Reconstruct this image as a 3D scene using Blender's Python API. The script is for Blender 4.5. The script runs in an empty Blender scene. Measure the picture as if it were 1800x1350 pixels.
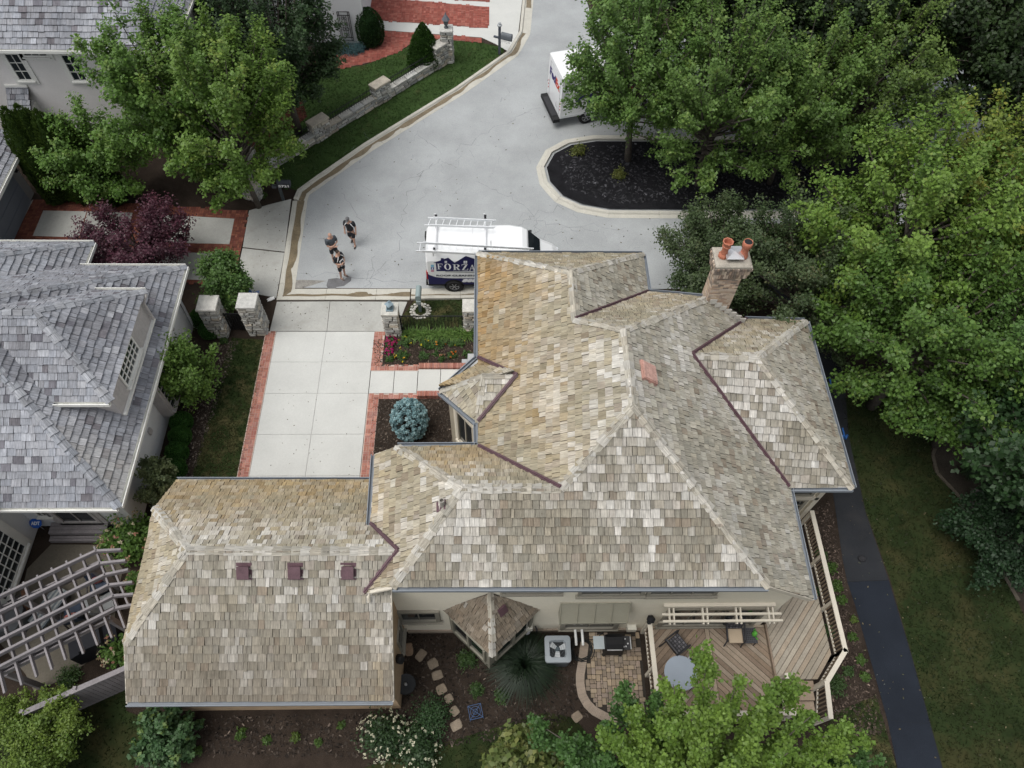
import bpy, bmesh, math, random
import numpy as np
from mathutils import Vector, Matrix
from mathutils.geometry import tessellate_polygon
random.seed(7); rng = np.random.default_rng(7)
S = bpy.context.scene; COL = S.collection
# ---------------------------------------------------------------- camera
CAM_H, FPX, PITCH, YAW, ROLL = 26.5, 1316.8, math.radians(57.92), math.radians(2.452), math.radians(1.9905)
def _cam_rot():
    cp, sp = math.cos(PITCH), math.sin(PITCH)
    f = np.array([math.sin(YAW)*cp, math.cos(YAW)*cp, -sp]); r = np.array([math.cos(YAW), -math.sin(YAW), 0.]); u = np.cross(r, f)
    return np.array([math.cos(ROLL)*r+math.sin(ROLL)*u, -math.sin(ROLL)*r+math.cos(ROLL)*u, f])
CR = _cam_rot()
cam = bpy.data.cameras.new('camera'); camo = bpy.data.objects.new('camera', cam); COL.objects.link(camo)
cam.sensor_width = 36; cam.lens = 36*FPX/1800; cam.clip_start = .5; cam.clip_end = 600
M4 = Matrix(((CR[0][0], CR[1][0], -CR[2][0], 0), (CR[0][1], CR[1][1], -CR[2][1], 0), (CR[0][2], CR[1][2], -CR[2][2], CAM_H), (0, 0, 0, 1)))
camo.matrix_world = M4; S.camera = camo
# ---------------------------------------------------------------- sky, sun, exposure (overcast summer day)
SUN_EL, SUN_AZ = math.radians(68), math.radians(250)      # azimuth clockwise from +Y
W = bpy.data.worlds.new('World'); S.world = W; W.use_nodes = True
wn, wl = W.node_tree.nodes, W.node_tree.links; wn.clear()
sky = wn.new('ShaderNodeTexSky'); sky.sky_type = 'NISHITA'; sky.sun_disc = False
sky.sun_elevation = SUN_EL; sky.sun_rotation = SUN_AZ; sky.dust_density = 4.0; sky.air_density = 1.0; sky.ozone_density = 1.0
hs = wn.new('ShaderNodeHueSaturation'); hs.inputs['Saturation'].default_value = .22
bg = wn.new('ShaderNodeBackground'); bg.inputs['Strength'].default_value = .15
wo = wn.new('ShaderNodeOutputWorld')
wl.new(sky.outputs[0], hs.inputs['Color']); wl.new(hs.outputs[0], bg.inputs['Color']); wl.new(bg.outputs[0], wo.inputs[0])
sd = bpy.data.lights.new('sun', 'SUN'); sd.energy = 1.15; sd.angle = math.radians(38); sd.color = (1, .97, .92)
so = bpy.data.objects.new('sun', sd); COL.objects.link(so); so.location = (0, 0, 60)
_d = Vector((math.sin(SUN_AZ)*math.cos(SUN_EL), math.cos(SUN_AZ)*math.cos(SUN_EL), math.sin(SUN_EL)))
so.rotation_euler = _d.to_track_quat('Z', 'Y').to_euler()
S.view_settings.view_transform = 'Standard'; S.view_settings.look = 'None'; S.view_settings.gamma = 1
S.view_settings.use_curve_mapping = False; S.view_settings.exposure = 0.27
S.render.engine = 'CYCLES'; S.cycles.max_bounces = 6; S.cycles.diffuse_bounces = 3; S.cycles.glossy_bounces = 2; S.cycles.transparent_max_bounces = 4
# ---------------------------------------------------------------- survey helpers: a sight line from the camera station meets a real plane
def _ray(u, v): return CR.T @ np.array([(u-900)/FPX, -(v-675)/FPX, 1.])
def P(u, v, z=0.):
    d = _ray(u, v); return np.array([0, 0, CAM_H]) + d*((z-CAM_H)/d[2])
def PY(u, v, y):
    d = _ray(u, v); return np.array([0, 0, CAM_H]) + d*(y/d[1])
def PX(u, v, x):
    d = _ray(u, v); return np.array([0, 0, CAM_H]) + d*(x/d[0])
def G(*uv, z=0.): return [P(u, v, z)[:2] for u, v in uv]
# ---------------------------------------------------------------- materials
MATS = {}
def mat(name, col=(.5, .5, .5), rough=.8, var=.18, s1=1.5, s2=30., bump=.15, attr=False, metal=0., spec=.3, grain=False, trans=0., spots=None, bscale=None):
    if name in MATS: return MATS[name]
    m = bpy.data.materials.new(name); m.use_nodes = True; n, l = m.node_tree.nodes, m.node_tree.links; n.clear()
    out = n.new('ShaderNodeOutputMaterial'); b = n.new('ShaderNodeBsdfPrincipled'); b.inputs['Roughness'].default_value = rough
    b.inputs['Metallic'].default_value = metal; b.inputs['Specular IOR Level'].default_value = spec
    geo = n.new('ShaderNodeNewGeometry'); pos = geo.outputs['Position']
    if attr:
        a = n.new('ShaderNodeAttribute'); a.attribute_name = 'Col'; base = a.outputs['Color']
    else:
        r = n.new('ShaderNodeRGB'); r.outputs[0].default_value = (*col, 1); base = r.outputs[0]
    def noise(scale, detail=3., vec=None, rough_=.6):
        t = n.new('ShaderNodeTexNoise'); t.inputs['Scale'].default_value = scale; t.inputs['Detail'].default_value = detail; t.inputs['Roughness'].default_value = rough_
        l.new(vec or pos, t.inputs['Vector']); return t.outputs['Fac']
    def rng_(fac, lo, hi, a0=.25, a1=.75):
        q = n.new('ShaderNodeMapRange'); q.inputs['From Min'].default_value = a0; q.inputs['From Max'].default_value = a1
        q.inputs['To Min'].default_value = lo; q.inputs['To Max'].default_value = hi; l.new(fac, q.inputs['Value']); return q.outputs[0]
    def mul(c, f):
        q = n.new('ShaderNodeMix'); q.data_type = 'RGBA'; q.blend_type = 'MULTIPLY'; q.inputs['Factor'].default_value = 1
        l.new(c, q.inputs[6]); l.new(f, q.inputs[7]); return q.outputs[2]
    hb = None
    if var > 0:
        f1 = noise(s1); base = mul(base, rng_(f1, 1-var, 1+var)); f2 = noise(s2, 2.); base = mul(base, rng_(f2, 1-var*.8, 1+var*.8)); hb = f2
    if grain:
        uv = n.new('ShaderNodeUVMap'); mp = n.new('ShaderNodeMapping'); mp.inputs['Scale'].default_value = (55, 2.2, 1); l.new(uv.outputs[0], mp.inputs[0])
        f3 = noise(1., 3., mp.outputs[0]); base = mul(base, rng_(f3, .52, 1.44)); mp2 = n.new('ShaderNodeMapping'); mp2.inputs['Scale'].default_value = (9, 1.6, 1); l.new(uv.outputs[0], mp2.inputs[0]); base = mul(base, rng_(noise(1., 4., mp2.outputs[0]), .78, 1.22)); hb = f3
    if spots:
        for (sc, lo, hi, c2, amt) in spots:
            f = noise(sc, 5.); k = rng_(f, 0, amt, lo, hi); q = n.new('ShaderNodeMix'); q.data_type = 'RGBA'
            q.inputs[7].default_value = (*c2, 1); l.new(k, q.inputs['Factor']); l.new(base, q.inputs[6]); base = q.outputs[2]
    l.new(base, b.inputs['Base Color'])
    if bump and hb is not None:
        bp = n.new('ShaderNodeBump'); bp.inputs['Strength'].default_value = bump; bp.inputs['Distance'].default_value = .02
        src = noise(bscale, 3.) if bscale else hb
        l.new(src, bp.inputs['Height']); l.new(bp.outputs[0], b.inputs['Normal'])
    if trans > 0:
        t = n.new('ShaderNodeBsdfTranslucent'); l.new(base, t.inputs['Color']); mx = n.new('ShaderNodeMixShader'); mx.inputs[0].default_value = trans
        l.new(b.outputs[0], mx.inputs[1]); l.new(t.outputs[0], mx.inputs[2]); l.new(mx.outputs[0], out.inputs[0])
    else: l.new(b.outputs[0], out.inputs[0])
    MATS[name] = m; return m
m_shake = mat('cedar shake', attr=True, grain=True, var=.10, s1=.7, s2=9, bump=.5, rough=.9, spec=.15, spots=[(8, .66, .76, (.075, .062, .05), .6), (2.2, .62, .8, (.16, .14, .115), .35)])
m_leaf = mat('leaf', attr=True, var=0, rough=.48, spec=.35, trans=.34)
m_bark = mat('bark', (.11, .095, .08), var=.35, s1=4, s2=25, bump=.6, rough=.95)
m_col = mat('painted', attr=True, var=.06, s1=1.2, s2=40, bump=.05, rough=.6)
m_stone = mat('stone', attr=True, var=.22, s1=5, s2=35, bump=.7, rough=.9, spec=.2)
m_brick = mat('brick', attr=True, var=.15, s1=2, s2=45, bump=.4, rough=.9, spec=.15)
m_wood = mat('deck wood', attr=True, var=.13, s1=2, s2=16, bump=.2, rough=.85, spec=.15, spots=[(3, .62, .78, (.13, .10, .075), .35)])
m_glass = mat('glass', (.018, .024, .028), rough=.06, var=0, spec=.6)
m_stucco = mat('beige wall', (.78, .725, .60), rough=.9, var=.05, s1=1, s2=22, bump=.3, spec=.15)
m_trim = mat('taupe trim', (.26, .243, .20), rough=.6, var=.06, bump=.05)
m_cream = mat('cream rail', (.56, .515, .43), rough=.6, var=.06, bump=.06)
m_gutter = mat('slate gutter', (.20, .222, .248), rough=.5, var=.06, bump=.03)
m_copper = mat('maroon flashing', (.105, .06, .07), rough=.5, var=.2, s1=4, bump=.05)
m_white = mat('white paint', (.80, .81, .81), rough=.35, var=.03, bump=.02, spec=.5)
m_black = mat('black paint', (.012, .012, .014), rough=.4, var=.1, bump=.03, spec=.4)
m_rubber = mat('rubber', (.018, .018, .019), rough=.85, var=.1, bump=.1)
m_metal = mat('aluminium', (.62, .63, .64), rough=.35, var=.05, metal=.7)
m_iron = mat('black iron', (.015, .016, .017), rough=.5, var=.1)
# ---------------------------------------------------------------- mesh builder
ORG = {}
class MB:
    def __init__(s): s.v, s.f, s.c, s.uv = [], [], [], []
    def add(s, verts, faces, col=None, uvs=None):
        o = len(s.v); s.v += [tuple(map(float, p)) for p in verts]
        for i, f in enumerate(faces):
            s.f.append(tuple(o+k for k in f)); s.c.append(col or (.5, .5, .5))
            s.uv.append([uvs[k] for k in f] if uvs else [(verts[k][0]+verts[k][2]*.3, verts[k][1]+verts[k][2]) for k in f])
    def prism(s, base, top, col=None, cap=True, uvs=None):
        n = len(base); base = [tuple(p) for p in base]; top = [tuple(p) for p in top]
        fs = [(i, (i+1) % n, n+(i+1) % n, n+i) for i in range(n)]
        if cap:
            if n <= 4: fs += [tuple(range(n))[::-1], tuple(range(n, 2*n))]
            else:
                for t in tessellate_polygon([[Vector(p) for p in top]]): fs += [tuple(n+k for k in t), tuple(t[::-1])]
        s.add(base+top, fs, col, (list(uvs)*2) if uvs else None)
    def slab(s, poly, z0, z1, col=None): s.prism([(x, y, z0) for x, y, *_ in poly], [(x, y, z1) for x, y, *_ in poly], col)
    def box(s, c, size, rz=0., col=None, R=None):
        hx, hy, hz = [q/2 for q in size]; R = R or Matrix.Rotation(rz, 3, 'Z')
        vs = [Vector(c)+R @ Vector((x*hx, y*hy, z*hz)) for x, y, z in ((-1,-1,-1),(1,-1,-1),(1,1,-1),(-1,1,-1),(-1,-1,1),(1,-1,1),(1,1,1),(-1,1,1))]
        s.add(vs, [(3,2,1,0),(4,5,6,7),(0,1,5,4),(1,2,6,5),(2,3,7,6),(3,0,4,7)], col)
    def beam(s, a, b, w, h, col=None, up=(0, 0, 1)):
        a, b = Vector(a), Vector(b); d = b-a; L = d.length; x = d/L; z = Vector(up)-x*x.dot(Vector(up))
        if z.length < 1e-4: z = Vector((1, 0, 0))-x*x.x
        z.normalize(); y = z.cross(x); R = Matrix((x, y, z)).transposed(); s.box((a+b)/2, (L, w, h), R=R, col=col)
    def tube(s, pts, rad, n=6, col=None, caps=True):
        pts = [Vector(p) for p in pts]; rad = rad if hasattr(rad, '__len__') else [rad]*len(pts); vs = []
        for i, p in enumerate(pts):
            d = (pts[min(i+1, len(pts)-1)]-pts[max(i-1, 0)]).normalized(); a = d.orthogonal() if abs(d.z) > .9 else d.cross(Vector((0, 0, 1)))
            a.normalize(); b = d.cross(a)
            vs += [p+(a*math.cos(2*math.pi*k/n)+b*math.sin(2*math.pi*k/n))*rad[i] for k in range(n)]
        fs = [(i*n+k, i*n+(k+1) % n, (i+1)*n+(k+1) % n, (i+1)*n+k) for i in range(len(pts)-1) for k in range(n)]
        if caps: fs += [tuple(range(n))[::-1], tuple(range((len(pts)-1)*n, len(pts)*n))]
        s.add(vs, fs, col)
    def lathe(s, c, prof, n=12, col=None, sx=1, sy=1):
        vs = [(c[0]+r*sx*math.cos(2*math.pi*k/n), c[1]+r*sy*math.sin(2*math.pi*k/n), c[2]+z) for r, z in prof for k in range(n)]
        m = len(prof); fs = [(i*n+k, i*n+(k+1) % n, (i+1)*n+(k+1) % n, (i+1)*n+k) for i in range(m-1) for k in range(n)]
        fs += [tuple(range(n))[::-1], tuple(range((m-1)*n, m*n))]; s.add(vs, fs, col)
    def ell(s, c, r, n=10, m=7, col=None, R=None):
        vs, fs = [], []; R = R or Matrix.Identity(3)
        for i in range(m+1):
            a = math.pi*i/m
            for k in range(n):
                b = 2*math.pi*k/n; vs.append(Vector(c)+R @ Vector((r[0]*math.sin(a)*math.cos(b), r[1]*math.sin(a)*math.sin(b), r[2]*math.cos(a))))
        for i in range(m):
            for k in range(n): fs.append((i*n+k, (i+1)*n+k, (i+1)*n+(k+1) % n, i*n+(k+1) % n))
        s.add(vs, fs, col)
    def bevel_slab(s, poly, z0, z1, b, col=None):
        pts = [Vector((p[0], p[1])) for p in poly]; c = sum(pts, Vector((0, 0)))/len(pts)
        inn = [p+(c-p).normalized()*b*1.4 for p in pts]; n = len(pts)
        vs = [(p.x, p.y, z0) for p in pts]+[(p.x, p.y, z1-b*.7) for p in pts]+[(p.x, p.y, z1) for p in inn]
        fs = [(i, (i+1) % n, n+(i+1) % n, n+i) for i in range(n)]+[(n+i, n+(i+1) % n, 2*n+(i+1) % n, 2*n+i) for i in range(n)]+[tuple(range(2*n, 3*n))]
        s.add(vs, fs, col)
    def build(s, name, m, parent=None, kind=None, label=None, cat=None, group=None, smooth=False, uv=None):
        me = bpy.data.meshes.new(name); org = np.zeros(3); v = np.array(s.v)
        if parent is None and len(v): org = np.array([(v[:, 0].min()+v[:, 0].max())/2, (v[:, 1].min()+v[:, 1].max())/2, v[:, 2].min()])
        me.from_pydata((v-org).tolist(), [], s.f); me.materials.append(m)
        a = me.attributes.new('Col', 'FLOAT_COLOR', 'FACE'); a.data.foreach_set('color', np.c_[np.array(s.c), np.ones(len(s.c))].astype('f4').ravel())
        u = me.uv_layers.new(name='UVMap'); u.data.foreach_set('uv', np.array([q for f in s.uv for q in f], 'f4').ravel())
        if smooth: me.polygons.foreach_set('use_smooth', [True]*len(me.polygons))
        o = bpy.data.objects.new(name, me); COL.objects.link(o); o.location = org; ORG[o.name] = org
        return fin(o, parent, kind, label, cat, group)
def fin(o, parent=None, kind=None, label=None, cat=None, group=None):
    if parent is not None:
        o.parent = parent; o.matrix_parent_inverse = Matrix.Translation(-Vector(ORG[parent.name]))
        ORG[o.name] = np.zeros(3)
    if kind: o['kind'] = kind
    if label: o['label'] = label
    if cat: o['category'] = cat
    if group: o['group'] = group
    return o
def thing(name, label=None, cat=None, loc=(0, 0, 0), group=None, kind=None):
    o = bpy.data.objects.new(name, None); COL.objects.link(o); o.location = loc; o.empty_display_size = .3; ORG[o.name] = np.array(loc, float)
    return fin(o, None, kind, label, cat, group)
def copy_tree(o, parent=None):
    c = o.copy(); COL.objects.link(c); ORG[c.name] = ORG.get(o.name, np.zeros(3))
    if parent is not None: c.parent = parent
    for ch in list(o.children): copy_tree(ch, c)
    return c
def jit(c, a): k = 1+random.uniform(-a, a); h = random.uniform(-a, a)*.12; return (max(0, c[0]*k*(1+h)), c[1]*k, max(0, c[2]*k*(1-h)))
def mixc(a, b, t): return tuple(x*(1-t)+y*t for x, y in zip(a, b))
def sheet(name, poly, z, m, kind='structure', parent=None, **kw):
    b = MB(); pts = [Vector((p[0], p[1], 0)) for p in poly]
    b.add([(p[0], p[1], z) for p in poly], [tuple(t) for t in tessellate_polygon([pts])])
    for i, f in enumerate(b.f):
        a, c, d = [Vector(b.v[k]) for k in f]
        if (c-a).cross(d-a).z < 0: b.f[i] = f[::-1]
    return b.build(name, m, parent, kind, **kw)
def text_mesh(body, size, bold=0., shear=0.):
    cu = bpy.data.curves.new('txt', 'FONT'); cu.body = body; cu.size = size; cu.offset = bold; cu.shear = shear; cu.align_x = 'LEFT'; cu.resolution_u = 3; cu.extrude = .004
    o = bpy.data.objects.new('txt', cu); COL.objects.link(o); dg = bpy.context.evaluated_depsgraph_get(); dg.update()
    me = bpy.data.meshes.new_from_object(o.evaluated_get(dg)); vs = [v.co.copy() for v in me.vertices]; fs = [tuple(p.vertices) for p in me.polygons]
    bpy.data.objects.remove(o); bpy.data.curves.remove(cu); bpy.data.meshes.remove(me); return vs, fs
def put_text(b, body, size, org, ex, ey, col, bold=0., shear=0., wide=None):
    vs, fs = text_mesh(body, size, bold, shear); ex, ey, org = Vector(ex).normalized(), Vector(ey).normalized(), Vector(org); ez = ex.cross(ey)
    w = max(v.x for v in vs) or 1; k = (wide/w) if wide else 1
    b.add([org+ex*(v.x*k)+ey*v.y+ez*v.z for v in vs], fs, col)
# ================================================================ roofs
def newell(p):
    n = Vector((0, 0, 0))
    for i in range(len(p)):
        a, b = p[i], p[(i+1) % len(p)]; n += Vector(((a[1]-b[1])*(a[2]+b[2]), (a[2]-b[2])*(a[0]+b[0]), (a[0]-b[0])*(a[1]+b[1])))
    n.normalize(); return n if n.z > 0 else -n
def clip(poly, quad):                                     # Sutherland-Hodgman: (concave) poly by convex ccw quad
    out = poly
    for i in range(len(quad)):
        ax, ay = quad[i]; bx, by = quad[(i+1) % len(quad)]; inp, out = out, []
        for k in range(len(inp)):
            p, q = inp[k], inp[(k+1) % len(inp)]
            dp = (bx-ax)*(p[1]-ay)-(by-ay)*(p[0]-ax); dq = (bx-ax)*(q[1]-ay)-(by-ay)*(q[0]-ax)
            if dp >= 0: out.append(p)
            if dp*dq < 0: t = dp/(dp-dq); out.append((p[0]+(q[0]-p[0])*t, p[1]+(q[1]-p[1])*t))
        if len(out) < 3: return []
    return out
def area2(p): return .5*sum(p[i][0]*p[(i+1) % len(p)][1]-p[(i+1) % len(p)][0]*p[i][1] for i in range(len(p)))
CAMP = Vector((0, 0, CAM_H))
def shingles(poly, colfn, expo=.25, w0=.10, w1=.31, th=.050, face=''):
    poly = [Vector(p) for p in poly]; n = newell(poly); u = Vector((0, 0, 1)).cross(n).normalized(); v = n.cross(u)
    o = sum(poly, Vector())/len(poly); P2 = [((p-o).dot(u), (p-o).dot(v)) for p in poly]
    if area2(P2) < 0: P2 = P2[::-1]
    umin, umax = min(p[0] for p in P2), max(p[0] for p in P2); vmin, vmax = min(p[1] for p in P2), max(p[1] for p in P2)
    out = []; v0 = vmin-.03; row = 0
    while v0 < vmax:
        x = umin-random.random()*.2; L = expo*1.18
        while x < umax:
            w = random.uniform(w0, w1); g = random.uniform(.006, .015); jv = random.uniform(-.014, .014)
            if random.random() < .03: jv -= .02
            q = [(x+g, v0+jv), (x+w, v0+jv+random.uniform(-.006, .006)), (x+w, v0+L), (x+g, v0+L)]
            c = clip(P2, q)
            if len(c) >= 3 and area2(c) > .004:
                t = th*random.uniform(.75, 1.35); tl = random.uniform(-.006, .006)
                def H(p): return .014+t*(1-(p[1]-v0)/L)+tl*((p[0]-x)/w-.5)*2
                top = [o+u*p[0]+v*p[1]+n*H(p) for p in c]; bot = [o+u*p[0]+v*p[1]-n*.005 for p in c]
                cc = sum(top, Vector())/len(top); m = len(c)
                sz = area2(c)*abs((CAMP-cc).normalized().dot(n))/(CAMP-cc).length_squared
                ru, rv = random.random()*30, random.random()*30
                out.append((bot+top, [tuple(range(m, 2*m))]+[(i, (i+1) % m, m+(i+1) % m, m+i) for i in range(m)],
                            colfn(cc, (v0-vmin)/max(.1, vmax-vmin), face, random.random()), [(p[0]+ru, p[1]+rv) for p in c]*2, sz))
            x += w
        v0 += expo; row += 1
    return out
def roof(parent, faces, colfn, deck_m, nsingle, expo=.25, name='roof', w0=.10, w1=.31):
    d = MB()
    for nm, poly in faces.items():
        pts = [Vector(p) for p in poly]; n = newell(pts); tri = tessellate_polygon([pts])
        cen = sum(pts, Vector())/len(pts); pts = [p-n*((p-cen).dot(n)) for p in pts]
        d.add([p-n*.03 for p in pts], [tuple(t) for t in tri], (.10, .085, .07))
    r = d.build(name, deck_m, parent)
    sh = []
    for nm, poly in faces.items(): sh += shingles(poly, colfn, expo, face=nm, w0=w0, w1=w1)
    sh.sort(key=lambda s: -s[4])
    for s in sh[:nsingle]:
        b = MB(); b.add(s[0], s[1], s[2], s[3]); b.c[1:] = [tuple(x*.34 for x in s[2])]*(len(b.c)-1); b.build('shingle', m_shake, r)  # butts and sides: dark end grain, darkened further to paint in course-line shade
    b = MB()
    for s in sh[nsingle:]:
        k0 = len(b.c)+1; b.add(s[0], s[1], s[2], s[3]); b.c[k0:] = [tuple(x*.34 for x in s[2])]*(len(b.c)-k0)  # same darkened edges, the shade under each course put into the colour
    if b.v: b.build('shingle_field', m_shake, r, kind='stuff')
    return r
def hipcaps(r, a, b, n1, n2, col, step=.27, w=.13, single=True, mb=None, lite=(.50, .485, .45)):
    a, b = Vector(a), Vector(b); d = b-a; L = d.length; d.normalize(); k = max(1, int(L/step)); st = L/k; up = (n1+n2).normalized()
    for i in range(k):
        bb = mb if mb is not None else MB(); c = jit(col, .16); ru = random.random()*20
        if random.random() < .4: c = mixc(c, lite, .5)
        for n in (n1, n2):
            s = n.cross(d); s = s if s.dot(up) < 0 else -s; s.normalize(); ww = w*random.uniform(.85, 1.15); jx = random.uniform(-.02, .02)
            p0 = a+d*(st*i-.02+jx); p1 = a+d*(st*(i+1)+.05); h0, h1 = random.uniform(.055, .10), .04
            q = [p0+n*.01, p0+n*.01+s*ww, p1+n*.01+s*ww, p1+n*.01]; t = [p0+up*h0, p0+n*h0+s*ww, p1+n*h1+s*ww, p1+up*h1]
            bb.add(q+t, [(4, 5, 6, 7), (7, 6, 5, 4), (0, 1, 5, 4), (1, 2, 6, 5), (2, 3, 7, 6)], c, [(ru, 0), (ru+ww, 0), (ru+ww, st), (ru, st)]*2)
            bb.f = [f for f in bb.f]
        if mb is None: bb.build('hip_cap', m_shake, r)
def valley(r, a, b):
    m = MB(); m.beam(Vector(a)+Vector((0, 0, .10)), Vector(b)+Vector((0, 0, .10)), .12, .03); m.beam(Vector(a)+Vector((0, 0, .13)), Vector(b)+Vector((0, 0, .13)), .035, .05)
    return m.build('valley_flashing', m_copper, r)
def gutter(parent, a, b, outn, m=None, w=.13, h=.12):
    """open trough: back, bottom, front with a rolled lip"""
    a, b, o = Vector(a), Vector(b), Vector(outn).normalized(); g = MB(); z = Vector((0, 0, 1))
    for off, wd, dz, hh in ((.02, .02, -.03, h), (w*.55, w, -h+.005, .02), (w, .025, -.025, h)):
        g.beam(a+o*off+z*(dz-hh/2+.06 if wd < .1 else dz+.04), b+o*off+z*(dz-hh/2+.06 if wd < .1 else dz+.04), wd, hh)
    return g.build('gutter', m or m_gutter, parent)
def window(parent, p0, p1, z0, z1, nrm, nx, ny, fm, fw=.09, proud=.06, sill=True, name='window', mw=.03, casing=0.):
    p0, p1, nrm = Vector((*p0[:2], 0)), Vector((*p1[:2], 0)), Vector((*nrm[:2], 0)).normalized(); d = (p1-p0); L = d.length; d.normalize(); up = Vector((0, 0, 1))
    b = MB(); A = lambda u, z, o=0: p0+d*u+up*z+nrm*o
    hp = proud/2
    b.beam(A(0, z0+fw/2, hp), A(L, z0+fw/2, hp), proud, fw); b.beam(A(0, z1-fw/2, hp), A(L, z1-fw/2, hp), proud, fw)
    b.beam(A(fw/2, z0+fw, hp), A(fw/2, z1-fw, hp), proud, fw, up=d); b.beam(A(L-fw/2, z0+fw, hp), A(L-fw/2, z1-fw, hp), proud, fw, up=d)
    if casing:
        c = casing
        for (u0, za, u1, zb) in ((-c, z0-c/2, L+c, z0-c/2), (-c, z1+c/2, L+c, z1+c/2)): b.beam(A(u0, za, .025), A(u1, zb, .025), .05, c)
        for u in (-c/2, L+c/2): b.beam(A(u, z0, .025), A(u, z1, .025), .05, c, up=d)
    W_, H_ = L-2*fw, z1-z0-2*fw
    for i in range(1, nx): b.beam(A(fw+W_*i/nx, z0+fw, .034), A(fw+W_*i/nx, z1-fw, .034), .03, mw, up=d)
    for j in range(1, ny): b.beam(A(fw, z0+fw+H_*j/ny, .032), A(L-fw, z0+fw+H_*j/ny, .032), .03, mw)
    w = b.build(name, fm, parent)
    for i in range(nx):
        for j in range(ny):
            g = MB(); u = fw+W_*(i+.5)/nx; z = z0+fw+H_*(j+.5)/ny; t = random.uniform(-.002, .002)
            g.beam(A(u-W_/nx/2+.004, z, .012), A(u+W_/nx/2-.004, z, .012+t), .012, H_/ny-.006); g.build('pane', m_glass, w)
    if sill:
        g = MB(); g.beam(A(-.06, z0-.03, .06), A(L+.06, z0-.03, .06), .14, .06); g.build('sill', fm, w)
    return w
def nrm3(p): return newell([Vector(q) for q in p])
# ---------------------------------------------------------------- the main house
house = thing('shingled_house', 'large beige house with weathered cedar shake roof and brick chimney', 'house', (2, 11, 0))
hv = dict(a=(841,446,5.35), b=(1129,447,5.55), c=(1005,478,8.08), d=(1012,562,8.08), e=(1139,514,5.75), f=(1099,580,9.08), g=(1114,713,9.08), h=(1246,524,5.8),
          i=(1311,562,4.37), j=(1216,624,7.07), k=(1416,565,4.37), l=(1332,628,7.07), m=(1498,857,4.37), n=(1386,857,4.37), o=(1428,1053,4.37), p=(1349,1030,5.86),
          q=(690,1031,5.86), r=(640,1043,5.19), s=(985,858,7.56), t=(812,858,7.56), u=(698,786,5.68), v=(841,785,5.5), w=(660,799,5.27), x=(652,921,5.27), y=(700,968,6.02))
HV = {k: Vector(P(*q)) for k, q in hv.items()}
gv = dict(A=(310,846,3.16), B=(272,893,4.32), C=(328,967,6.02), D=(219,1131,4.32), E=(223,1233,3.16), F=(691,1230,3.16), H=(655,846,3.16))
HV.update({k: Vector(P(*q)) for k, q in gv.items()})
FACE_IDS = dict(W='a c d f g s v', N1='a b c', NE='b e d c', N2='e h f d', E='f h i j n o p g', S='g p q t s', WN='v s t u', WW='u t q r y x w', EN='i k l j', EE='k m l', ES='j l m n',
                GN='A H y C B', GS='C y r F E D', GW='B C D')
def settle(V, ids, fixed, its=400):
    """slide every roof corner along its own sight line until all slopes are plane"""
    V = {k: np.array(v) for k, v in V.items()}; c0 = np.array([0, 0, CAM_H])
    for _ in range(its):
        tgt = {}
        for f, s in ids.items():
            pts = np.array([V[k] for k in s.split()]); A = np.c_[pts[:, :2], np.ones(len(pts))]; a = np.linalg.lstsq(A, pts[:, 2], rcond=None)[0]
            for k in s.split():
                d = V[k]-c0; den = d[2]-a[0]*d[0]-a[1]*d[1]; tgt.setdefault(k, []).append((a[2]-CAM_H)/den)
        for k, t in tgt.items():
            if k not in fixed: V[k] = c0+(V[k]-c0)*(.4+.6*sum(t)/len(t))
    return {k: Vector(v) for k, v in V.items()}
HV = settle(HV, FACE_IDS, set('A E F p q m k a w h'.split()))
HV['I'] = Vector((HV['F'].x, 6.5, HV['E'].z+(6.5-HV['E'].y)*.8328)); HV['J'] = Vector((-3.1, HV['A'].y, 3.16)); HV['K'] = Vector((-3.1, 7.29, 6.02)); HV['L2'] = Vector((-3.45, 6.5, 5.36))
def F_(s): return [HV[k] for k in s.split()]
HV['K'] = Vector((-3.1, 8.45, 3.12+(HV['A'].y-8.45)*.83)); faces = dict(W=F_('a c d f g s v'), N1=F_('a b c'), NE=F_('b e d c'), N2=F_('e h f d'), E=F_('f h i j n o p g'), S=F_('g p q t s'), WN=F_('v s t u'), WW=F_('u t q r y x w'),
             EN=F_('i k l j'), EE=F_('k m l'), ES=F_('j l m n'), GN=F_('A J K y C B'), GS=F_('C y r I F E D'), GW=F_('B C D'))
NRM = {k: nrm3(p) for k, p in faces.items()}
from mathutils import noise as mnoise
def pn(p, s, o=0.): return mnoise.noise(Vector((p.x*s+o, p.y*s-o, p.z*s+o*.5)))
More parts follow.
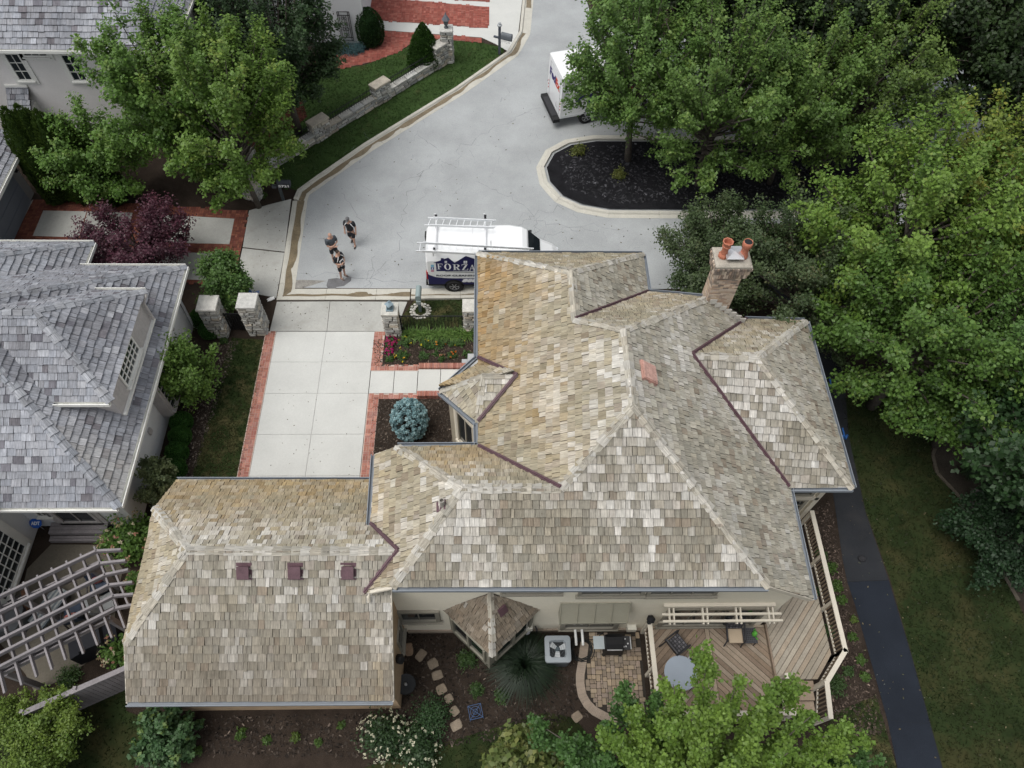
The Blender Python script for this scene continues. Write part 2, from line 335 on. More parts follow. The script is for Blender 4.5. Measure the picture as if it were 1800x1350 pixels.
def house_col(p, t, face, r):
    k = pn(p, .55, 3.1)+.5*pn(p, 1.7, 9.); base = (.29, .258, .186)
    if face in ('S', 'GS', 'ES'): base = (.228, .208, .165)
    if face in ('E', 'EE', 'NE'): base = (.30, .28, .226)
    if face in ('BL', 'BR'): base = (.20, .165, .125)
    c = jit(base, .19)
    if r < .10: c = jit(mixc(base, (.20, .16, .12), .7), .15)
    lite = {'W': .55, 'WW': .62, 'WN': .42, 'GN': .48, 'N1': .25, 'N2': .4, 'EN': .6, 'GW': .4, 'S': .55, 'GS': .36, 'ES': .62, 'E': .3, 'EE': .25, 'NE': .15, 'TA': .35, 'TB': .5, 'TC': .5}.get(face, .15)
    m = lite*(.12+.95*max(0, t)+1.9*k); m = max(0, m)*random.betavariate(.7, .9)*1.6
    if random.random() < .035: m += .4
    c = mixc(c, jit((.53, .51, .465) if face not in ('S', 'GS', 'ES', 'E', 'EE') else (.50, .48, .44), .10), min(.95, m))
    if face in ('W', 'GN', 'N1', 'WN', 'WW', 'N2', 'EN', 'TA', 'GW'):       # golden lichen, strongest towards the eaves
        g = max(0, (1.02-t*1.15))*(.75+1.5*k)*(.4 if face in ('GW', 'EN', 'N2', 'WW') else 1); g = min(.85, max(0, g))
        c = mixc(c, jit((.30, .215, .105), .20), g*random.uniform(.5, 1))
        if face == 'W' and p.x < 1.2 and p.y > 13.0: q_ = min(1, max(0, (1.4-p.x)/1.6))*min(1, max(0, (p.y-12.6)/2)); c = mixc(c, jit((.25, .155, .065), .3), q_*random.uniform(.2, .85))
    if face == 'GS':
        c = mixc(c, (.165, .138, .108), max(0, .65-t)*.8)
        dx = abs(p.x-(-3.42))
        if dx < .34 and p.y < 5.7: c = mixc(c, jit((.36, .275, .16), .3), random.uniform(.05, .5)*(1-dx/.34))
    return c
m_deck = mat('roof deck', (.09, .075, .06), var=.2, bump=.1)
# turret and bay roofs
tv = dict(T0=P(840,631,5.3), T1=P(775,688,5.0), T2=P(840,744,5.3), T3=P(850,661,6.62), T4=P(908,662,6.62))
def on_pl(uv, n, q): d = Vector(_ray(*uv)); return CAMP+d*((Vector(q)-CAMP).dot(n)/d.dot(n))
TV = {k: Vector(q) for k, q in tv.items()}; _nW = NRM['W']
for k, uv in (('T0', (840, 631)), ('T2', (840, 744)), ('T4', (908, 662))): TV[k] = on_pl(uv, _nW, HV['f'])+Vector((0, 0, .04))
TV['T3'] = Vector(P(850, 661, TV['T4'].z)); TV['T1'].z = 5.2; TV['T1'] = Vector(P(775, 688, 5.2))
faces.update(TA=[TV['T0'], TV['T4'], TV['T3'], TV['T1']], TB=[TV['T1'], TV['T3'], TV['T2']], TC=[TV['T3'], TV['T4'], TV['T2']])
bz = 2.55; bt = Vector(P(866,1151,bz)); bl = Vector(P(777,1069,bz+.05)); br = Vector(P(951,1067,bz+.05)); ba = Vector(PY(862,1043,6.49))
faces.update(BL=[bl, bt, ba], BR=[bt, br, ba])
NRM = {k: nrm3(p) for k, p in faces.items()}
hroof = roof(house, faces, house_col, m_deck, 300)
ccol = (.36, .335, .28)
for a, b, f1, f2 in (('a','c','W','N1'), ('b','c','N1','NE'), ('c','d','W','NE'), ('d','f','W','N2'), ('h','f','N2','E'), ('f','g','W','E'), ('p','g','E','S'), ('s','g','W','S'),
                     ('s','t','WN','S'), ('u','t','WN','WW'), ('q','t','WW','S'), ('j','l','EN','ES'), ('k','l','EN','EE'), ('m','l','EE','ES'), ('C','y','GN','GS'), ('B','C','GN','GW'), ('D','C','GS','GW')):
    hipcaps(hroof, HV[a], HV[b], NRM[f1], NRM[f2], ccol)
for a, b, f1, f2 in ((TV['T1'],TV['T3'],'TA','TB'), (TV['T2'],TV['T3'],'TB','TC'), (TV['T3'],TV['T4'],'TA','TC'), (bt, ba, 'BL', 'BR')): hipcaps(hroof, a, b, NRM[f1], NRM[f2], ccol, w=.085)
for a, b in ((HV['d'],HV['e']), (HV['i'],HV['j']), (HV['j'],HV['n']), (HV['v'],HV['s']), (HV['x'],HV['y']), (HV['r'],HV['y']), (TV['T0'],TV['T4']), (TV['T2'],TV['T4'])): valley(hroof, a, b)
# roof vents, pipe, faded skylight cover
E_ = lambda uv, z: Vector(P(*uv, z))
def on_plane(uv, face):
    d = Vector(_ray(*uv)); n = NRM[face]; q = Vector(faces[face][0]); return CAMP+d*((q-CAMP).dot(n)/d.dot(n))
def plane_R(face):
    n = NRM[face]; u = Vector((0, 0, 1)).cross(n).normalized(); return Matrix((u, n.cross(u), n)).transposed()
for uv in ((430,1003), (520,1003), (613,1003)):
    b = MB(); c = on_plane(uv, 'GS'); R = plane_R('GS')
    b.box(c+NRM['GS']*.10, (.30, .32, .14), R=R); b.box(c+NRM['GS']*.18, (.34, .36, .03), R=R); b.box(c+NRM['GS']*.05, (.44, .5, .012), R=R); b.build('roof_vent', m_copper, hroof)
b = MB(); c = on_plane((880,1070), 'BR'); R = plane_R('BR'); b.box(c+NRM['BR']*.07, (.26, .28, .09), R=R); b.box(c+NRM['BR']*.12, (.30, .32, .03), R=R); b.build('roof_vent', m_copper, hroof)
b = MB(); c = on_plane((1136,657), 'E'); R = plane_R('E'); b.box(c+NRM['E']*.09, (.62, .60, .10), R=R, col=(.44, .25, .205)); b.box(c+NRM['E']*.145, (.56, .54, .04), R=R, col=(.49, .30, .25)); b.box(c+NRM['E']*.05, (.70, .68, .02), R=R, col=(.3, .2, .17))
b.build('skylight_cover', mat('faded pink cover', attr=True, var=.25, s1=6, s2=20, bump=.05, rough=.6), hroof)
b = MB(); c = on_plane((778,890), 'WW'); b.box(c+NRM['WW']*.06, (.3, .34, .02), R=plane_R('WW')); vp = b.build('vent_flashing', m_copper, hroof)
b = MB(); b.lathe(c, [(.075, 0), (.075, .42), (.055, .42), (.055, .3)], 10, (.30, .28, .25)); b.build('vent_pipe', m_col, hroof)
# ---- walls
zc = lambda x: Vector((0, 0, x))
b = MB()
b.slab([(-.55, 6.75), (9.05, 6.75), (9.05, 16.1), (-.55, 16.1)], 0, 4.25); b.slab([(-.5, 6.8), (7.3, 6.8), (7.3, 15.9), (-.5, 15.9)], 4.2, 5.35)
b.slab([(-.53, 15.5), (5.1, 15.5), (5.1, 18.75), (-.53, 18.75)], 0, 5.3)
b.slab([(8.5, 10.35), (11.2, 10.35), (11.2, 16.2), (8.5, 16.2)], 0, 4.3)
b.slab([(-3.28, 6.76), (-.4, 6.76), (-.4, 10.45), (-3.28, 10.45)], 0, 5.1)
ys = 6.52; gable = [(-3.3, 0), (9.07, 0), (9.07, 4.4), (7.62, 5.72), (-2.86, 5.72), (-3.3, 5.38)]
b.prism([(x, ys, z) for x, z in gable], [(x, ys+.22, z) for x, z in gable])
ng = [(7.0, 4.9), (9.05, 4.4), (7.65, 5.68), (5.5, 5.68)]
b.prism([(x, 16.1, z) for x, z in ((.5, 0), (9.05, 0), (9.05, 4.4), (7.65, 5.68), (.5, 5.68))], [(x, 16.3, z) for x, z in ((.5, 0), (9.05, 0), (9.05, 4.4), (7.65, 5.68), (.5, 5.68))])
b.build('wall', m_stucco, house)
m_gbrick = mat('tan garage brick', (.42, .30, .19), rough=.9, var=.16, s1=2, s2=26, bump=.35)
b = MB(); yS = HV['E'].y+.22; xE = HV['F'].x-.12; xW = HV['A'].x+.32
b.slab([(xW, yS), (xE, yS), (xE, 10.5), (xW, 10.5)], 0, 3.12)
for x in (xE-.2, xW):                                    # clipped gable ends
    g = [(yS, 3.1), (10.5, 3.1), (9.15, 4.2), (5.45, 4.2)]
    b.prism([(x, y, z) for y, z in g], [(x+.2, y, z) for y, z in g])
b.slab([(xE-.3, 6.6), (-3.0, 6.6), (-3.0, 10.3), (xE-.3, 10.3)], 0, 5.2)
gw = b.build('garage_wall', m_gbrick, house)
# brick courses on the two south-facing strips are fine relief only; fascia + gutters
for a, c, o in ((HV['E'], HV['F'], (0, -1, 0)), (HV['A'], HV['H'], (0, 1, 0)), (HV['q'], HV['p'], (0, -1, 0)), (HV['n'], HV['m'], (0, -1, 0)), (HV['a'], TV['T0'], (-1, 0, 0)), (TV['T2'], HV['v'], (-1, 0, 0)),
                (HV['a'], HV['b'], (0, 1, 0)), (HV['b'], HV['e'], (1, 0, 0)), (HV['e'], HV['h'], (0, 1, 0)), (HV['i'], HV['k'], (0, 1, 0)), (HV['k'], HV['m'], (1, 0, 0)), (HV['n'], HV['o'], (1, 0, 0)),
                (HV['w'], HV['x'], (-1, 0, 0)), (HV['u'], HV['v'], (0, 1, 0))): gutter(house, a, c, o)
for a, c in ((TV['T0'], TV['T1']), (TV['T1'], TV['T2'])):
    d = Vector(c)-Vector(a); gutter(house, a, c, Vector((d.y, -d.x, 0)))
for a, c in (('E','D'), ('D','B'), ('B','A'), ('F','I'), ('p','o'), ('q','r'), ('h','i'), ('u','w')):
    fb = MB(); fb.beam(HV[a]-zc(.09), HV[c]-zc(.09), .05, .16); fb.build('rake_board', m_cream, house)
dsp = MB(); q0 = Vector(P(690,1033,5.8)); dsp.tube([q0, q0+Vector((-.35, -.03, -.1)), q0+Vector((-.62, -.05, -.22)), q0+Vector((-.72, -.12, -.45)), q0+Vector((-.72, -.2, -.62))], .055, 8); dsp.build('downspout', m_cream, house)
# ---- chimney, standing on the north gable wall
cx0, cx1, cy0, cy1, ctop = 6.62, 7.72, 16.02, 16.02+.62, 8.6
def chim_fit():
    a, c = PY(1262,468,16.2), PY(1318,470,16.2); return a, c
ca, cb = chim_fit(); cx0, cx1, ctop = ca[0], cb[0], ca[2]; cy0, cy1 = 16.2, 16.95
b = MB(); bc = [(.50, .39, .29), (.56, .46, .36), (.42, .31, .235), (.52, .43, .35), (.38, .305, .25)]
b.slab([(cx0+.10, cy0+.08), (cx1-.10, cy0+.08), (cx1-.10, cy1-.1), (cx0+.10, cy1-.1)], 4.5, ctop-.02, (.42, .38, .33)); chim = b.build('chimney', m_brick, house)
bb = MB(); z = 4.6; row = 0
while z < ctop-.62:
    for (p, d, L, nrm) in (((cx0+.09, cy0+.075), (1, 0), cx1-cx0-.18, (0, -1)), ((cx0+.095, cy1-.1), (0, -1), cy1-cy0-.18, (-1, 0)), ((cx1-.095, cy0+.08), (0, 1), cy1-cy0-.18, (1, 0)), ((cx1-.09, cy1-.095), (-1, 0), cx1-cx0-.18, (0, 1))):
        x = -.1*(row % 2)
        while x < L:
            a0, a1 = max(0, x), min(L, x+.19)
            if a1-a0 > .03:
                c = jit(random.choice(bc), .15); 
                if z > ctop-1.3 and random.random() < .35: c = mixc(c, (.08, .075, .07), .6)
                pa = Vector((p[0]+d[0]*a0, p[1]+d[1]*a0, z+.03)); pb = Vector((p[0]+d[0]*a1, p[1]+d[1]*a1, z+.03)); bb.beam(pa, pb, .03, .058, c)
            x += .20
    z += .068; row += 1
for k, (zz, ex, hh) in enumerate(((ctop-.60, .02, .2), (ctop-.38, .055, .2), (ctop-.16, .09, .1))):      # soldier courses stepping out
    for (p, d, L) in (((cx0-ex, cy0-ex), (1, 0), cx1-cx0+2*ex), ((cx0-ex, cy1+ex), (0, -1), cy1-cy0+2*ex), ((cx1+ex, cy0-ex), (0, 1), cy1-cy0+2*ex), ((cx1+ex, cy1+ex), (-1, 0), cx1-cx0+2*ex)):
        x = 0
        while x < L-.02:
            c = jit(random.choice(bc), .15); c = mixc(c, (.07, .065, .06), random.choice((0, .2, .5, .75)))
            nx_, ny_ = d[1], -d[0]; wq = min(.075, L-x-.006)
            pa = Vector((p[0]+d[0]*(x+wq/2)-nx_*.06, p[1]+d[1]*(x+wq/2)-ny_*.06, zz+hh/2)); bb.box(pa, (wq-.008, .14, hh-.012), math.atan2(d[1], d[0]), c); x += .083
bb.build('brick_courses', m_brick, chim, kind='stuff')
b = MB(); b.bevel_slab([(cx0-.07, cy0-.07), (cx1+.07, cy0-.07), (cx1+.07, cy1+.07), (cx0-.07, cy1+.07)], ctop-.06, ctop+.06, .06, (.36, .33, .28)); b.build('crown', m_stone, chim)
m_terra = mat('terracotta', (.42, .155, .095), rough=.75, var=.12, bump=.1)
cmx, cmy = (cx0+cx1)/2, (cy0+cy1)/2
for sx, sq in ((-.33, True), (.33, False)):
    b = MB(); c0 = (cmx+sx, cmy, ctop+.05)
    if sq: b.lathe(c0, [(.17, 0), (.19, .03), (.19, .12), (.13, .2), (.125, .48), (.165, .53), (.17, .58), (.14, .62), (.18, .72), (.205, .80), (.16, .80), (.13, .6)], 8)
    else: b.lathe(c0, [(.18, 0), (.19, .10), (.15, .16), (.135, .3), (.145, .52), (.185, .58), (.19, .72), (.165, .80), (.155, .80), (.14, .55)], 14)
    b.v = [(c0[0]+(x-c0[0])*.88, c0[1]+(y-c0[1])*.88, c0[2]+(z-c0[2])*.9) for x, y, z in b.v]; b.build('chimney_pot', m_terra, chim, smooth=not sq)
    if not sq:
        b = MB(); b.lathe((c0[0], c0[1], c0[2]+.69), [(.132, 0), (.132, .01)], 14); b.build('flue_hole', m_black, chim)
b = MB(); b.box((cmx, cmy, ctop+.13), (.36, .34, .16)); b.build('flue_cage', m_black, chim)
b = MB(); zt = ctop+.22; q = [(cmx-.29, cmy-.29), (cmx+.29, cmy-.29), (cmx+.29, cmy+.29), (cmx-.29, cmy+.29)]
b.slab(q, zt, zt+.02); b.add([(x, y, zt+.022) for x, y in q]+[(cmx, cmy, zt+.12)], [(0, 1, 4), (1, 2, 4), (2, 3, 4), (3, 0, 4)]); b.build('flue_cap', m_metal, chim)
b = MB(); d = (HV['i']-HV['h']); L = d.length
for k in range(7):
    p = HV['h']+d*(k/8.); b.box((p.x+.07, cy0+.04, p.z+.16-.03*k*0), (.24, .02, .24))
b.build('step_flashing', mat('light flashing', (.62, .60, .55), rough=.5, var=.1), chim)
# ================================================================ ground, road, paving
def inpoly(x, y, poly):
    r = False; n = len(poly)
    for i in range(n):
        x1, y1 = poly[i][0], poly[i][1]; x2, y2 = poly[i-1][0], poly[i-1][1]
        if (y1 > y) != (y2 > y) and x < (x2-x1)*(y-y1)/(y2-y1)+x1: r = not r
    return r
m_soil = mat('mulch', (.036, .027, .021), rough=1, var=.4, s1=1.2, s2=38, bump=1., spec=.1, spots=[(26, .60, .72, (.12, .09, .065), .55), (60, .66, .74, (.22, .19, .15), .6)])
m_blackm = mat('black mulch', (.014, .014, .016), rough=1, var=.35, s1=2, s2=40, bump=1., spec=.1, spots=[(45, .66, .74, (.07, .07, .07), .6)])
m_redm = mat('red mulch', (.06, .022, .017), rough=1, var=.35, s1=2, s2=40, bump=1., spec=.1)
m_lawn = mat('turf', (.019, .029, .010), rough=1, var=.3, s1=.9, s2=60, bump=.2, spec=.1, spots=[(.7, .46, .70, (.058, .05, .022), .7), (3.5, .55, .75, (.045, .04, .016), .5)])
m_lawn3 = mat('green turf', (.034, .062, .018), rough=1, var=.25, s1=.9, s2=60, bump=.2, spec=.1, spots=[(1.1, .58, .74, (.085, .08, .035), .45)])
m_lawn2 = mat('dry turf', (.022, .034, .011), rough=1, var=.3, s1=.9, s2=60, bump=.2, spec=.1, spots=[(1.6, .47, .66, (.10, .085, .04), .75)])
m_road = mat('old road', (.345, .36, .364), rough=.9, var=.15, s1=.4, s2=30, bump=.5, spec=.2, spots=[(.35, .55, .75, (.27, .28, .285), .55), (1.7, .60, .78, (.39, .40, .40), .45), (11, .68, .74, (.17, .17, .17), .55), (70, .58, .75, (.22, .22, .225), .5)])
m_conc = mat('pale concrete', (.515, .52, .495), rough=.85, var=.06, s1=.8, s2=18, bump=.1, spec=.2, spots=[(2.2, .68, .8, (.45, .45, .42), .35)])
m_conc2 = mat('stained concrete', (.385, .385, .36), rough=.9, var=.10, s1=.9, s2=16, bump=.2, spec=.2, spots=[(1.4, .55, .72, (.30, .295, .265), .6), (20, .64, .74, (.22, .21, .19), .5)])
m_kerb = mat('kerb concrete', (.48, .465, .41), rough=.9, var=.10, s1=1.3, s2=20, bump=.25, spec=.2, spots=[(3, .6, .75, (.33, .31, .26), .5)])
m_silt = mat('wet silt', (.17, .135, .085), rough=.5, var=.3, s1=1.6, s2=14, bump=.2, spec=.4)
m_asph = mat('asphalt', (.017, .021, .029), rough=.9, var=.18, s1=.7, s2=45, bump=.4, spec=.12, spots=[(45, .66, .76, (.08, .085, .09), .5)])
m_asph2 = mat('older asphalt', (.026, .028, .032), rough=.92, var=.22, s1=.6, s2=45, bump=.4, spec=.12, spots=[(1.0, .5, .7, (.042, .042, .042), .5)])
m_mortar = mat('sand joint', (.46, .36, .31), rough=1, var=.2, s1=3, s2=30, bump=.2)
R_ = 170
sheet('ground', [(-R_, -60), (R_, -60), (R_, 230), (-R_, 230)], 0, m_soil)
lawns = dict(
 upper=[(380,110),(560,124),(640,115),(700,92),(735,71),(770,69),(850,76),(885,84),(886,92),(795,160),(715,208),(640,254),(555,312),(520,335),(486,322),(478,295),(520,240),(440,235),(400,200)],
 strip=[(408,594),(470,598),(421,845),(335,845),(372,720),(392,640)], front=[(728,529),(838,526),(860,572),(700,577),(708,555)],
 right=[(1476,700),(1492,770),(1522,900),(1565,1020),(1602,1150),(1657,1350),(1680,1420),(1900,1420),(1830,1150),(1790,1060),(1728,950),(1700,890),(1672,860),(1640,825),(1636,790),(1655,755),(1620,690)],
 left=[(-150,1190),(40,1235),(222,1205),(222,1250),(255,1262),(236,1350),(240,1420),(-150,1420)],
 back=[(800,1300),(960,1252),(1010,1262),(1040,1300),(1090,1420),(560,1420),(640,1350)], corner=[(1470,1252),(1540,1222),(1575,1345),(1585,1420),(1480,1420),(1430,1310)])
LW = {}
for k, pz in lawns.items():
    LW[k] = G(*pz); sheet('lawn', LW[k], .008, m_lawn2 if k in ('strip', 'front', 'corner') else m_lawn3 if k == 'upper' else m_lawn)
for q in ([(-90, -58), (90, -58), (90, 1.5), (-90, 1.5)], [(19, 1.5), (90, 1.5), (90, 44), (36, 44)], [(-90, 58), (90, 58), (90, 200), (-90, 200)], [(-90, 1.5), (-33, 1.5), (-50, 58), (-90, 58)]): sheet('lawn', q, .006, m_lawn)
sheet('mulch_bed', G((455,175),(490,160),(530,172),(540,205),(520,225),(470,232),(440,215)), .014, m_redm); sheet('mulch_bed', G((430,232),(470,222),(520,240),(478,282),(440,270)), .014, m_redm)
sheet('mulch_bed', G((1830,725),(1740,752),(1682,752),(1650,778),(1642,800),(1650,830),(1682,864),(1706,892),(1733,950),(1795,1060),(1830,1100)), .014, mat('berm mulch', (.040, .034, .027), rough=1, var=.35, s1=1.5, s2=36, bump=.9, spec=.1))
be = MB(); pts = [P(*q) for q in ((1740,750),(1682,750),(1648,776),(1639,800),(1647,832),(1680,867),(1704,895),(1731,952),(1790,1056))]
for a, c in zip(pts[:-1], pts[1:]): be.beam(Vector(a)+Vector((0, 0, .0)), Vector(c)+Vector((0, 0, .0)), .13, .08)
be.build('bed_edging', mat('bed edging', (.085, .072, .055), rough=.95, var=.25, s2=20, bump=.4), None, 'structure')
sheet('mulch_bed', G((838,526),(862,575),(858,640),(800,640),(660,645),(657,598),(700,577),(838,577)), .012, m_soil)
# ---- road
road = G((930,-60),(930,0),(924,60),(905,95),(868,122),(800,167),(740,207),(680,247),(600,297),(555,327),(537,347),(527,400),(520,450),(513,506),(838,508),(1100,508),(1245,508),(1250,395),(1300,395),(1480,390),(1700,400),(1748,300),(1722,178),(1690,112),(1400,85),(1150,62),(1040,30),(1012,-60))
sheet('road', road, .012, m_road)
m_tyre = mat('tyre sheen', (.30, .31, .312), rough=.75, var=.12, s1=.8, s2=30, bump=.3, spec=.25)
sheet('road', G((1210,377),(1262,379),(1300,402),(1400,480),(1470,590),(1484,670),(1440,690),(1418,600),(1380,560),(1300,470),(1234,424)), .018, m_asph2)
# hairline cracks: thin recessed-looking strips of dark filler
cr = MB()
def crack(pts, w=.0105, amp=.16, n=7, z=.0165):
    P0 = [P(*q) for q in pts]; L = []
    for a, c in zip(P0[:-1], P0[1:]):
        for i in range(n): t = i/n; L.append(a+(c-a)*t+np.array([random.uniform(-amp, amp), random.uniform(-amp, amp), 0])*(0 if i == 0 else 1))
    L.append(P0[-1])
    for a, c in zip(L[:-1], L[1:]):
        d = (c-a)[:2]; l = np.linalg.norm(d)
        if l < 1e-3: continue
        nn = np.array([-d[1], d[0]])/l*w*random.uniform(.3, 1.1); cr.add([(a[0]-nn[0], a[1]-nn[1], z), (c[0]-nn[0], c[1]-nn[1], z), (c[0]+nn[0], c[1]+nn[1], z), (a[0]+nn[0], a[1]+nn[1], z)], [(0, 1, 2, 3)])
for q in (((735,235),(775,272)), ((805,262),(806,292)), ((806,262),(860,230),(950,190)), ((775,280),(745,300),(715,345)), ((775,283),(800,295)), ((716,345),(704,395),(702,440)), ((652,455),(648,510)), ((660,450),(640,520)), ((703,440),(650,490)),
          ((840,320),(900,345),(960,400)), ((905,405),(930,380),(990,360)), ((940,420),(1000,400),(1060,405)), ((950,380),(940,430)), ((600,340),(640,390)), ((520,480),(640,490),(735,495)), ((735,495),(838,500)), ((880,180),(905,150)), ((560,420),(600,430)), ((1000,330),(1010,250)), ((745,300),(700,330)), ((960,395),(1100,400))):
    crack(q, amp=.22)
for k in range(70):
    u, v = random.uniform(560, 1150), random.uniform(200, 500); a = random.uniform(0, 6.28); l = random.uniform(6, 30)
    crack(((u, v), (u+math.cos(a)*l, v+math.sin(a)*l)), w=.006, amp=.09, n=4, z=.0162)
cr.build('road_cracks', mat('crack filler', (.215, .22, .225), rough=1, var=.3, bump=0), None, 'stuff')
dk = mat('damp patch', (.13, .13, .135), rough=.6, var=.2, s1=3, s2=30, bump=.3, spec=.4)
sheet('damp_patch', G((577,491),(592,489),(605,492),(612,486),(618,488),(617,494),(605,503),(592,505),(588,510),(577,509),(574,502)), .0168, dk, 'stuff')
sheet('damp_patch', G((514,493),(530,492),(575,494),(560,498),(545,503),(530,507),(513,507)), .0168, mat('damp edge', (.23, .22, .2), rough=.7, var=.35, s1=4, s2=30, bump=.3), 'stuff')
# ---- kerbs with gutter pans, cast in lengths
def resample(pts, step):
    out = [pts[0]]; 
    for a, c in zip(pts[:-1], pts[1:]):
        L = np.linalg.norm(c-a); n = max(1, int(round(L/step))); out += [a+(c-a)*(i+1)/n for i in range(n)]
    return out
def kerb(pix, h=.13, pan=.45, seg=2.4, side=1, name='kerb', closed=False):
    k = thing(name, kind='structure', loc=(0, 0, 0)); pts = resample([P(*q) for q in pix], .8); n = len(pts); nr = []
    for i in range(n):
        d = pts[min(n-1, i+1)]-pts[max(0, i-1)]; d = d[:2]/np.linalg.norm(d[:2]); nr.append(np.array([d[1], -d[0]])*side)
    prof = [(0, -.01), (0, h), (.15, h), (.2, .045), (.2+pan, .02), (.2+pan, -.01)]
    i = 0
    while i < n-1:
        j = min(n-1, i+3); b = MB(); vs = []
        for q in range(i, j+1):
            p = pts[q].copy()
            if q == i: p += (pts[q+1]-p)*.012/max(.1, np.linalg.norm(pts[q+1]-p))
            vs += [(p[0]+nr[q][0]*o, p[1]+nr[q][1]*o, z) for o, z in prof]
        m = len(prof); fs = [(r*m+c, r*m+c+1, (r+1)*m+c+1, (r+1)*m+c) for r in range(j-i) for c in range(m-1)]+[tuple(range(m)), tuple(range((j-i)*m, (j-i)*m+m))[::-1]]
        b.add(vs, fs); b.build('kerb_stone', m_kerb, k); i = j
    return pts, nr
def silt(pts, nr, lo, hi, i0=0., i1=1., z0=.031):
    b = MB(); n = len(pts); vs = []; a, e = int(i0*n), max(int(i0*n)+2, int(i1*n))
    fine = resample(pts[a:e], .25); nf = len(fine)
    for k in range(nf):
        q = min(n-1, a+int(k*(e-a)/nf)); w = mnoise.noise(Vector((fine[k][0]*.9, fine[k][1]*.9, 3))); w2 = mnoise.noise(Vector((fine[k][0]*.9, fine[k][1]*.9, 13)))
        o0, o1 = lo+w*.07, hi+w2*.16
        vs += [(fine[k][0]+nr[q][0]*o0, fine[k][1]+nr[q][1]*o0, z0+.018), (fine[k][0]+nr[q][0]*o1, fine[k][1]+nr[q][1]*o1, z0)]
    b.add(vs, [(2*k, 2*k+2, 2*k+3, 2*k+1) for k in range(nf-1)]); b.build('gutter_silt', m_silt, None, 'stuff')
p1, n1 = kerb([(920,-60),(919,0),(913,58),(893,92),(800,157),(720,206),(640,255),(560,310),(524,336),(517,352)], side=-1); silt(p1, n1, .24, .52, .0, .22); silt(p1, n1, .22, .46, .3, 1.)
p2, n2 = kerb([(515,354),(508,400),(500,450),(488,526)], h=.06, pan=.5, side=-1); silt(p2, n2, .22, .55, 0, 1.)
p3, n3 = kerb([(486,528),(600,528),(720,528)], h=.05, pan=.45, side=-1); silt(p3, n3, .20, .42, 0, 1.)
p4, n4 = kerb([(722,528),(838,526),(960,524),(1100,522)], h=.12, pan=.45, side=-1); silt(p4, n4, .22, .36, 0, .6)
isl = [(1500,246),(1300,249),(1160,248),(1045,247),(1000,254),(970,270),(956,296),(962,322),(985,348),(1020,364),(1070,373),(1215,374),(1400,374),(1510,372),(1580,345),(1600,310),(1580,262),(1500,246)]
p5, n5 = kerb(isl, h=.13, pan=.2, side=1)
sheet('mulch_bed', [tuple(p[:2]) for p in [P(u+(1280-u)*.015, v+(310-v)*.06) for u, v in isl[:-1]]], .10, m_blackm)
kerb([(1726,180),(1752,300),(1715,395)], side=-1)
# ---- brickwork laid in sand
bcol = [(.36, .165, .125), (.32, .14, .105), (.40, .195, .15), (.30, .125, .10), (.35, .175, .145)]
def brick_field(name, poly, cols, z=.03, L=.2, pat='weave', parent=None, mort=m_mortar, rot=0., kind='structure', loc=None):
    root = sheet(name, poly, z-.012, mort, kind, parent); b = MB(); xs = [p[0] for p in poly]; ys = [p[1] for p in poly]; h = L/2
    c, s = math.cos(rot), math.sin(rot); cx, cy = (min(xs)+max(xs))/2, (min(ys)+max(ys))/2; Rr = max(max(xs)-min(xs), max(ys)-min(ys))*.75+.3; n = int(Rr/L)+1
    for i in range(-n, n):
        for j in range(-n, n):
            for k in range(2):
                if (i+j) % 2: px, py, sx, sy = i*L+h, j*L+h*(k+.5), L, h
                else: px, py, sx, sy = i*L+h*(k+.5), j*L+h, h, L
                x, y = cx+px*c-py*s, cy+px*s+py*c
                if inpoly(x, y, poly):
                    dz = random.uniform(-.003, .003); b.box((x, y, z-.011+dz), (sx-.014, sy-.014, .022), rot+random.uniform(-.02, .02), jit(random.choice(cols), .16))
    b.build('brick_paving', m_brick, root, kind='stuff'); return root
drive = thing('driveway', kind='structure', loc=(-7.3, 15.5, 0))
xl, xm, xr = -9.46, -7.31, -5.22; ysd = [P(560, v)[1] for v in (583.5, 637, 692, 764, 837)]+[10.6]
for i in range(5):
    for x0, x1 in ((xl, xm), (xm, xr)):
        b = MB(); g = .0045; k = -.03; b.bevel_slab([(x0+g+k*0, ysd[i+1]+g), (x1-g, ysd[i+1]+g), (x1-g, ysd[i]-g), (x0+g, ysd[i]-g)], -.02, .036, .008); b.build('concrete_slab', m_conc, drive)
tl, tm, tr = P(484,531), P(580,531), P(712,533)
for q in (((487,531),(580.0,530.5),(574.4,582.5),(474.5,582.5)), ((580.8,530.5),(716,531),(706,556),(690,583),(575.2,582.5))):
    b = MB(); b.slab(G(*q), -.02, .03); b.build('apron_slab', m_conc2, drive)
brick_field('brick_border', [(-9.93, 19.3), (xl-.01, 19.3), (xl-.01, 10.7), (-9.93, 10.7)], bcol)
pw0, pw1 = P(652,653)[1], P(650,692)[1]
brick_field('brick_border', [(xr+.01, 19.3), (-4.77, 19.3), (-4.77, pw0+.32), (-2.9, pw0+.30), (-2.9, pw0+.01), (xr+.01, pw0+.01)], bcol)
brick_field('brick_border', [(xr+.01, pw1-.01), (-2.75, pw1-.01), (-2.75, pw1-.24), (-4.77, pw1-.26), (-4.77, 10.8), (xr+.01, 10.8)], bcol)
walk = thing('front_walk', kind='structure', loc=(-3.5, 16.5, 0))
for q, z in (((xr+.02, -4.22), .036), ((-4.2, -3.24), .036), ((-3.2, -2.28), .17), ((-2.26, -.9), .17)):
    b = MB(); b.bevel_slab([(q[0], pw1), (q[1], pw1), (q[1], pw0), (q[0], pw0)], -.02, z, .01); b.build('walk_slab', m_conc, walk)
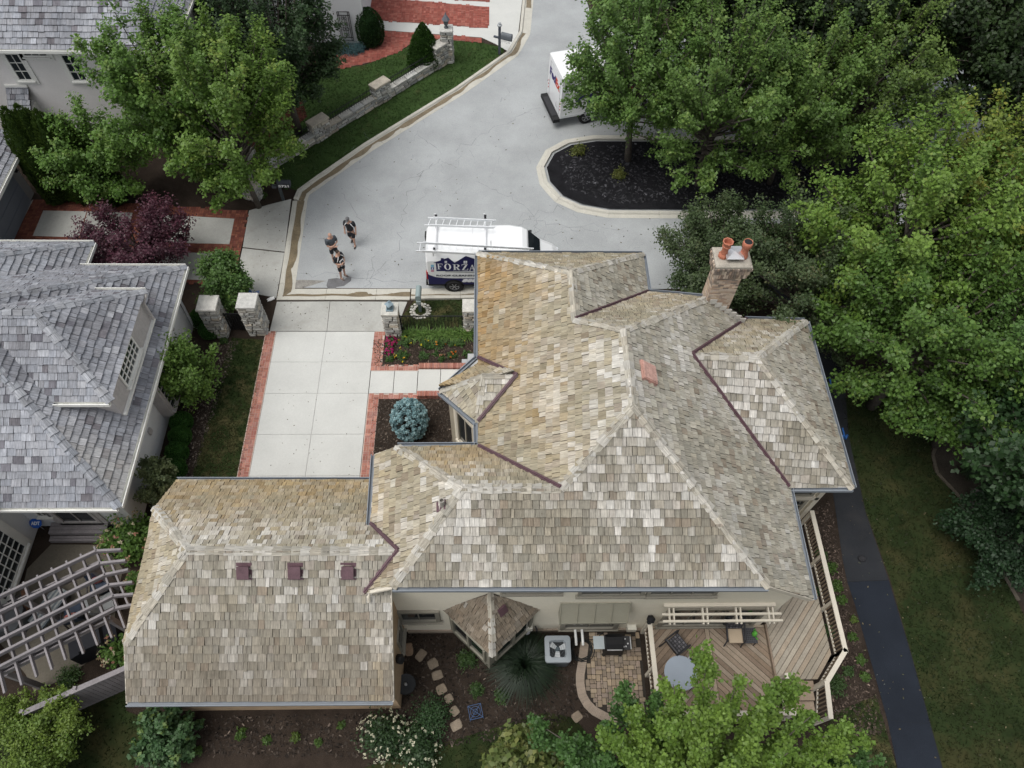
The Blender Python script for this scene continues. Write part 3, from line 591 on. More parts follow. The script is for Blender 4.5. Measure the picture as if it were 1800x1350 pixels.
for y0, y1 in ((pw0+.02, pw0+.26), (pw1-.26, pw1-.02)):
    b = MB(); x = -3.2
    while x < -1.2:
        b.box((x+.035, (y0+y1)/2, .13), (.062, y1-y0, .26), 0, jit(random.choice(bcol), .2)); x += .072
    b.build('brick_edging', m_brick, walk, kind='stuff')
b = MB(); b.slab([(-1.15, pw0+.05), (-.6, pw0+.05), (-.6, pw0+.7), (-1.15, pw0+.7)], 0, .3); b.slab([(-1.4, pw0+.05), (-1.16, pw0+.05), (-1.16, pw0+.5), (-1.4, pw0+.5)], 0, .18); b.build('stone_step', mat('grey step', (.36, .37, .38), rough=.85, var=.1), walk)
# neighbour's brick court with concrete panels (left)
bc2 = [(.20, .075, .05), (.17, .06, .045), (.23, .09, .06), (.15, .055, .04)]
m_mort2 = mat('dark sand joint', (.07, .045, .035), rough=1, var=.2, bump=.2)
court = brick_field('brick_court', G((56,352),(200,356),(436,371),(417,476),(400,500),(330,498),(200,470),(0,440),(14,425)), bc2, mort=m_mort2, L=.22)
for q in (((76,370),(152,371.5),(138.5,417),(57.5,414.5)), ((154,371.5),(233,374),(222,420),(140.5,417)), ((256,377),(333,380),(324,427),(245,423)), ((335,380),(412,384.5),(403,429),(326,427)),
          ((316,443),(398,446.5),(389,494),(305,490)), ((232,438),(314,443),(303,490),(222,485)), ((140,430),(222,437),(212,480),(130,470))):
    b = MB(); b.slab(G(*q, z=.04), -.01, .04); b.build('concrete_panel', m_conc2, court)
b = MB(); b.slab(G((55,355),(59,352),(14,440),(-10,445),(16,425),(42,360)), -.01, .05); b.build('garage_sill', m_conc2, court)
nap = thing('apron', kind='structure', loc=tuple(P(465,440)))
for q in (((438,371),(470,361),(512,350.5),(507,390),(500.5,443),(427,435)), ((426.5,437),(500,445),(486,524),(444,516),(418,478))):
    b = MB(); b.slab(G(*q), -.01, .03); b.build('apron_slab', m_conc2, nap)
m_mort3 = mat('red sand joint', (.22, .10, .08), rough=1, var=.2, bump=.2)
# neighbour's drive (top)
bc3 = [(.27, .085, .065), (.235, .07, .055), (.30, .11, .085)]
sheet('driveway', G((636,-60),(924,-60),(918,0),(911,58),(892,90),(872,78),(846,66),(656,52),(648,40)), .010, m_conc)
brick_field('brick_drive', G((654,-2),(735,2),(860,13),(858,50),(648,35)), bc3, z=.034, L=.24, mort=m_mort3)
brick_field('brick_drive', G((665,-60),(860,-60),(861,4),(655,-9)), bc3, z=.034, L=.24, mort=m_mort3)
brick_field('brick_walk', G((656,53),(846,67),(847,75),(760,69),(733,70),(700,92),(655,109),(600,121),(545,123),(562,100),(600,98),(648,90),(668,74)), bc3, z=.034, L=.24, mort=m_mort3)
# ---- black path by the side of the house
pl_, pr_ = [(1418,600),(1442,650),(1456,700),(1463,860),(1481,985),(1489,1023)], [(1484,668),(1492,770),(1521,900),(1562,1020)]
sheet('path', G(*pl_, *pr_[::-1]), .02, m_asph2)
sheet('path', G((1489,1023),(1503,1065),(1560,1268),(1577,1350),(1595,1420),(1680,1420),(1656,1350),(1601,1150),(1562,1020)), .022, m_asph)
pj = MB(); a, c = P(1566,1267), P(1630,1272); pj.beam((a[0], a[1], .023), (c[0], c[1], .023), .012, .004)
a, c = P(1489,1023), P(1562,1020); pj.beam((a[0], a[1], .023), (c[0], c[1], .023), .02, .006); pj.build('path_joint', mat('joint', (.012, .013, .015), rough=.9, var=.1), None, 'stuff')
blue = mat('blue marking paint', (.03, .13, .42), rough=.7, var=.2, s1=8, s2=40, bump=0)
for q in (((1481,752),(1484,764),(1486,772)), ((1481,765),(1486,772),(1490,764))), (((1458,662),(1460,672),(1463,683)), ((1455,674),(1463,684),(1466,677))):
    b = MB()
    for ln in q:
        for a, c in zip(ln[:-1], ln[1:]): A, C_ = P(*a, .026), P(*c, .026); b.beam(A, C_, .07, .003)
    b.build('arrow_marking', blue, None, 'structure')
b = MB()
for k in range(26):
    a = P(random.uniform(437, 453), random.uniform(513, 520), .034); t = random.uniform(0, 3); b.beam(a, a+np.array([math.cos(t)*.12, math.sin(t)*.12, 0]), .03, .003)
b.build('paint_scribble', blue, None, 'stuff')
lv = MB()
def leaf_litter(n, u0, u1, v0, v1, z, cols, s=.05):
    for k in range(n):
        p = P(random.uniform(u0, u1), random.uniform(v0, v1), z); a = random.uniform(0, 6.28); d = Vector((math.cos(a), math.sin(a), random.uniform(-.15, .15)))*s*random.uniform(.4, 1.2); e = Vector((-d.y, d.x, .01))*.5; q = Vector(p); lv.add([q-d, q+e, q+d, q-e], [(0, 1, 2, 3)], jit(random.choice(cols), .3))
leaf_litter(240, 520, 1190, 120, 500, .022, ((.10, .075, .045), (.06, .05, .035), (.14, .12, .06))); leaf_litter(60, 470, 655, 590, 840, .044, ((.13, .10, .06), (.07, .06, .04)), .03); leaf_litter(40, 490, 700, 532, 580, .038, ((.10, .08, .05), (.06, .05, .035)), .04); leaf_litter(50, 440, 510, 370, 520, .036, ((.10, .08, .05), (.06, .05, .035)), .04)
leaf_litter(70, 1470, 1640, 700, 1340, .03, ((.09, .10, .05), (.12, .10, .06), (.15, .16, .14)), .035); leaf_litter(120, 1480, 1780, 880, 1340, .06, ((.16, .13, .07), (.12, .12, .06)), .04)
lv.build('fallen_leaves', m_leaf, None, 'stuff')
# ---- grass blades and mulch chips
def scatter(poly, dens):
    xs = [p[0] for p in poly]; ys = [p[1] for p in poly]; A = (max(xs)-min(xs))*(max(ys)-min(ys)); n = int(A*dens); q = np.c_[rng.uniform(min(xs), max(xs), n), rng.uniform(min(ys), max(ys), n)]
    return [p for p in q if inpoly(p[0], p[1], poly)]
def raw_mesh(name, verts, nper, cols, m, parent=None, kind=None, faces_per=None, **kw):
    """verts (N,k,3): N separate k-gons"""
    N, k = verts.shape[:2]; me = bpy.data.meshes.new(name); v = verts.reshape(-1, 3); org = np.zeros(3)
    if parent is None: org = np.array([v[:, 0].mean(), v[:, 1].mean(), v[:, 2].min()])
    me.vertices.add(N*k); me.vertices.foreach_set('co', (v-org).astype('f4').ravel()); me.loops.add(N*k); me.loops.foreach_set('vertex_index', np.arange(N*k, dtype='i4'))
    me.polygons.add(N); me.polygons.foreach_set('loop_start', np.arange(0, N*k, k, dtype='i4')); me.polygons.foreach_set('loop_total', np.full(N, k, 'i4')); me.update(calc_edges=True)
    a = me.attributes.new('Col', 'FLOAT_COLOR', 'FACE'); a.data.foreach_set('color', np.c_[cols, np.ones(N)].astype('f4').ravel()); me.materials.append(m)
    o = bpy.data.objects.new(name, me); COL.objects.link(o); o.location = org; ORG[o.name] = org; return fin(o, parent, kind, **kw)
def grass(poly, dens, h, cols):
    pts = scatter(poly, dens)
    if not pts: return
    p = np.array(pts); N = len(p)*3; p = np.repeat(p, 3, 0)+rng.normal(0, .03, (N, 2)); a = rng.uniform(0, 6.28, N); hh = h*rng.uniform(.5, 1.3, N); lean = rng.normal(0, .5, (N, 2))*hh[:, None]
    w = .012+.01*rng.random(N); dx = np.c_[np.cos(a)*w, np.sin(a)*w]; z = np.full(N, .006)
    V = np.stack([np.c_[p-dx, z], np.c_[p+dx, z], np.c_[p+lean, z+hh]], 1)
    nz = np.array([mnoise.noise(Vector((x*.6, y*.6, 2))) for x, y in p[::3]]).repeat(3); t = np.clip(.5+nz*1.3, 0, 1)[:, None]
    c = (np.array(cols[0])*(1-t)+np.array(cols[1])*t)*rng.uniform(.65, 1.35, (N, 1)); raw_mesh('grass', V, 3, c, m_leaf, None, 'stuff')
gcol = ((.028, .055, .014), (.045, .065, .02))
grass(LW['upper'], 90, .07, ((.04, .085, .02), (.065, .105, .032))); grass(LW['strip'], 220, .06, ((.03, .055, .015), (.11, .095, .045))); grass(LW['front'], 220, .06, ((.035, .055, .018), (.10, .09, .045)))
grass(LW['right'], 130, .06, ((.018, .034, .010), (.038, .042, .016))); grass(LW['left'], 60, .07, ((.018, .034, .01), (.026, .04, .012))); grass(LW['back'], 80, .07, ((.018, .034, .01), (.026, .04, .012))); grass(LW['corner'], 160, .07, ((.025, .045, .014), (.07, .055, .03)))
def chips(poly, dens, z, base, sz=.03):
    p = np.array(scatter(poly, dens)); N = len(p); a = rng.uniform(0, 6.28, N); l = sz*rng.uniform(.5, 1.8, N); w = l*rng.uniform(.25, .6, N); t = np.c_[np.cos(a), np.sin(a)]; b_ = np.c_[-np.sin(a), np.cos(a)]; zz = z+.012*rng.random(N); dz = rng.normal(0, .014, N)
    V = np.stack([np.c_[p-t*l[:, None]-b_*w[:, None], zz-dz], np.c_[p+t*l[:, None]-b_*w[:, None], zz+dz], np.c_[p+t*l[:, None]+b_*w[:, None], zz+dz+.008], np.c_[p-t*l[:, None]+b_*w[:, None], zz-dz+.008]], 1)
    c = np.array(base)*rng.lognormal(0, .55, (N, 1)); raw_mesh('mulch_chips', V, 4, c, m_brick, None, 'stuff')
chips(G((660,645),(657,598),(838,590),(838,640)), 260, .018, (.05, .038, .03)); chips(G((655,700),(800,695),(815,790),(650,800)), 220, .008, (.05, .04, .032))
chips(G((690,1115),(1040,1115),(1010,1180),(1040,1260),(960,1290),(640,1330),(260,1330),(250,1262),(690,1252)), 170, .008, (.034, .027, .022))
chips(G((1400,905),(1460,880),(1490,1050),(1560,1290),(1470,1300),(1450,1200),(1490,1140)), 230, .008, (.06, .045, .036), .028)
chips(G((975,280),(1060,255),(1450,255),(1500,360),(1080,360),(1000,335)), 60, .11, (.03, .03, .033), .05)
chips(G((335,850),(420,600),(380,600),(340,680),(320,720),(300,850)), 230, .012, (.09, .075, .062), .026)
# ================================================================ vegetation
def unit(a): return a/np.maximum(1e-9, np.linalg.norm(a, axis=-1, keepdims=True))
def leaf_quads(c, nrm, tan, L, Wd):
    tan = unit(tan-nrm*(tan*nrm).sum(-1, keepdims=True)); b = np.cross(nrm, tan); L = L[:, None]; Wd = Wd[:, None]
    return np.stack([c-tan*L*.5, c+b*Wd*.5-tan*L*.05+nrm*L*.08, c+tan*L*.5, c-b*Wd*.5-tan*L*.05+nrm*L*.08], 1)
def tree(name, label, cat, cu, cv, hc, rx, rz, nb=46, nsh=11, nlf=26, leaf=.12, cols=((.05, .10, .02), (.10, .17, .035)), ry=None, up=.35, group=None, shoot=.75, tip=(.16, .23, .05), tipf=.12, trunk_r=.11, inner=.3, lean=(0, 0), seed=1, wide=.75, bottom=-.55, jag=.25, multi=1, clump=.16, ax=0.):
    """trunk with limbs; every limb carries side shoots, every shoot its own leaves"""
    g = np.random.default_rng(seed); ry = ry or rx; C = P(cu, cv, hc); base = np.array([C[0]+lean[0], C[1]+lean[1], 0.])
    root = thing(name, label, cat, tuple(base), group)
    d = unit(g.normal(size=(nb, 3))); d[:, 2] = np.where(d[:, 2] < bottom, -d[:, 2]*.6, d[:, 2]); d = unit(d)
    rr = 1+g.uniform(-jag, jag*.55, (nb, 1)); tipp = C+d*np.array([rx, ry, rz])*rr
    t0 = np.clip((tipp[:, 2]-hc+rz)/(2*rz), 0, 1); z0 = np.clip((hc-rz*.95)+t0*rz*.95*g.uniform(.5, .9, nb), .25*hc, None)
    ax0 = base[None, :]*1.; s = np.stack([base[0]+(C[0]-base[0])*z0/hc, base[1]+(C[1]-base[1])*z0/hc, z0], 1)
    m = (s+tipp)/2; m[:, 2] -= np.abs(tipp[:, 2]-s[:, 2])*.12; m[:, 2] += (1-up)*.15*rz
    tb = MB(); tb.tube([base, base*(.5)+np.array([C[0], C[1], hc])*.5-np.array([0, 0, hc*.2]), (C[0], C[1], hc), (C[0]+.1, C[1], hc+rz*.5)], [trunk_r*1.35, trunk_r, trunk_r*.6, trunk_r*.2], 8)
    for i in range(0, nb):
        L = np.linalg.norm(tipp[i]-s[i]); r0 = min(trunk_r*.5, .014*L+.008); tb.tube([s[i], m[i], tipp[i]*.92+m[i]*.08], [r0, r0*.6, r0*.25], 5, caps=False)
    tb.build('trunk', m_bark, root, smooth=True)
    # shoots
    t = (inner+(1-inner)*g.random((nb, nsh))**.75)[..., None]; t[:, 0] = 1.
    q = (1-t)**2*s[:, None]+2*t*(1-t)*m[:, None]+t*t*tipp[:, None]; bd = unit((tipp-s))[:, None]
    sd_ = unit(g.normal(size=(nb, nsh, 3))*wide+bd*.8+np.array([0, 0, up])+unit(q-C)*.5); sl = shoot*g.uniform(.45, 1.15, (nb, nsh, 1))*(1.15-.45*t)
    k = g.random((nb, nsh, nlf, 1)); pos = q[:, :, None]+sd_[:, :, None]*sl[:, :, None]*k+g.normal(size=(nb, nsh, nlf, 3))*clump*(1-.45*k)
    N = nb*nsh*nlf; pos = pos.reshape(N, 3); out = unit(pos-C); nr = unit(g.normal(size=(N, 3))*.55+out*.45+np.array([0, 0, .75])); tn = unit(np.repeat(sd_.reshape(-1, 3), nlf, 0)+g.normal(size=(N, 3))*.8-np.array([0, 0, .25]))
    ls = leaf*g.uniform(.6, 1.25, N); V = leaf_quads(pos, nr, tn, ls, ls*g.uniform(.55, .9, N))
    bt_ = g.random((nb, 1, 1)); st_ = g.random((nb, nsh, 1)); mixv = np.clip(.62*bt_+.45*st_+.22*g.random((nb, nsh, nlf))-.05, 0, 1).reshape(N, 1)
    c = np.array(cols[0])*(1-mixv)+np.array(cols[1])*mixv; tp = ((g.random((nb, nsh, 1)) < tipf)*(k[..., 0] > .45)).reshape(N, 1); c = np.where(tp, c*.35+np.array(tip)*.65, c)
    c = c*g.uniform(.75, 1.25, (N, 1)); raw_mesh('crown', V, 4, c, m_leaf, root); return root
def tuft(name, label, cat, base, prof, n=2600, leaf=.09, wl=.35, cols=((.03, .06, .02), (.06, .10, .03)), group=None, core=True, out=.7, upb=.35, seed=1, sx=1., sy=1., rough=.12, stem=True, kind=None, part='foliage', bl=None):
    """clipped or conifer-like shrub: short shoots standing out of a body of revolution (prof: (r,z) from the ground up)"""
    g = np.random.default_rng(seed); base = np.array(base, float); root = thing(name, label, cat, tuple(base), group)
    pr = np.array(prof, float); seg = np.linalg.norm(np.diff(pr, axis=0), axis=1)*(pr[:-1, 0]+pr[1:, 0]+.02); cs = np.r_[0, np.cumsum(seg)]/seg.sum()
    tt = g.random(n); r = np.interp(tt, cs, pr[:, 0]); z = np.interp(tt, cs, pr[:, 1]); dz = np.interp(tt+.01, cs, pr[:, 1])-np.interp(tt-.01, cs, pr[:, 1]); dr = np.interp(tt+.01, cs, pr[:, 0])-np.interp(tt-.01, cs, pr[:, 0])
    a = g.uniform(0, 2*np.pi, n); lump = np.array([mnoise.noise(Vector((math.cos(x)*2.2+seed, math.sin(x)*2.2, y*2.5))) for x, y in zip(a, z/max(.3, pr[:, 1].max()))]); r = r*(1+rough*lump*1.6)+g.normal(0, .012, n)
    pos = base+np.c_[np.cos(a)*r*sx, np.sin(a)*r*sy, z]; nn = unit(np.c_[np.cos(a)*dz, np.sin(a)*dz, -dr]); sd_ = unit(nn*out+np.array([0, 0, upb])+g.normal(size=(n, 3))*.35)
    ls = leaf*g.uniform(.6, 1.4, n); nr = unit(np.cross(sd_, g.normal(size=(n, 3)))); V1 = leaf_quads(pos+sd_*ls[:, None]*.35, nr, sd_, ls, ls*wl); nr2 = unit(np.cross(sd_, nr)); V2 = leaf_quads(pos+sd_*ls[:, None]*.35, nr2, sd_, ls*.9, ls*wl)
    mv = np.clip(.5+lump*.9+g.normal(0, .22, n), 0, 1)[:, None]; c = (np.array(cols[0])*(1-mv)+np.array(cols[1])*mv)*g.uniform(.75, 1.3, (n, 1))
    raw_mesh(part, np.r_[V1, V2], 4, np.r_[c, c*.9], m_leaf, root)
    if stem:
        b = MB(); b.lathe(base, [(max(.01, r_*.86), z_*.96) for r_, z_ in prof], 12, tuple(np.array(cols[0])*.55), sx, sy); b.build('stem', m_brick, root)
    return root
def blades(n, c0, L, W_, spread, g, cols, droop=.5, r0=.1, up0=1.):
    a = g.uniform(0, 2*np.pi, n); d = np.c_[np.cos(a), np.sin(a), np.zeros(n)]; l = L*g.uniform(.55, 1.1, n); sp = spread*g.uniform(.25, 1., n); b0 = np.array(c0)+d*(r0*g.random((n, 1)))
    p1 = b0+d*(l*sp*.4)[:, None]+np.array([0, 0, 1])*(l*up0*(1-.35*sp)*.55)[:, None]; p2 = b0+d*(l*sp*.95)[:, None]+np.array([0, 0, 1])*(l*up0*(1-.35*sp)*(.8-droop*sp))[:, None]
    s = np.c_[-np.sin(a), np.cos(a), np.zeros(n)]*W_/2; V = np.concatenate([np.stack([b0-s, b0+s, p1+s, p1-s], 1), np.stack([p1-s, p1+s, p2+s*.25, p2-s*.25], 1)])
    m = g.random((n, 1)); c = (np.array(cols[0])*(1-m)+np.array(cols[1])*m)*g.uniform(.7, 1.3, (n, 1)); return V, np.r_[c, c]
def clump(name, label, cat, base, n, L, W_, spread, cols, seed=1, droop=.5, r0=.1, group=None, up0=1.):
    g = np.random.default_rng(seed); V, c = blades(n, base, L, W_, spread, g, cols, droop, r0, up0); root = thing(name, label, cat, tuple(base), group); raw_mesh('foliage', V, 4, c, m_leaf, root); return root
def leafy(name, label, cat, base, r, h, n, leaf, cols, seed=1, group=None, flowers=None, nf=0, fs=.05, wl=.6, dome=True):
    """loose little plant: leaves through a low dome, optional blossoms on top"""
    g = np.random.default_rng(seed); base = np.array(base, float); root = thing(name, label, cat, tuple(base), group)
    ns = max(5, n//18); d = unit(g.normal(size=(ns, 3))); d[:, 2] = np.abs(d[:, 2]); e = d*np.array([r, r, h])*g.uniform(.55, 1.08, (ns, 1)); t = g.random((ns, n//ns, 1))**.6
    pos = (base+e[:, None]*t+g.normal(size=(ns, n//ns, 3))*r*.13).reshape(-1, 3); pos[:, 2] = np.maximum(pos[:, 2], base[2]+.02); N = len(pos); nr = unit(g.normal(size=(N, 3))*.5+np.array([0, 0, .8])+unit(pos-base)*.3); tn = unit(np.repeat(d, n//ns, 0)+g.normal(size=(N, 3))*.5)
    ls = leaf*g.uniform(.6, 1.25, N); m = np.clip(np.repeat(g.random((ns, 1)), n//ns, 0)*.6+g.random((N, 1))*.5, 0, 1); c = (np.array(cols[0])*(1-m)+np.array(cols[1])*m)*g.uniform(.75, 1.25, (N, 1))
    raw_mesh('foliage', leaf_quads(pos, nr, tn, ls, ls*wl), 4, c, m_leaf, root)
    b = MB()
    for k in range(0, ns, max(1, ns//10)): b.tube([base, base+e[k]*.5+np.array([0, 0, .03]), base+e[k]*.95], [r*.02+.004, r*.012+.003, .002], 4, caps=False)
    b.build('stem', m_bark, root)
    if flowers is not None:
        ff = g.random(nf)**.5*2*np.pi*7; q = unit(g.normal(size=(nf, 3))*np.array([1, 1, .5])+np.array([0, 0, .9])); p = base+q*np.array([r, r, h])*g.uniform(.9, 1.06, (nf, 1)); V, cc = [], []
        for k in range(nf):
            m_ = 6; pp = p[k]+g.normal(size=(m_, 3))*fs*.35; col = np.array(flowers[k % len(flowers)]); nn = unit(g.normal(size=(m_, 3))*.5+q[k]+np.array([0, 0, .5])); V.append(leaf_quads(pp, nn, unit(g.normal(size=(m_, 3))), np.full(m_, fs), np.full(m_, fs*.8))); cc.append(col*g.uniform(.75, 1.15, (m_, 1)))
        raw_mesh('blossom', np.concatenate(V), 4, np.concatenate(cc), m_leaf, root)
    return root
MAPLE = ((.07, .145, .024), (.13, .235, .044)); DARK = ((.022, .048, .017), (.042, .078, .027)); BRIGHT = ((.09, .175, .026), (.17, .27, .05)); LIME = ((.09, .16, .024), (.17, .24, .042)); DEEP = ((.032, .07, .018), (.07, .125, .034)); DULL = ((.048, .08, .03), (.085, .12, .05))
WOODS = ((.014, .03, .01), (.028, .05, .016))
# --- street trees and neighbours' trees
tree('maple_tree', 'broad green maple with ragged crown beside the white brick house', 'tree', 288, 165, 5.2, 2.7, 4.1, 70, 15, 32, .15, MAPLE, seed=11, lean=(.6, -.3), tipf=.14)
tree('maple_tree', 'green maple with yellowish tips leaning over the stone street wall', 'tree', 388, 200, 5.2, 3.1, 4.2, 72, 15, 32, .15, ((.075, .15, .024), (.15, .245, .045)), seed=12, tip=(.2, .26, .05), lean=(.3, -.3))
tree('maple_tree', 'low young maple spreading in front of the arborvitae row', 'tree', 172, 268, 2.9, 2.2, 2.0, 44, 13, 28, .14, MAPLE, seed=10, tipf=.14, trunk_r=.08)
tree('pear_tree', 'dense dark green pear tree standing in a ring of red mulch', 'tree', 480, 66, 5.4, 2.9, 4.2, 80, 16, 26, .15, DARK, seed=13, tipf=.05, tip=(.05, .10, .03), jag=.1, trunk_r=.16)
tree('spruce_tree', 'dark bluish evergreen tree half hidden behind the pear tree', 'tree', 370, 5, 4.2, 2.1, 4.2, 60, 14, 26, .13, ((.03, .06, .04), (.05, .085, .055)), seed=14, tipf=0, jag=.1)
tree('japanese_maple', 'purple leaved japanese maple on the brick court', 'tree', 236, 424, 1.9, 2.25, 1.35, 64, 13, 24, .11, ((.038, .014, .022), (.11, .038, .058)), seed=15, tip=(.13, .05, .06), tipf=.15, trunk_r=.07, shoot=.6, bottom=-.3)
tree('ornamental_tree', 'small green weeping tree behind the pair of stone pillars', 'tree', 388, 492, 1.7, 1.08, 1.0, 44, 12, 24, .12, ((.06, .125, .028), (.10, .18, .045)), seed=16, trunk_r=.05, shoot=.42, up=0, bottom=-.8)
tree('ornamental_tree', 'small bright green tree against the white wall of the grey roofed house', 'tree', 325, 652, 1.7, 1.18, 1.5, 46, 12, 22, .12, ((.08, .155, .028), (.14, .235, .045)), seed=17, trunk_r=.05, shoot=.5)
tree('island_tree', 'leafy tree at the rounded end of the mulched island, over the delivery truck', 'tree', 1122, 118, 5.2, 2.9, 3.7, 74, 15, 30, .15, ((.068, .135, .028), (.125, .22, .05)), seed=21, up=.8, shoot=.95, trunk_r=.14, lean=(.25, -.4), group='trees on the street island')
tree('island_tree', 'leafy tree in the middle of the island with bare grey branches low in its crown', 'tree', 1265, 165, 5.1, 3.8, 4.1, 84, 14, 30, .15, ((.072, .138, .028), (.13, .22, .05)), seed=22, up=.8, shoot=1., trunk_r=.16, lean=(.1, -.4), jag=.35, group='trees on the street island')
tree('island_tree', 'slim leafy tree between the two larger trees of the street island', 'tree', 1410, 180, 4.9, 3.0, 3.9, 66, 14, 28, .15, ((.072, .138, .028), (.13, .22, .048)), seed=23, up=.8, shoot=.9, jag=.35, group='trees on the street island')
tree('island_tree', 'yellow green tree at the far end of the island over the silver car', 'tree', 1540, 140, 5.0, 3.5, 4.0, 76, 14, 28, .15, ((.07, .125, .028), (.14, .215, .048)), seed=24, up=.8, shoot=1., jag=.3, trunk_r=.16, lean=(-1.3, -.6), tipf=.2, group='trees on the street island')
tree('crabapple_tree', 'dull green tree right behind the brick chimney', 'tree', 1268, 452, 2.9, 2.5, 2.0, 70, 14, 32, .11, DULL, seed=25, tipf=.05, tip=(.11, .12, .05), shoot=.7, trunk_r=.1)
tree('crabapple_tree', 'large dull green tree shading the north corner of the shingled house', 'tree', 1425, 486, 3.6, 3.5, 2.8, 96, 15, 32, .11, DULL, seed=26, tipf=.08, tip=(.12, .11, .05), shoot=.7, trunk_r=.13)
tree('sugar_maple', 'big bright green maple at the bend of the black path', 'tree', 1612, 400, 6.6, 3.8, 3.6, 84, 15, 34, .15, BRIGHT, seed=27, shoot=.6, wide=1., clump=.22, trunk_r=.18, tipf=.18, tip=(.17, .22, .04), bottom=-.7)
tree('sugar_maple', 'green maple with low boughs over the lawn edge', 'tree', 1640, 585, 5.2, 3.6, 3.1, 80, 15, 32, .15, ((.058, .12, .022), (.105, .19, .038)), seed=28, shoot=.6, wide=1., clump=.2, trunk_r=.16, bottom=-.7)
tree('sugar_maple', 'maple turning yellow at its top by the edge of the wood', 'tree', 1752, 350, 6.6, 3.2, 3.4, 70, 14, 34, .15, ((.085, .155, .022), (.19, .24, .04)), seed=29, shoot=.6, wide=1., clump=.22, tip=(.30, .28, .05), tipf=.28, bottom=-.7)
tree('linden_tree', 'fresh green tree overhanging the rounded mulch bed', 'tree', 1775, 660, 5.2, 2.9, 3.3, 70, 14, 30, .13, ((.062, .13, .028), (.11, .20, .05)), seed=30, shoot=.6, trunk_r=.13, bottom=-.8)
tree('viburnum_shrub', 'dark green bush below the boulders of the mulch bed', 'shrub', 1772, 945, 1.4, 1.9, 1.4, 46, 13, 24, .12, ((.018, .042, .018), (.03, .066, .026)), seed=31, tipf=0, trunk_r=.05, shoot=.5)
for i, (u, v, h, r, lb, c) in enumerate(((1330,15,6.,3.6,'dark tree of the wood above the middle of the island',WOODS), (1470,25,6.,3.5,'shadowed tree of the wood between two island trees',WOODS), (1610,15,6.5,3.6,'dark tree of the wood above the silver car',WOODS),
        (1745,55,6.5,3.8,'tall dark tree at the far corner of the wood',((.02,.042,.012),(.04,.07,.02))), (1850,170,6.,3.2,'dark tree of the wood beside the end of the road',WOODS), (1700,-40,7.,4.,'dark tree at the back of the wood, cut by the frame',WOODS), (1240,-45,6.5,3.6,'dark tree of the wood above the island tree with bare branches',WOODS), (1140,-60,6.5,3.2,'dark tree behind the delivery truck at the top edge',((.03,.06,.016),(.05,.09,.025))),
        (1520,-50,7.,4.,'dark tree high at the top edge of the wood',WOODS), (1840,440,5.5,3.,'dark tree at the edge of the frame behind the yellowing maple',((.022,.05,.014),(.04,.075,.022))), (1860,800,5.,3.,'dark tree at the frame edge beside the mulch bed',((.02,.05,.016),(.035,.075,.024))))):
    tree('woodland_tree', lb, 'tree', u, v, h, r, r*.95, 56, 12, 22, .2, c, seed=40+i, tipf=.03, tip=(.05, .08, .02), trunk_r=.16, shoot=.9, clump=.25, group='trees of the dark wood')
# --- the near maple at the bottom, seen from above: upright shoots
def near_maple():
    g = np.random.default_rng(77); tips = [(1243,1136,7.2),(1182,1196,6.6),(1300,1190,6.4),(1402,1185,6.2),(1350,1225,6.6),(1215,1250,7.0),(1270,1245,7.2),(1430,1255,6.2),(1480,1275,6.0),(1180,1280,6.6),(1120,1250,5.6),(1060,1265,5.2),(1085,1215,4.6),(1150,1225,5.),(1240,1310,7.2),(1320,1300,7.),(1390,1320,6.8),(1520,1300,5.6),(1100,1320,6.2),(1160,1340,7.),(1450,1340,6.4),(1500,1350,5.6),(1290,1350,7.4),(1050,1330,5.2),(1340,1275,6.4),(1000,1330,4.8),(1010,1290,4.4),(935,1265,4.2),(1545,1332,5.0),(1080,1300,5.8),(1480,1312,6.0),(1130,1300,6.2),(1420,1370,6.8),(1250,1385,7.6),(1200,1370,7.),(1390,1390,6.6)]
    base = P(1235, 1440, 3.); base[2] = 0; root = thing('maple_tree', 'large bright green maple rising in front of the wooden deck', 'tree', tuple(base)); tb = MB(); tb.tube([base, base+np.array([0, 0, 2.2]), base+np.array([.1, .1, 4.2])], [.2, .16, .12], 9); V, Cc = [], []
    for (u, v, z) in tips:
        e = P(u, v, z); s = base+np.array([g.uniform(-.1, .1), 0, g.uniform(1.6, 3.2)]); mid = s*.45+e*.55; mid[2] -= .5; mid[:2] += (base[:2]-e[:2])*.02; tb.tube([s, mid, e*.95+mid*.05], [.06, .035, .01], 6, caps=False)
        for k in range(3):                                   # side limbs
            ee = e+np.array([g.normal(0, .17), g.normal(0, .17), g.uniform(-1.0, -.1)]); nsh, nlf = 15, 44; t = (.50+.50*g.random((nsh, 1))**.85); q = (1-t)**2*s+2*t*(1-t)*mid+t*t*(ee if k else e)
            sd_ = unit(g.normal(size=(nsh, 3))+np.array([0, 0, .55])); kk = g.random((nsh, nlf, 1)); pos = (q[:, None]+sd_[:, None]*kk*.21+g.normal(size=(nsh, nlf, 3))*.075).reshape(-1, 3); N = len(pos)
            nr = unit(g.normal(size=(N, 3))*.5+np.array([0, 0, .9])); tn = unit(g.normal(size=(N, 3))); ls = .105*g.uniform(.6, 1.2, N); V.append(leaf_quads(pos, nr, tn, ls, ls*g.uniform(.65, .95, N)))
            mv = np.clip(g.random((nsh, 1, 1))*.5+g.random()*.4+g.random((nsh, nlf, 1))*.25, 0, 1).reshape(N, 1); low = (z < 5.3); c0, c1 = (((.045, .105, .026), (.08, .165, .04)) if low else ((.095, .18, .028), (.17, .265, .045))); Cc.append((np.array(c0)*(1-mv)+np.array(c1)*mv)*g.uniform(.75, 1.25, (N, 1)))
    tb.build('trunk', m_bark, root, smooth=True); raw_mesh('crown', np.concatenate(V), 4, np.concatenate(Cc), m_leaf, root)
near_maple()
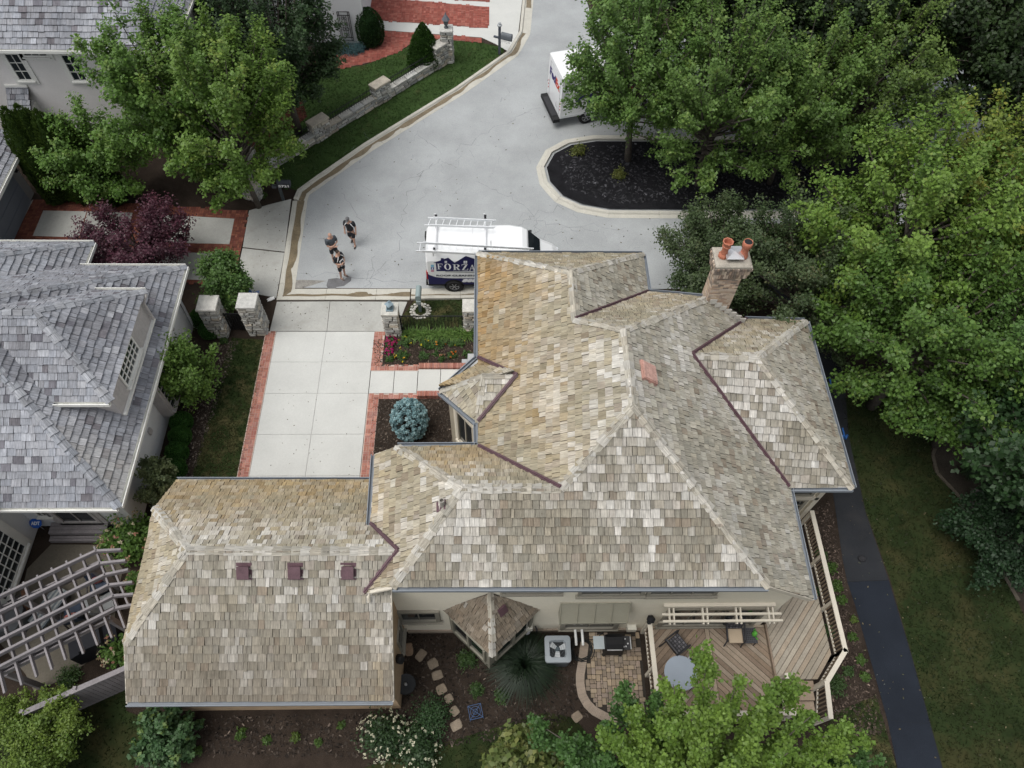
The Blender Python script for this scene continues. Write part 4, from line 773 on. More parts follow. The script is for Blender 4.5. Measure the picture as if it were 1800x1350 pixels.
tree('magnolia_shrub', 'yellow green shrub with large pointed leaves near the bottom edge', 'shrub', 912, 1352, 2.2, .85, .95, 40, 9, 14, .2, ((.07, .11, .03), (.15, .18, .05)), seed=61, trunk_r=.05, shoot=.45, wide=.7, tip=(.25, .26, .09), tipf=.3, group=None)
tree('magnolia_shrub', 'yellow green shrub top cut by the bottom edge beside the maple', 'shrub', 1000, 1392, 2.2, .8, .9, 30, 9, 14, .19, ((.06, .10, .03), (.14, .18, .05)), seed=62, trunk_r=.05, shoot=.4, tip=(.25, .26, .09), tipf=.3)
LG = P(75, 1268, 1.8)
tree('lime_shrub', 'bright lime green shrub at the left end of the wooden fence', 'shrub', 86, 1276, 1.2, 1.1, .75, 50, 13, 28, .085, LIME, seed=63, trunk_r=.05, shoot=.4, clump=.12)
tree('lime_shrub', 'lime green shrub cut by the left edge below the pergola post', 'shrub', 4, 1272, 1.2, .6, .7, 34, 12, 26, .085, LIME, seed=64, trunk_r=.05, shoot=.4, clump=.12)
tree('lime_shrub', 'lime green shrub top at the very bottom edge', 'shrub', 60, 1368, 1.4, .9, .8, 34, 12, 26, .085, LIME, seed=65, trunk_r=.05, shoot=.4, clump=.12)
tree('rhododendron_shrub', 'bluish green large leaved shrub below the garage gutter', 'shrub', 290, 1290, .9, .9, .9, 46, 10, 14, .14, ((.04, .095, .034), (.085, .16, .062)), seed=66, trunk_r=.04, shoot=.35, clump=.08)
for i, (u, v, r, lb, nf) in enumerate(((672,1292,.85,'white flowering shrub left of the stepping stone path',80), (735,1310,.8,'white flowering shrub at the bottom edge right of the larger one',45))):
    p = P(u, v, .6); leafy('hydrangea_shrub', lb, 'shrub', (p[0], p[1], 0), r, 1.2, 2600, .10, ((.02, .05, .016), (.045, .085, .03)), 70+i, 'white flowering shrubs', ((.62, .60, .44), (.5, .5, .36)), nf, .06)
p = P(757, 1258, .6); leafy('mock_orange_shrub', 'small leaved green shrub over the stepping stones', 'shrub', (p[0], p[1], 0), .72, 1.15, 2600, .07, ((.03, .075, .025), (.06, .115, .042)), 73)
for i, (u, v, r, h, lb, nf) in enumerate(((222,940,1.05,1.5,'big green hydrangea with pink and cream heads between the two houses',36), (200,1140,.62,1.1,'hydrangea with cream and pink heads at the garage corner',34), (238,1022,.5,1.,'pink hydrangea squeezed between pergola and garage',14), (185,950,.45,.9,'low hydrangea with cream heads by the wooden steps',20))):
    p = P(u, v, h*.6); leafy('hydrangea_shrub', lb, 'shrub', (p[0], p[1], 0), r, h, int(2600*r), .13, ((.08, .17, .03), (.14, .25, .055)), 80+i, 'hydrangeas at the garage', ((.42, .22, .15), (.55, .5, .34), (.45, .35, .2)), nf, .085)
# weeping conifer, boxwoods, arborvitae, spruce, cones, junipers
tree('weeping_conifer', 'drooping olive green conifer at the corner of the white wall', 'shrub', 276, 846, 1.3, .72, 1.0, 34, 11, 22, .10, ((.085, .12, .05), (.15, .18, .075)), seed=90, up=-.6, trunk_r=.05, shoot=.4, clump=.06, tipf=.1, tip=(.13, .14, .06))
for i, (u, v) in enumerate(((319,742),(317,768),(311,796),(308,825),(303,851),(368,580),(352,560))):
    p = P(u, v, .3); lb = ('clipped boxwood ball just below the small bright tree', 'second boxwood ball of the row along the white wall', 'third and middle boxwood ball of the row by the white wall', 'fourth boxwood ball of the row by the white wall', 'last boxwood ball beside the weeping conifer', 'boxwood ball at the foot of the stone pillar', 'boxwood ball behind the downspout of the white wall')[i]
    tuft('boxwood', lb, 'shrub', (p[0], p[1], 0), [(.25, 0), (.38, .15), (.42, .34), (.34, .56), (.16, .68), (.02, .70)], 1500, .06, .6, ((.04, .115, .022), (.07, .175, .036)), 'boxwood balls along the white wall', seed=i+5, rough=.05)
for i, (u, v, h) in enumerate(((28,185,5.2),(62,195,5.0),(92,205,4.7),(118,225,4.3),(140,250,3.6),(5,190,5.2))):
    p = P(u, v, h); lb = ('tall dark arborvitae column left in the hedge row', 'second tall arborvitae column of the row', 'middle arborvitae column under the maple', 'arborvitae column partly covered by the maple', 'shortest arborvitae column at the end of the row', 'arborvitae column cut by the left edge')[i]
    tuft('arborvitae', lb, 'shrub', (p[0], p[1], 0), [(.45, 0), (.72, .4), (.75, h*.35), (.55, h*.7), (.25, h*.92), (.02, h)], 5200, .16, .35, ((.04, .08, .014), (.08, .13, .026)), 'arborvitae columns by the garage', seed=i+15, upb=1.2, rough=.2)
tree('blue_spruce', 'egg shaped dwarf blue spruce in the mulch beside the driveway', 'shrub', 720, 738, .98, .68, 1.05, 330, 5, 22, .065, ((.12, .23, .25), (.28, .44, .46)), seed=31, tipf=.3, tip=(.45, .6, .6), trunk_r=.05, shoot=.10, clump=.03, inner=.8, jag=.07, up=.25, wide=.6, bottom=-.85)
p = P(654, 76); tuft('rounded_yew', 'dark rounded evergreen at the corner of the white garage', 'shrub', (p[0], p[1], 0), [(.5, 0), (.72, .4), (.74, 1.1), (.55, 1.7), (.2, 2.05), (.02, 2.1)], 3600, .10, .4, ((.016, .045, .012), (.03, .07, .018)), seed=32, rough=.05)
p = P(748, 112); tuft('dwarf_spruce', 'cone shaped green spruce behind the end of the stone wall', 'shrub', (p[0], p[1], 0), [(.6, 0), (.95, .3), (.85, .8), (.5, 1.6), (.2, 2.2), (.02, 2.45)], 4600, .13, .35, ((.028, .07, .012), (.055, .12, .022)), seed=33, rough=.08)
for i, (u, v, r) in enumerate(((598,88,.85), (621,92,.62), (633,88,.4))):
    p = P(u, v); leafy('blue_juniper', ('wide blue juniper below the iron trellis', 'smaller blue juniper in front of the garage corner', 'smallest blue juniper nearest the brick walk')[i], 'shrub', (p[0], p[1], 0), r, .5, 1700, .10, ((.045, .10, .11), (.085, .17, .18)), 34+i, 'blue junipers', wl=.3)
for i, (u, v, r, lb) in enumerate(((1016,268,.55,'yellowish low shrub at the tip of the island'), (1089,310,.4,'small yellow green shrub in the black mulch near the trunk'))):
    p = P(u, v, .1); leafy('low_shrub', lb, 'shrub', tuple(p), r, .5, 700, .10, ((.07, .10, .02), (.17, .18, .04)), 95+i)
p = P(190, 342); clump('fountain_grass', 'pale green fountain grass at the edge of the brick court', 'grass plant', (p[0], p[1], 0), 900, 1.3, .02, .9, ((.03, .06, .025), (.07, .11, .05)), 41, r0=.5)
p = P(922, 1172); clump('maiden_grass', 'large dark fountain of grass between bay window and air conditioner', 'grass plant', (p[0], p[1], 0), 2600, 1.45, .016, 1.0, ((.012, .026, .013), (.028, .05, .024)), 42, droop=.55, r0=.25)
g = np.random.default_rng(5)
for i in range(9):
    p = P(720+i*12.5, 592-1.2*(i % 2), 0); clump('daylily', ('daylily clump nearest the lantern pillar', 'daylily clump second from the lantern pillar', 'daylily clump third from the lantern pillar', 'daylily clump left of the middle of the low iron fence', 'daylily clump at the middle of the low iron fence', 'daylily clump right of the middle of the low iron fence', 'daylily clump third from the far pillar', 'daylily clump second from the far pillar', 'daylily clump nearest the far pillar')[i], 'flowering plant', (p[0], p[1], 0), 130, .58, .03, .95, ((.07, .15, .025), (.15, .24, .06)), 50+i, group='daylilies along the iron fence', droop=.45, r0=.14)
fl = [(687,602,.30,.3,((.42,.012,.13),),46,'magenta flower mound at the foot of the lantern pillar'), (684,618,.2,.22,((.45,.015,.16),),24,'small magenta flowers below the larger mound'), (712,603,.3,.35,((.75,.62,.02),),7,'plant with yellow blooms beside the magenta mound'), (706,627,.34,.4,((.75,.42,.02),(.8,.65,.03)),9,'round plant with orange and yellow blooms near the drive'), (686,632,.22,.2,None,0,'small bright green plant nearest the drive'),
      (748,608,.3,.3,((.75,.62,.02),),8,'yellow flowering plant under the daylilies'), (745,625,.24,.25,None,0,'bushy green plant in the dark mulch below the yellow blooms'), (759,609,.2,.22,None,0,'pale green plant between two blooming ones'), (772,607,.3,.3,((.65,.25,.02),),5,'orange flowering plant in the middle of the bed'), (795,605,.2,.2,None,0,'round light green plant below the fence end'), (809,604,.26,.28,((.75,.62,.02),),6,'plant with yellow blooms near the roof edge'), (777,630,.22,.22,((.55,.25,.15),),5,'low plant with pale pink blooms by the walk'), (766,622,.16,.15,None,0,'tiny green plant in the dark mulch'), (794,625,.25,.28,((.6,.16,.02),),8,'plant with rusty orange blooms by the walk'), (820,622,.22,.3,None,0,'leafy plant at the gutter corner')]
for i, (u, v, r, h, fc, nf, lb) in enumerate(fl):
    p = P(u, v, .05); leafy('bedding_plant', lb, 'flower', (p[0], p[1], .01), r, h, int(420*r/.25), .075, ((.03, .075, .018), (.075, .15, .035)), 110+i, 'bedding plants by the front walk', fc, max(0, nf-2), .055)
p = P(846, 590); leafy('yew_shrub', 'dark green shrub behind the far stone pillar at the roof edge', 'shrub', (p[0], p[1], 0), .45, 1.0, 1500, .08, DEEP, 131)
sp = [(822,1160,.4,.5,'leafy green plant under the west side of the bay window',DEEP), (838,1213,.28,.35,'small green plant below the bay window tip',DEEP), (882,1222,.28,.3,'small plant in front of the dark grass fountain',DEEP),
      (1466,1205,.4,.6,'dark bushy plant outside the angled deck railing',DEEP), (1443,975,.25,.3,'green plant at the upper end of the railing bed',DEEP), (1458,1000,.3,.4,'feathery green plant in the railing bed',MAPLE), (1468,1030,.26,.3,'second feathery green plant in the railing bed',MAPLE), (1478,1055,.22,.25,'light green plant halfway down the railing bed',MAPLE), (1500,1090,.16,.18,'yellowish tuft beside the black path',LIME), (1497,1120,.2,.2,'small green plant near the railing corner',MAPLE), (1512,1160,.2,.2,'green plant below the railing corner',MAPLE), (1490,1180,.22,.25,'dark plant near the lower railing',DEEP), (1520,1190,.2,.22,'green plant at the edge of the black path',MAPLE), (1432,1040,.2,.3,'pink flecked plant behind the balusters',DEEP), (1452,1110,.25,.35,'plant with pink flecks at the railing corner',DEEP),
      (425,1290,.2,.2,'little green plant in the bed right of the rhododendron',MAPLE), (470,1300,.16,.15,'seedling clump in the middle of the bottom bed',MAPLE), (520,1295,.18,.15,'low plant with yellow flecks in the bottom bed',LIME), (560,1305,.15,.15,'sparse seedling in the bottom bed',MAPLE), (350,1320,.15,.15,'sparse seedling by the rhododendron',MAPLE), (600,1275,.15,.14,'small sprout in the bottom bed',MAPLE),
      (125,1192,.45,.5,'leafy plant in the bed behind the wooden fence',DEEP), (395,600,.2,.25,'blue green plant by the stone pillar foot',DEEP), (505,325,.35,.4,'green plant below the dark mailbox',DEEP), (462,345,.25,.3,'plant at the foot of the street wall pier',MAPLE), (1720,900,.3,.3,'low dark ground plant in the rounded mulch bed',WOODS), (1705,830,.5,.3,'dark green mat plant in the rounded mulch bed',WOODS), (345,620,.25,.3,'shade plant beside the small bright tree',DEEP)]
for i, (u, v, r, h, lb, c) in enumerate(sp):
    p = P(u, v, 0); leafy('garden_plant', lb, 'plant', (p[0], p[1], 0), r, h, int(900*r/.3), .07, tuple(tuple(x*.62 for x in q) for q in c) if c in (MAPLE, LIME) else c, 140+i, 'plants in the mulch beds')
# ================================================================ details of the main house
yw = 6.52
for x0, x1, z0, n in ((.2, 1.95, 4.55, 2), (2.45, 4.42, 4.25, 3), (4.5, 6.6, 4.2, 3)):
    window(house, (x0, yw), (x1, yw), z0, 5.55, (0, -1), n, 1, m_trim, fw=.1, proud=.07)
window(house, (-3.15, yw), (-1.78, yw), 1.5, 2.7, (0, -1), 2, 1, m_trim, fw=.14, proud=.09)
window(house, (2.2, yw), (4.15, yw), .35, 2.2, (0, -1), 2, 1, m_trim, fw=.15, proud=.09)
dn = window(house, (5.5, yw), (8.75, yw), .62, 2.75, (0, -1), 4, 1, m_trim, fw=.13, proud=.08, name='patio_door')
b = MB(); b.beam((-2.9, yw-.03, 1.02), (-2.3, yw-.03, 1.02), .06, .05); b.build('wall_vent', m_cream, house)
b = MB(); b.beam((-3.0, yw-.03, .12), (5.1, yw-.03, .12), .06, .22); b.build('stone_water_table', mat('ledge', (.30, .25, .20), rough=.9, var=.15, bump=.2), house)
# awning over the kitchen window: four standing-seam panels
aw = MB(); aw.beam((2.02, yw-.02, 3.4), (4.16, yw-.02, 3.4), .05, .06); awn = aw.build('awning', mat('awning taupe', (.30, .285, .225), rough=.55, var=.07, bump=.03), house)
for i in range(4):
    a0, a1 = 2.02+i*.535, 2.02+(i+1)*.535; b = MB(); b.prism([(a0+.01, yw-.03, 3.38), (a1-.01, yw-.03, 3.38), (a1-.01, 6.12, 2.5), (a0+.01, 6.12, 2.5)], [(a0+.01, yw-.03, 3.42), (a1-.01, yw-.03, 3.42), (a1-.01, 6.12, 2.54), (a0+.01, 6.12, 2.54)])
    b.slab([(a0+.01, 6.11), (a1-.01, 6.11), (a1-.01, 6.13), (a0+.01, 6.13)], 2.38, 2.53); b.build('awning_panel', MATS['awning taupe'], awn)
for i in range(5):
    b = MB(); x = 2.02+i*.535; b.beam((x, yw-.03, 3.43), (x, 6.11, 2.55), .03, .05); b.build('awning_seam', MATS['awning taupe'], awn)
for x in (2.02, 4.16):
    b = MB(); b.prism([(x-.01, yw-.03, 3.38), (x-.01, yw-.03, 2.45), (x-.01, 6.12, 2.45), (x-.01, 6.12, 2.5)], [(x+.01, yw-.03, 3.38), (x+.01, yw-.03, 2.45), (x+.01, 6.12, 2.45), (x+.01, 6.12, 2.5)]); b.build('awning_side', MATS['awning taupe'], awn)
# eyebrow trellis over the patio doors
b = MB(); b.beam((5.25, yw-.05, 3.12), (8.75, yw-.05, 3.12), .10, .16); ey = b.build('trellis', m_cream, house)
for x in (5.5, 6.55, 7.6, 8.62):
    for s in (-.07, .07):
        b = MB(); b.beam((x+s, yw-.04, 3.0), (x+s, 5.96, 2.86), .045, .13); b.build('bracket_arm', m_cream, ey); b = MB(); b.beam((x+s, 6.06, 2.8), (x+s, yw-.06, 1.2), .05, .07); b.build('brace', m_cream, ey)
for y, z in ((6.24, 2.95), (6.03, 2.95)):
    b = MB(); b.beam((5.2, y, z), (8.95, y, z), .07, .1); b.build('purlin', m_cream, ey)
# bay window
m_bay = mat('bay panel', (.26, .245, .195), rough=.7, var=.06, bump=.08)
bA, bB, bC = (-1.53, yw+.02), (-.19, 5.27), (1.27, yw+.02)
b = MB(); b.slab([bA, bB, bC], 0, 2.5); bay = b.build('bay_window', m_bay, house)
for p, q in ((bA, bB), (bB, bC)):
    d = Vector((q[0]-p[0], q[1]-p[1], 0)); n = Vector((d.y, -d.x, 0)).normalized(); a0 = Vector((*p, 0))+d*.13; a1 = Vector((*p, 0))+d*.9; nx = 2
    b = MB(); b.beam(a0+n*.03+Vector((0, 0, .75)), a1+n*.03+Vector((0, 0, .75)), .08, .12); b.beam(a0+n*.03+Vector((0, 0, 2.28)), a1+n*.03+Vector((0, 0, 2.28)), .08, .12)
    for t in (0, .5, 1): pp = a0.lerp(a1, t)+n*.03; b.beam(pp+Vector((0, 0, .8)), pp+Vector((0, 0, 2.25)), .1, .08, up=d)
    b.build('bay_sash', m_bay, bay)
    for t0, t1 in ((.04, .47), (.53, .96)):
        g_ = MB(); u0, u1 = a0.lerp(a1, t0)+n*.012, a0.lerp(a1, t1)+n*.012; g_.beam(u0+Vector((0, 0, 1.52)), u1+Vector((0, 0, 1.52)), .012, 1.4); g_.build('pane', m_glass, bay)
# entrance turret
tA, tB, tC = (-.54, 14.2), (-1.5, 13.02), (-.54, 11.85)
b = MB(); b.slab([tA, tB, tC], 0, 5.05); tur = b.build('turret_wall', m_stucco, house)
for p, q in ((tA, tB), (tB, tC)):
    d = Vector((q[0]-p[0], q[1]-p[1], 0)); L = d.length; n = Vector((d.y, -d.x, 0)).normalized(); a0 = Vector((*p, 0))+d*.2; a1 = Vector((*p, 0))+d*.86
    for z0, z1 in ((2.4, 4.6), (.4, 1.9)): window(house, a0, a1, z0, z1, (n.x, n.y), 2, 1, m_cream, fw=.10, proud=.07)
b = MB()
for x, y in (tB, (-.62, 11.9)): b.beam((x, y, 0), (x, y, 5.0), .14, .14)
b.build('corner_board', m_cream, house)
# east wing, south windows
for z0, z1, ny in ((2.75, 3.95, 1), (.9, 2.45, 3)): window(house, (9.2, 10.35), (10.95, 10.35), z0, z1, (0, -1), 2 if ny == 1 else 4, ny, m_trim, fw=.12, proud=.07, sill=False)
b = MB(); b.beam((9.1, 10.3, 2.6), (11.2, 10.3, 2.6), .1, .2); b.beam((11.16, 10.34, 0), (11.16, 10.34, 4.3), .18, .18); b.build('wing_trim', m_cream, house)
b = MB(); b.box((1.05, 6.4, .95), (.38, .2, .28), 0, (.62, .6, .52)); b.build('meter_box', m_col, house); b = MB(); b.lathe((1.08, 6.36, .5), [(.11, 0), (.12, .1), (.09, .22)], 10, (.4, .41, .42)); b.tube([(1.4, 6.42, .1), (1.42, 6.4, .5), (1.35, 6.45, .8)], .03, 6, (.05, .05, .05)); b.build('gas_meter', m_col, house)
b = MB(); b.box((4.62, 6.42, .6), (.3, .18, .3), 0, (.62, .6, .52)); b.build('outlet_box', m_col, house)
for x in (2.72, 2.95):
    b = MB(); b.tube([(x, 6.5, .42), (x+.01, 6.25, .42), (x+.015, 6.0, .40), (x+.02, 5.95, .34)], .045, 8, (.72, .72, .70)); b.build('white_vent_pipe', m_col, house)
def lantern(parent, p, s=1., name='wall_lantern'):
    b = MB(); b.lathe(p, [(.02*s, .46*s), (.06*s, .44*s), (.14*s, .34*s), (.15*s, .32*s), (.10*s, .30*s), (.08*s, .06*s), (.11*s, .03*s), (.06*s, 0), (.02*s, -.06*s)], 6); return b.build(name, m_black, parent)
lantern(house, (HV['F'].x-.0, 5.15, 1.9), 1.1)
b = MB(); b.box((HV['F'].x-.1, 5.15, 2.1), (.14, .08, .1)); b.build('lantern_arm', m_black, house)
for y0, y1 in ((5.6, 6.35),): window(house, (HV['F'].x-.12, y0), (HV['F'].x-.12, y1), .9, 2.3, (1, 0), 1, 1, m_trim, fw=.08, proud=.05)
# ================================================================ grey roofed neighbour (left)
grey = thing('grey_roofed_house', 'white house with grey shake roof and hipped dormer at the left', 'house', (-18, 15, 0))
m_wht = mat('white stucco', (.62, .635, .645), rough=.9, var=.04, s1=.7, s2=20, bump=.15, spec=.15); m_wtrim = mat('white gutter', (.74, .74, .70), rough=.45, var=.06, bump=.03, spots=[(9, .63, .72, (.25, .2, .13), .6)])
m_gtrim = mat('grey cladding', (.44, .42, .41), rough=.75, var=.10, s1=3, s2=14, bump=.12)
ze, sl = 3.4, .8; NE = Vector((-12.36, 20.0, ze)); SE = Vector((-12.30, 9.75, ze)); AP = Vector((-17.42, 14.87, ze+sl*5.12)); FW = -32
q = lambda a, t, dy: Vector((a.x-t, a.y+dy*t, a.z+sl*t))
A_, B_ = Vector((-16.42, 20.12, 3.3)), Vector((-16.42, 21.35, 3.3))
zd = PX(194, 706, -12.6)[2]; SEd = Vector(PX(194, 706, -12.6)); NEd = Vector(P(250, 512, zd)); NEd.x = -12.62; yr = (SEd.y+NEd.y)/2; hw = (NEd.y-SEd.y)/2; zr = zd+.8*hw; Rd = Vector((SEd.x-hw, yr, zr))
xe = -12.33-(zd-ze)/sl; xr_ = -12.33-(zr-ze)/sl
gf = dict(E=[SE, NE, AP], S=[Vector((FW, SE.y, ze)), SE, AP, Vector((FW, AP.y, AP.z))], N=[NE, Vector((FW, NE.y, ze)), Vector((FW, AP.y, AP.z)), AP], WE=[A_, B_, q(B_, 5, -1), q(A_, 5, -1)], WN=[B_, Vector((FW, B_.y, 3.3)), Vector((FW, B_.y-5, 7.3)), q(B_, 5, -1)],
          DE=[SEd, NEd, Rd], DS=[Vector((xe, SEd.y, zd)), SEd, Rd, Vector((xr_, yr, zr))], DN=[NEd, Vector((xe, NEd.y, zd)), Vector((xr_, yr, zr)), Rd])
GN = {k: nrm3(v) for k, v in gf.items()}
def grey_col(p, t, face, r):
    k = pn(p, .5, 7.)+.5*pn(p, 1.6, 2.); c = jit(mixc((.21, .215, .235), (.28, .29, .315), min(1, max(0, .5+k))), .14)
    if r < .08: c = jit((.145, .14, .155), .2)
    elif r > .93: c = jit((.34, .35, .375), .1)
    if face == 'E' and p.y < 12.2 and p.x > -15: c = mixc(c, jit((.36, .35, .33), .2), .6*min(1, (12.2-p.y)/1.2))
    return c
gf.update(XS=[Vector((-24.4, 5.1, 4.15)), Vector((-16.4, 5.1, 4.15)), Vector((-20.4, 9.1, 6.9))], XE=[Vector((-16.4, 5.1, 4.15)), Vector((-16.4, 11.2, 4.15)), Vector((-20.4, 11.2, 6.9)), Vector((-20.4, 9.1, 6.9))], XW=[Vector((-24.4, 11.2, 4.15)), Vector((-24.4, 5.1, 4.15)), Vector((-20.4, 9.1, 6.9)), Vector((-20.4, 11.2, 6.9))])
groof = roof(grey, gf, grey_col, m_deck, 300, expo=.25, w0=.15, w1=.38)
gc = (.245, .255, .275)
for a, b_, f1, f2 in ((SE, AP, 'E', 'S'), (NE, AP, 'E', 'N'), (B_, q(B_, 5, -1), 'WE', 'WN'), (SEd, Rd, 'DE', 'DS'), (NEd, Rd, 'DE', 'DN'), (Rd, Vector((xr_, yr, zr)), 'DS', 'DN')): hipcaps(groof, a, b_, GN[f1], GN[f2], gc, step=.3, w=.14, lite=(.36, .37, .39))
for a, c, o in ((SE, NE, (1, 0, 0)), (Vector((FW, SE.y, ze)), SE, (0, -1, 0)), (NE, Vector((FW, NE.y, ze)), (0, 1, 0)), (A_, B_, (1, 0, 0)), (B_, Vector((FW, B_.y, 3.3)), (0, 1, 0)), (Vector((xe+.1, SEd.y, zd)), SEd, (0, -1, 0)), (Vector((xe+.1, NEd.y, zd)), NEd, (0, 1, 0))): gutter(grey, a, c, o, m_wtrim, h=.14)
b = MB(); b.slab([(-31, 10.45), (-13.08, 10.45), (-13.08, 19.5), (-31, 19.5)], 0, 3.3); b.slab([(-31, 19), (-17, 19), (-17, 20.9), (-31, 20.9)], 0, 3.2); b.slab([(-24, 5.5), (-16.82, 5.5), (-16.82, 10.5), (-24, 10.5)], 0, 4.2); b.build('wall', m_wht, grey)
# dormer cheeks, clad front, grid window
b = MB(); xd = -12.78; yS_, yN_ = SEd.y+.25, NEd.y-.25
b.prism([(xd, yS_, 3.6), (xd, yN_, 3.6), (xd, yN_, zd-.02), (xd, yS_, zd-.02)], [(xe-.2, yS_, 3.6), (xe-.2, yN_, 3.6), (xe-.2, yN_, zd-.02), (xe-.2, yS_, zd-.02)]); b.build('dormer_wall', m_gtrim, grey)
n_ = 22
b = MB()
for i in range(n_): y = yS_+(yN_-yS_)*(i+.5)/n_; b.beam((xd+.008, y, 3.75), (xd+.008, y, zd-.05), (yN_-yS_)/n_-.004 if 0 else .006, (yN_-yS_)/n_-.004, up=(0, 1, 0))
b.build('cladding', m_gtrim, grey, kind='stuff')
window(grey, (xd+.02, yS_+.9), (xd+.02, yS_+2.55), 4.15, zd-.15, (1, 0), 6, 3, m_wtrim, fw=.07, proud=.05, mw=.035)
b = MB(); b.beam((xd+.05, yS_, 3.86), (xd+.05, yN_, 3.86), .12, .1); b.build('dormer_sill', m_wtrim, grey); b = MB(); b.tube([(xd+.25, yN_+.1, zd), (xd+.12, yN_-.1, zd-.25), (xd+.12, yN_-.12, 4.0)], .05, 8); b.build('downspout', m_gtrim, grey)
b = MB(); b.tube([(-12.3, 19.7, 3.25), (-12.95, 19.5, 2.9), (-13.0, 19.45, .15), (-12.7, 19.4, .08)], .055, 8); b.build('downspout', m_wht, grey)
b = MB(); b.slab([(-13.1, 14.75), (-12.62, 14.75), (-12.62, 16.25), (-13.1, 16.25)], .55, 2.75); b.build('box_window', m_gtrim, grey)
window(grey, (-12.62, 14.85), (-12.62, 16.15), .85, 2.6, (1, 0), 3, 5, m_gtrim, fw=.07, proud=.05, mw=.03)
b = MB(); b.box((-13.04, 13.7, 1.3), (.08, .2, .26)); b.build('vent_hood', m_gtrim, grey)
for z in (1.9, 1.68): b = MB(); b.box((-13.04, 18.2, z), (.06, .1, .12)); b.build('meter_dial', m_gtrim, grey)
window(grey, (-16.82, 7.5), (-16.82, 9.6), .35, 2.55, (1, 0), 6, 6, m_wtrim, fw=.09, proud=.05, mw=.03, casing=.22)
window(grey, (-15.75, 10.45), (-14.3, 10.45), .4, 2.5, (0, -1), 2, 1, m_gtrim, fw=.12, proud=.07, casing=.2, name='patio_door'); window(grey, (-16.3, 10.45), (-15.85, 10.45), 1.0, 2.4, (0, -1), 2, 3, m_wtrim, fw=.06, proud=.05)
m_gwood = mat('grey weathered wood', (.215, .20, .205), rough=.85, var=.18, s1=2, s2=22, bump=.25)
for y0, y1, z in ((10.0, 10.42, .40), (9.78, 9.99, .21)):
    for i in range(3 if z > .3 else 2):
        w_ = (y1-y0)/(3 if z > .3 else 2); b = MB(); b.slab([(-16.15, y0+w_*i+.006), (-14.1, y0+w_*i+.006), (-14.1, y0+w_*(i+1)-.006), (-16.15, y0+w_*(i+1)-.006)], z-.19 if i == 0 else z-.05, z); b.build('door_step', m_gwood, grey)
p = P(74, 926); sg = thing('security_sign', 'round blue yard sign with white letters at the white wall', 'sign', (p[0]+.1, p[1]-.1, 0)); b = MB(); sx, sy = p[0]+.1, p[1]-.1; b.tube([(sx, sy, 0), (sx, sy, .5)], .012, 6); b.build('stake', m_metal, sg)
b = MB(); R = Matrix.Rotation(math.radians(-50), 3, 'X'); ring = [Vector((sx, sy, .6))+R @ Vector((.23*math.cos(t*math.pi/4+.39), 0, .2*math.sin(t*math.pi/4+.39))) for t in range(8)]; o_ = R @ Vector((0, .02, 0)); b.prism(ring, [r_+o_ for r_ in ring], (.02, .10, .42))
put_text(b, 'ADT', .17, Vector((sx, sy, .6))+R @ Vector((-.15, -.004, -.06)), R @ Vector((1, 0, 0)), R @ Vector((0, 0, 1)), (.75, .78, .8), bold=.008, wide=.3); b.build('sign_board', m_col, sg)
# ---- garage at the left edge
gar = thing('neighbour_garage', 'garage with grey blue door and shake roof at the left edge', 'garage', (-25, 25, 0))
b = MB(); b.slab([(-30, 20.9), (-22.5, 20.9), (-22.5, 27.65), (-30, 27.65)], 0, 2.95); b.build('wall', mat('grey garage wall', (.30, .30, .295), rough=.9, var=.08, bump=.2), gar)
grf = dict(E=[Vector((-21.55, 20.5, 2.95)), Vector((-21.55, 28.05, 2.95)), Vector((-28, 28.05, 7.5)), Vector((-28, 20.5, 7.5))])
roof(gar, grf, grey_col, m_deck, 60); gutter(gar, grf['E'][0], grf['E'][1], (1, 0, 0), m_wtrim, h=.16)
b = MB(); b.beam((-22.47, 22.9, 1.2), (-22.47, 27.05, 1.2), .05, 2.4); gd = b.build('garage_door', mat('slate blue door', (.20, .225, .265), rough=.55, var=.05, bump=.03), gar)
for i in range(4): b = MB(); b.beam((-22.43, 22.95, .32+.6*i), (-22.43, 27.0, .32+.6*i), .03, .56); b.build('door_panel', MATS['slate blue door'], gd)
lantern(gar, (-22.35, 27.3, 1.7), 1.4)
# ---- white brick house, top left
wh = thing('white_brick_house', 'white brick house with grey shake roof in the top left corner', 'house', (-30, 38, 0))
zt_ = 5.5; e0 = P(0, 87, zt_); Ye = e0[1]; sec = P(300, 96, zt_); xE_ = sec[0]
wf = dict(S=[Vector((-48, Ye, zt_)), Vector((xE_, Ye, zt_)), Vector((xE_-6, Ye+6, zt_+5)), Vector((-48, Ye+6, zt_+5))], E=[Vector((xE_, Ye, zt_)), Vector((xE_, Ye+12, zt_)), Vector((xE_-6, Ye+6, zt_+5))])
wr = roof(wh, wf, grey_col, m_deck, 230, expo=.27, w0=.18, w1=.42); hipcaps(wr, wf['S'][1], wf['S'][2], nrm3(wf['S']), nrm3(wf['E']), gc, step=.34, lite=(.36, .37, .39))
gutter(wh, wf['S'][0], wf['S'][1], (0, -1, 0), m_wtrim, h=.14); gutter(wh, wf['E'][0], wf['E'][1], (1, 0, 0), m_wtrim, h=.14)
b = MB(); yW = Ye+.45; b.slab([(-48, yW), (xE_-.45, yW), (xE_-.45, Ye+11.5), (-48, Ye+11.5)], 0, zt_-.05); b.build('wall', mat('white painted brick', (.74, .72, .70), rough=.9, var=.05, s1=1, s2=26, bump=.4), wh)
def uvw(u0, v0, u1, v1):
    a, c = PY(u0, v0, yW), PY(u1, v1, yW); return a, c
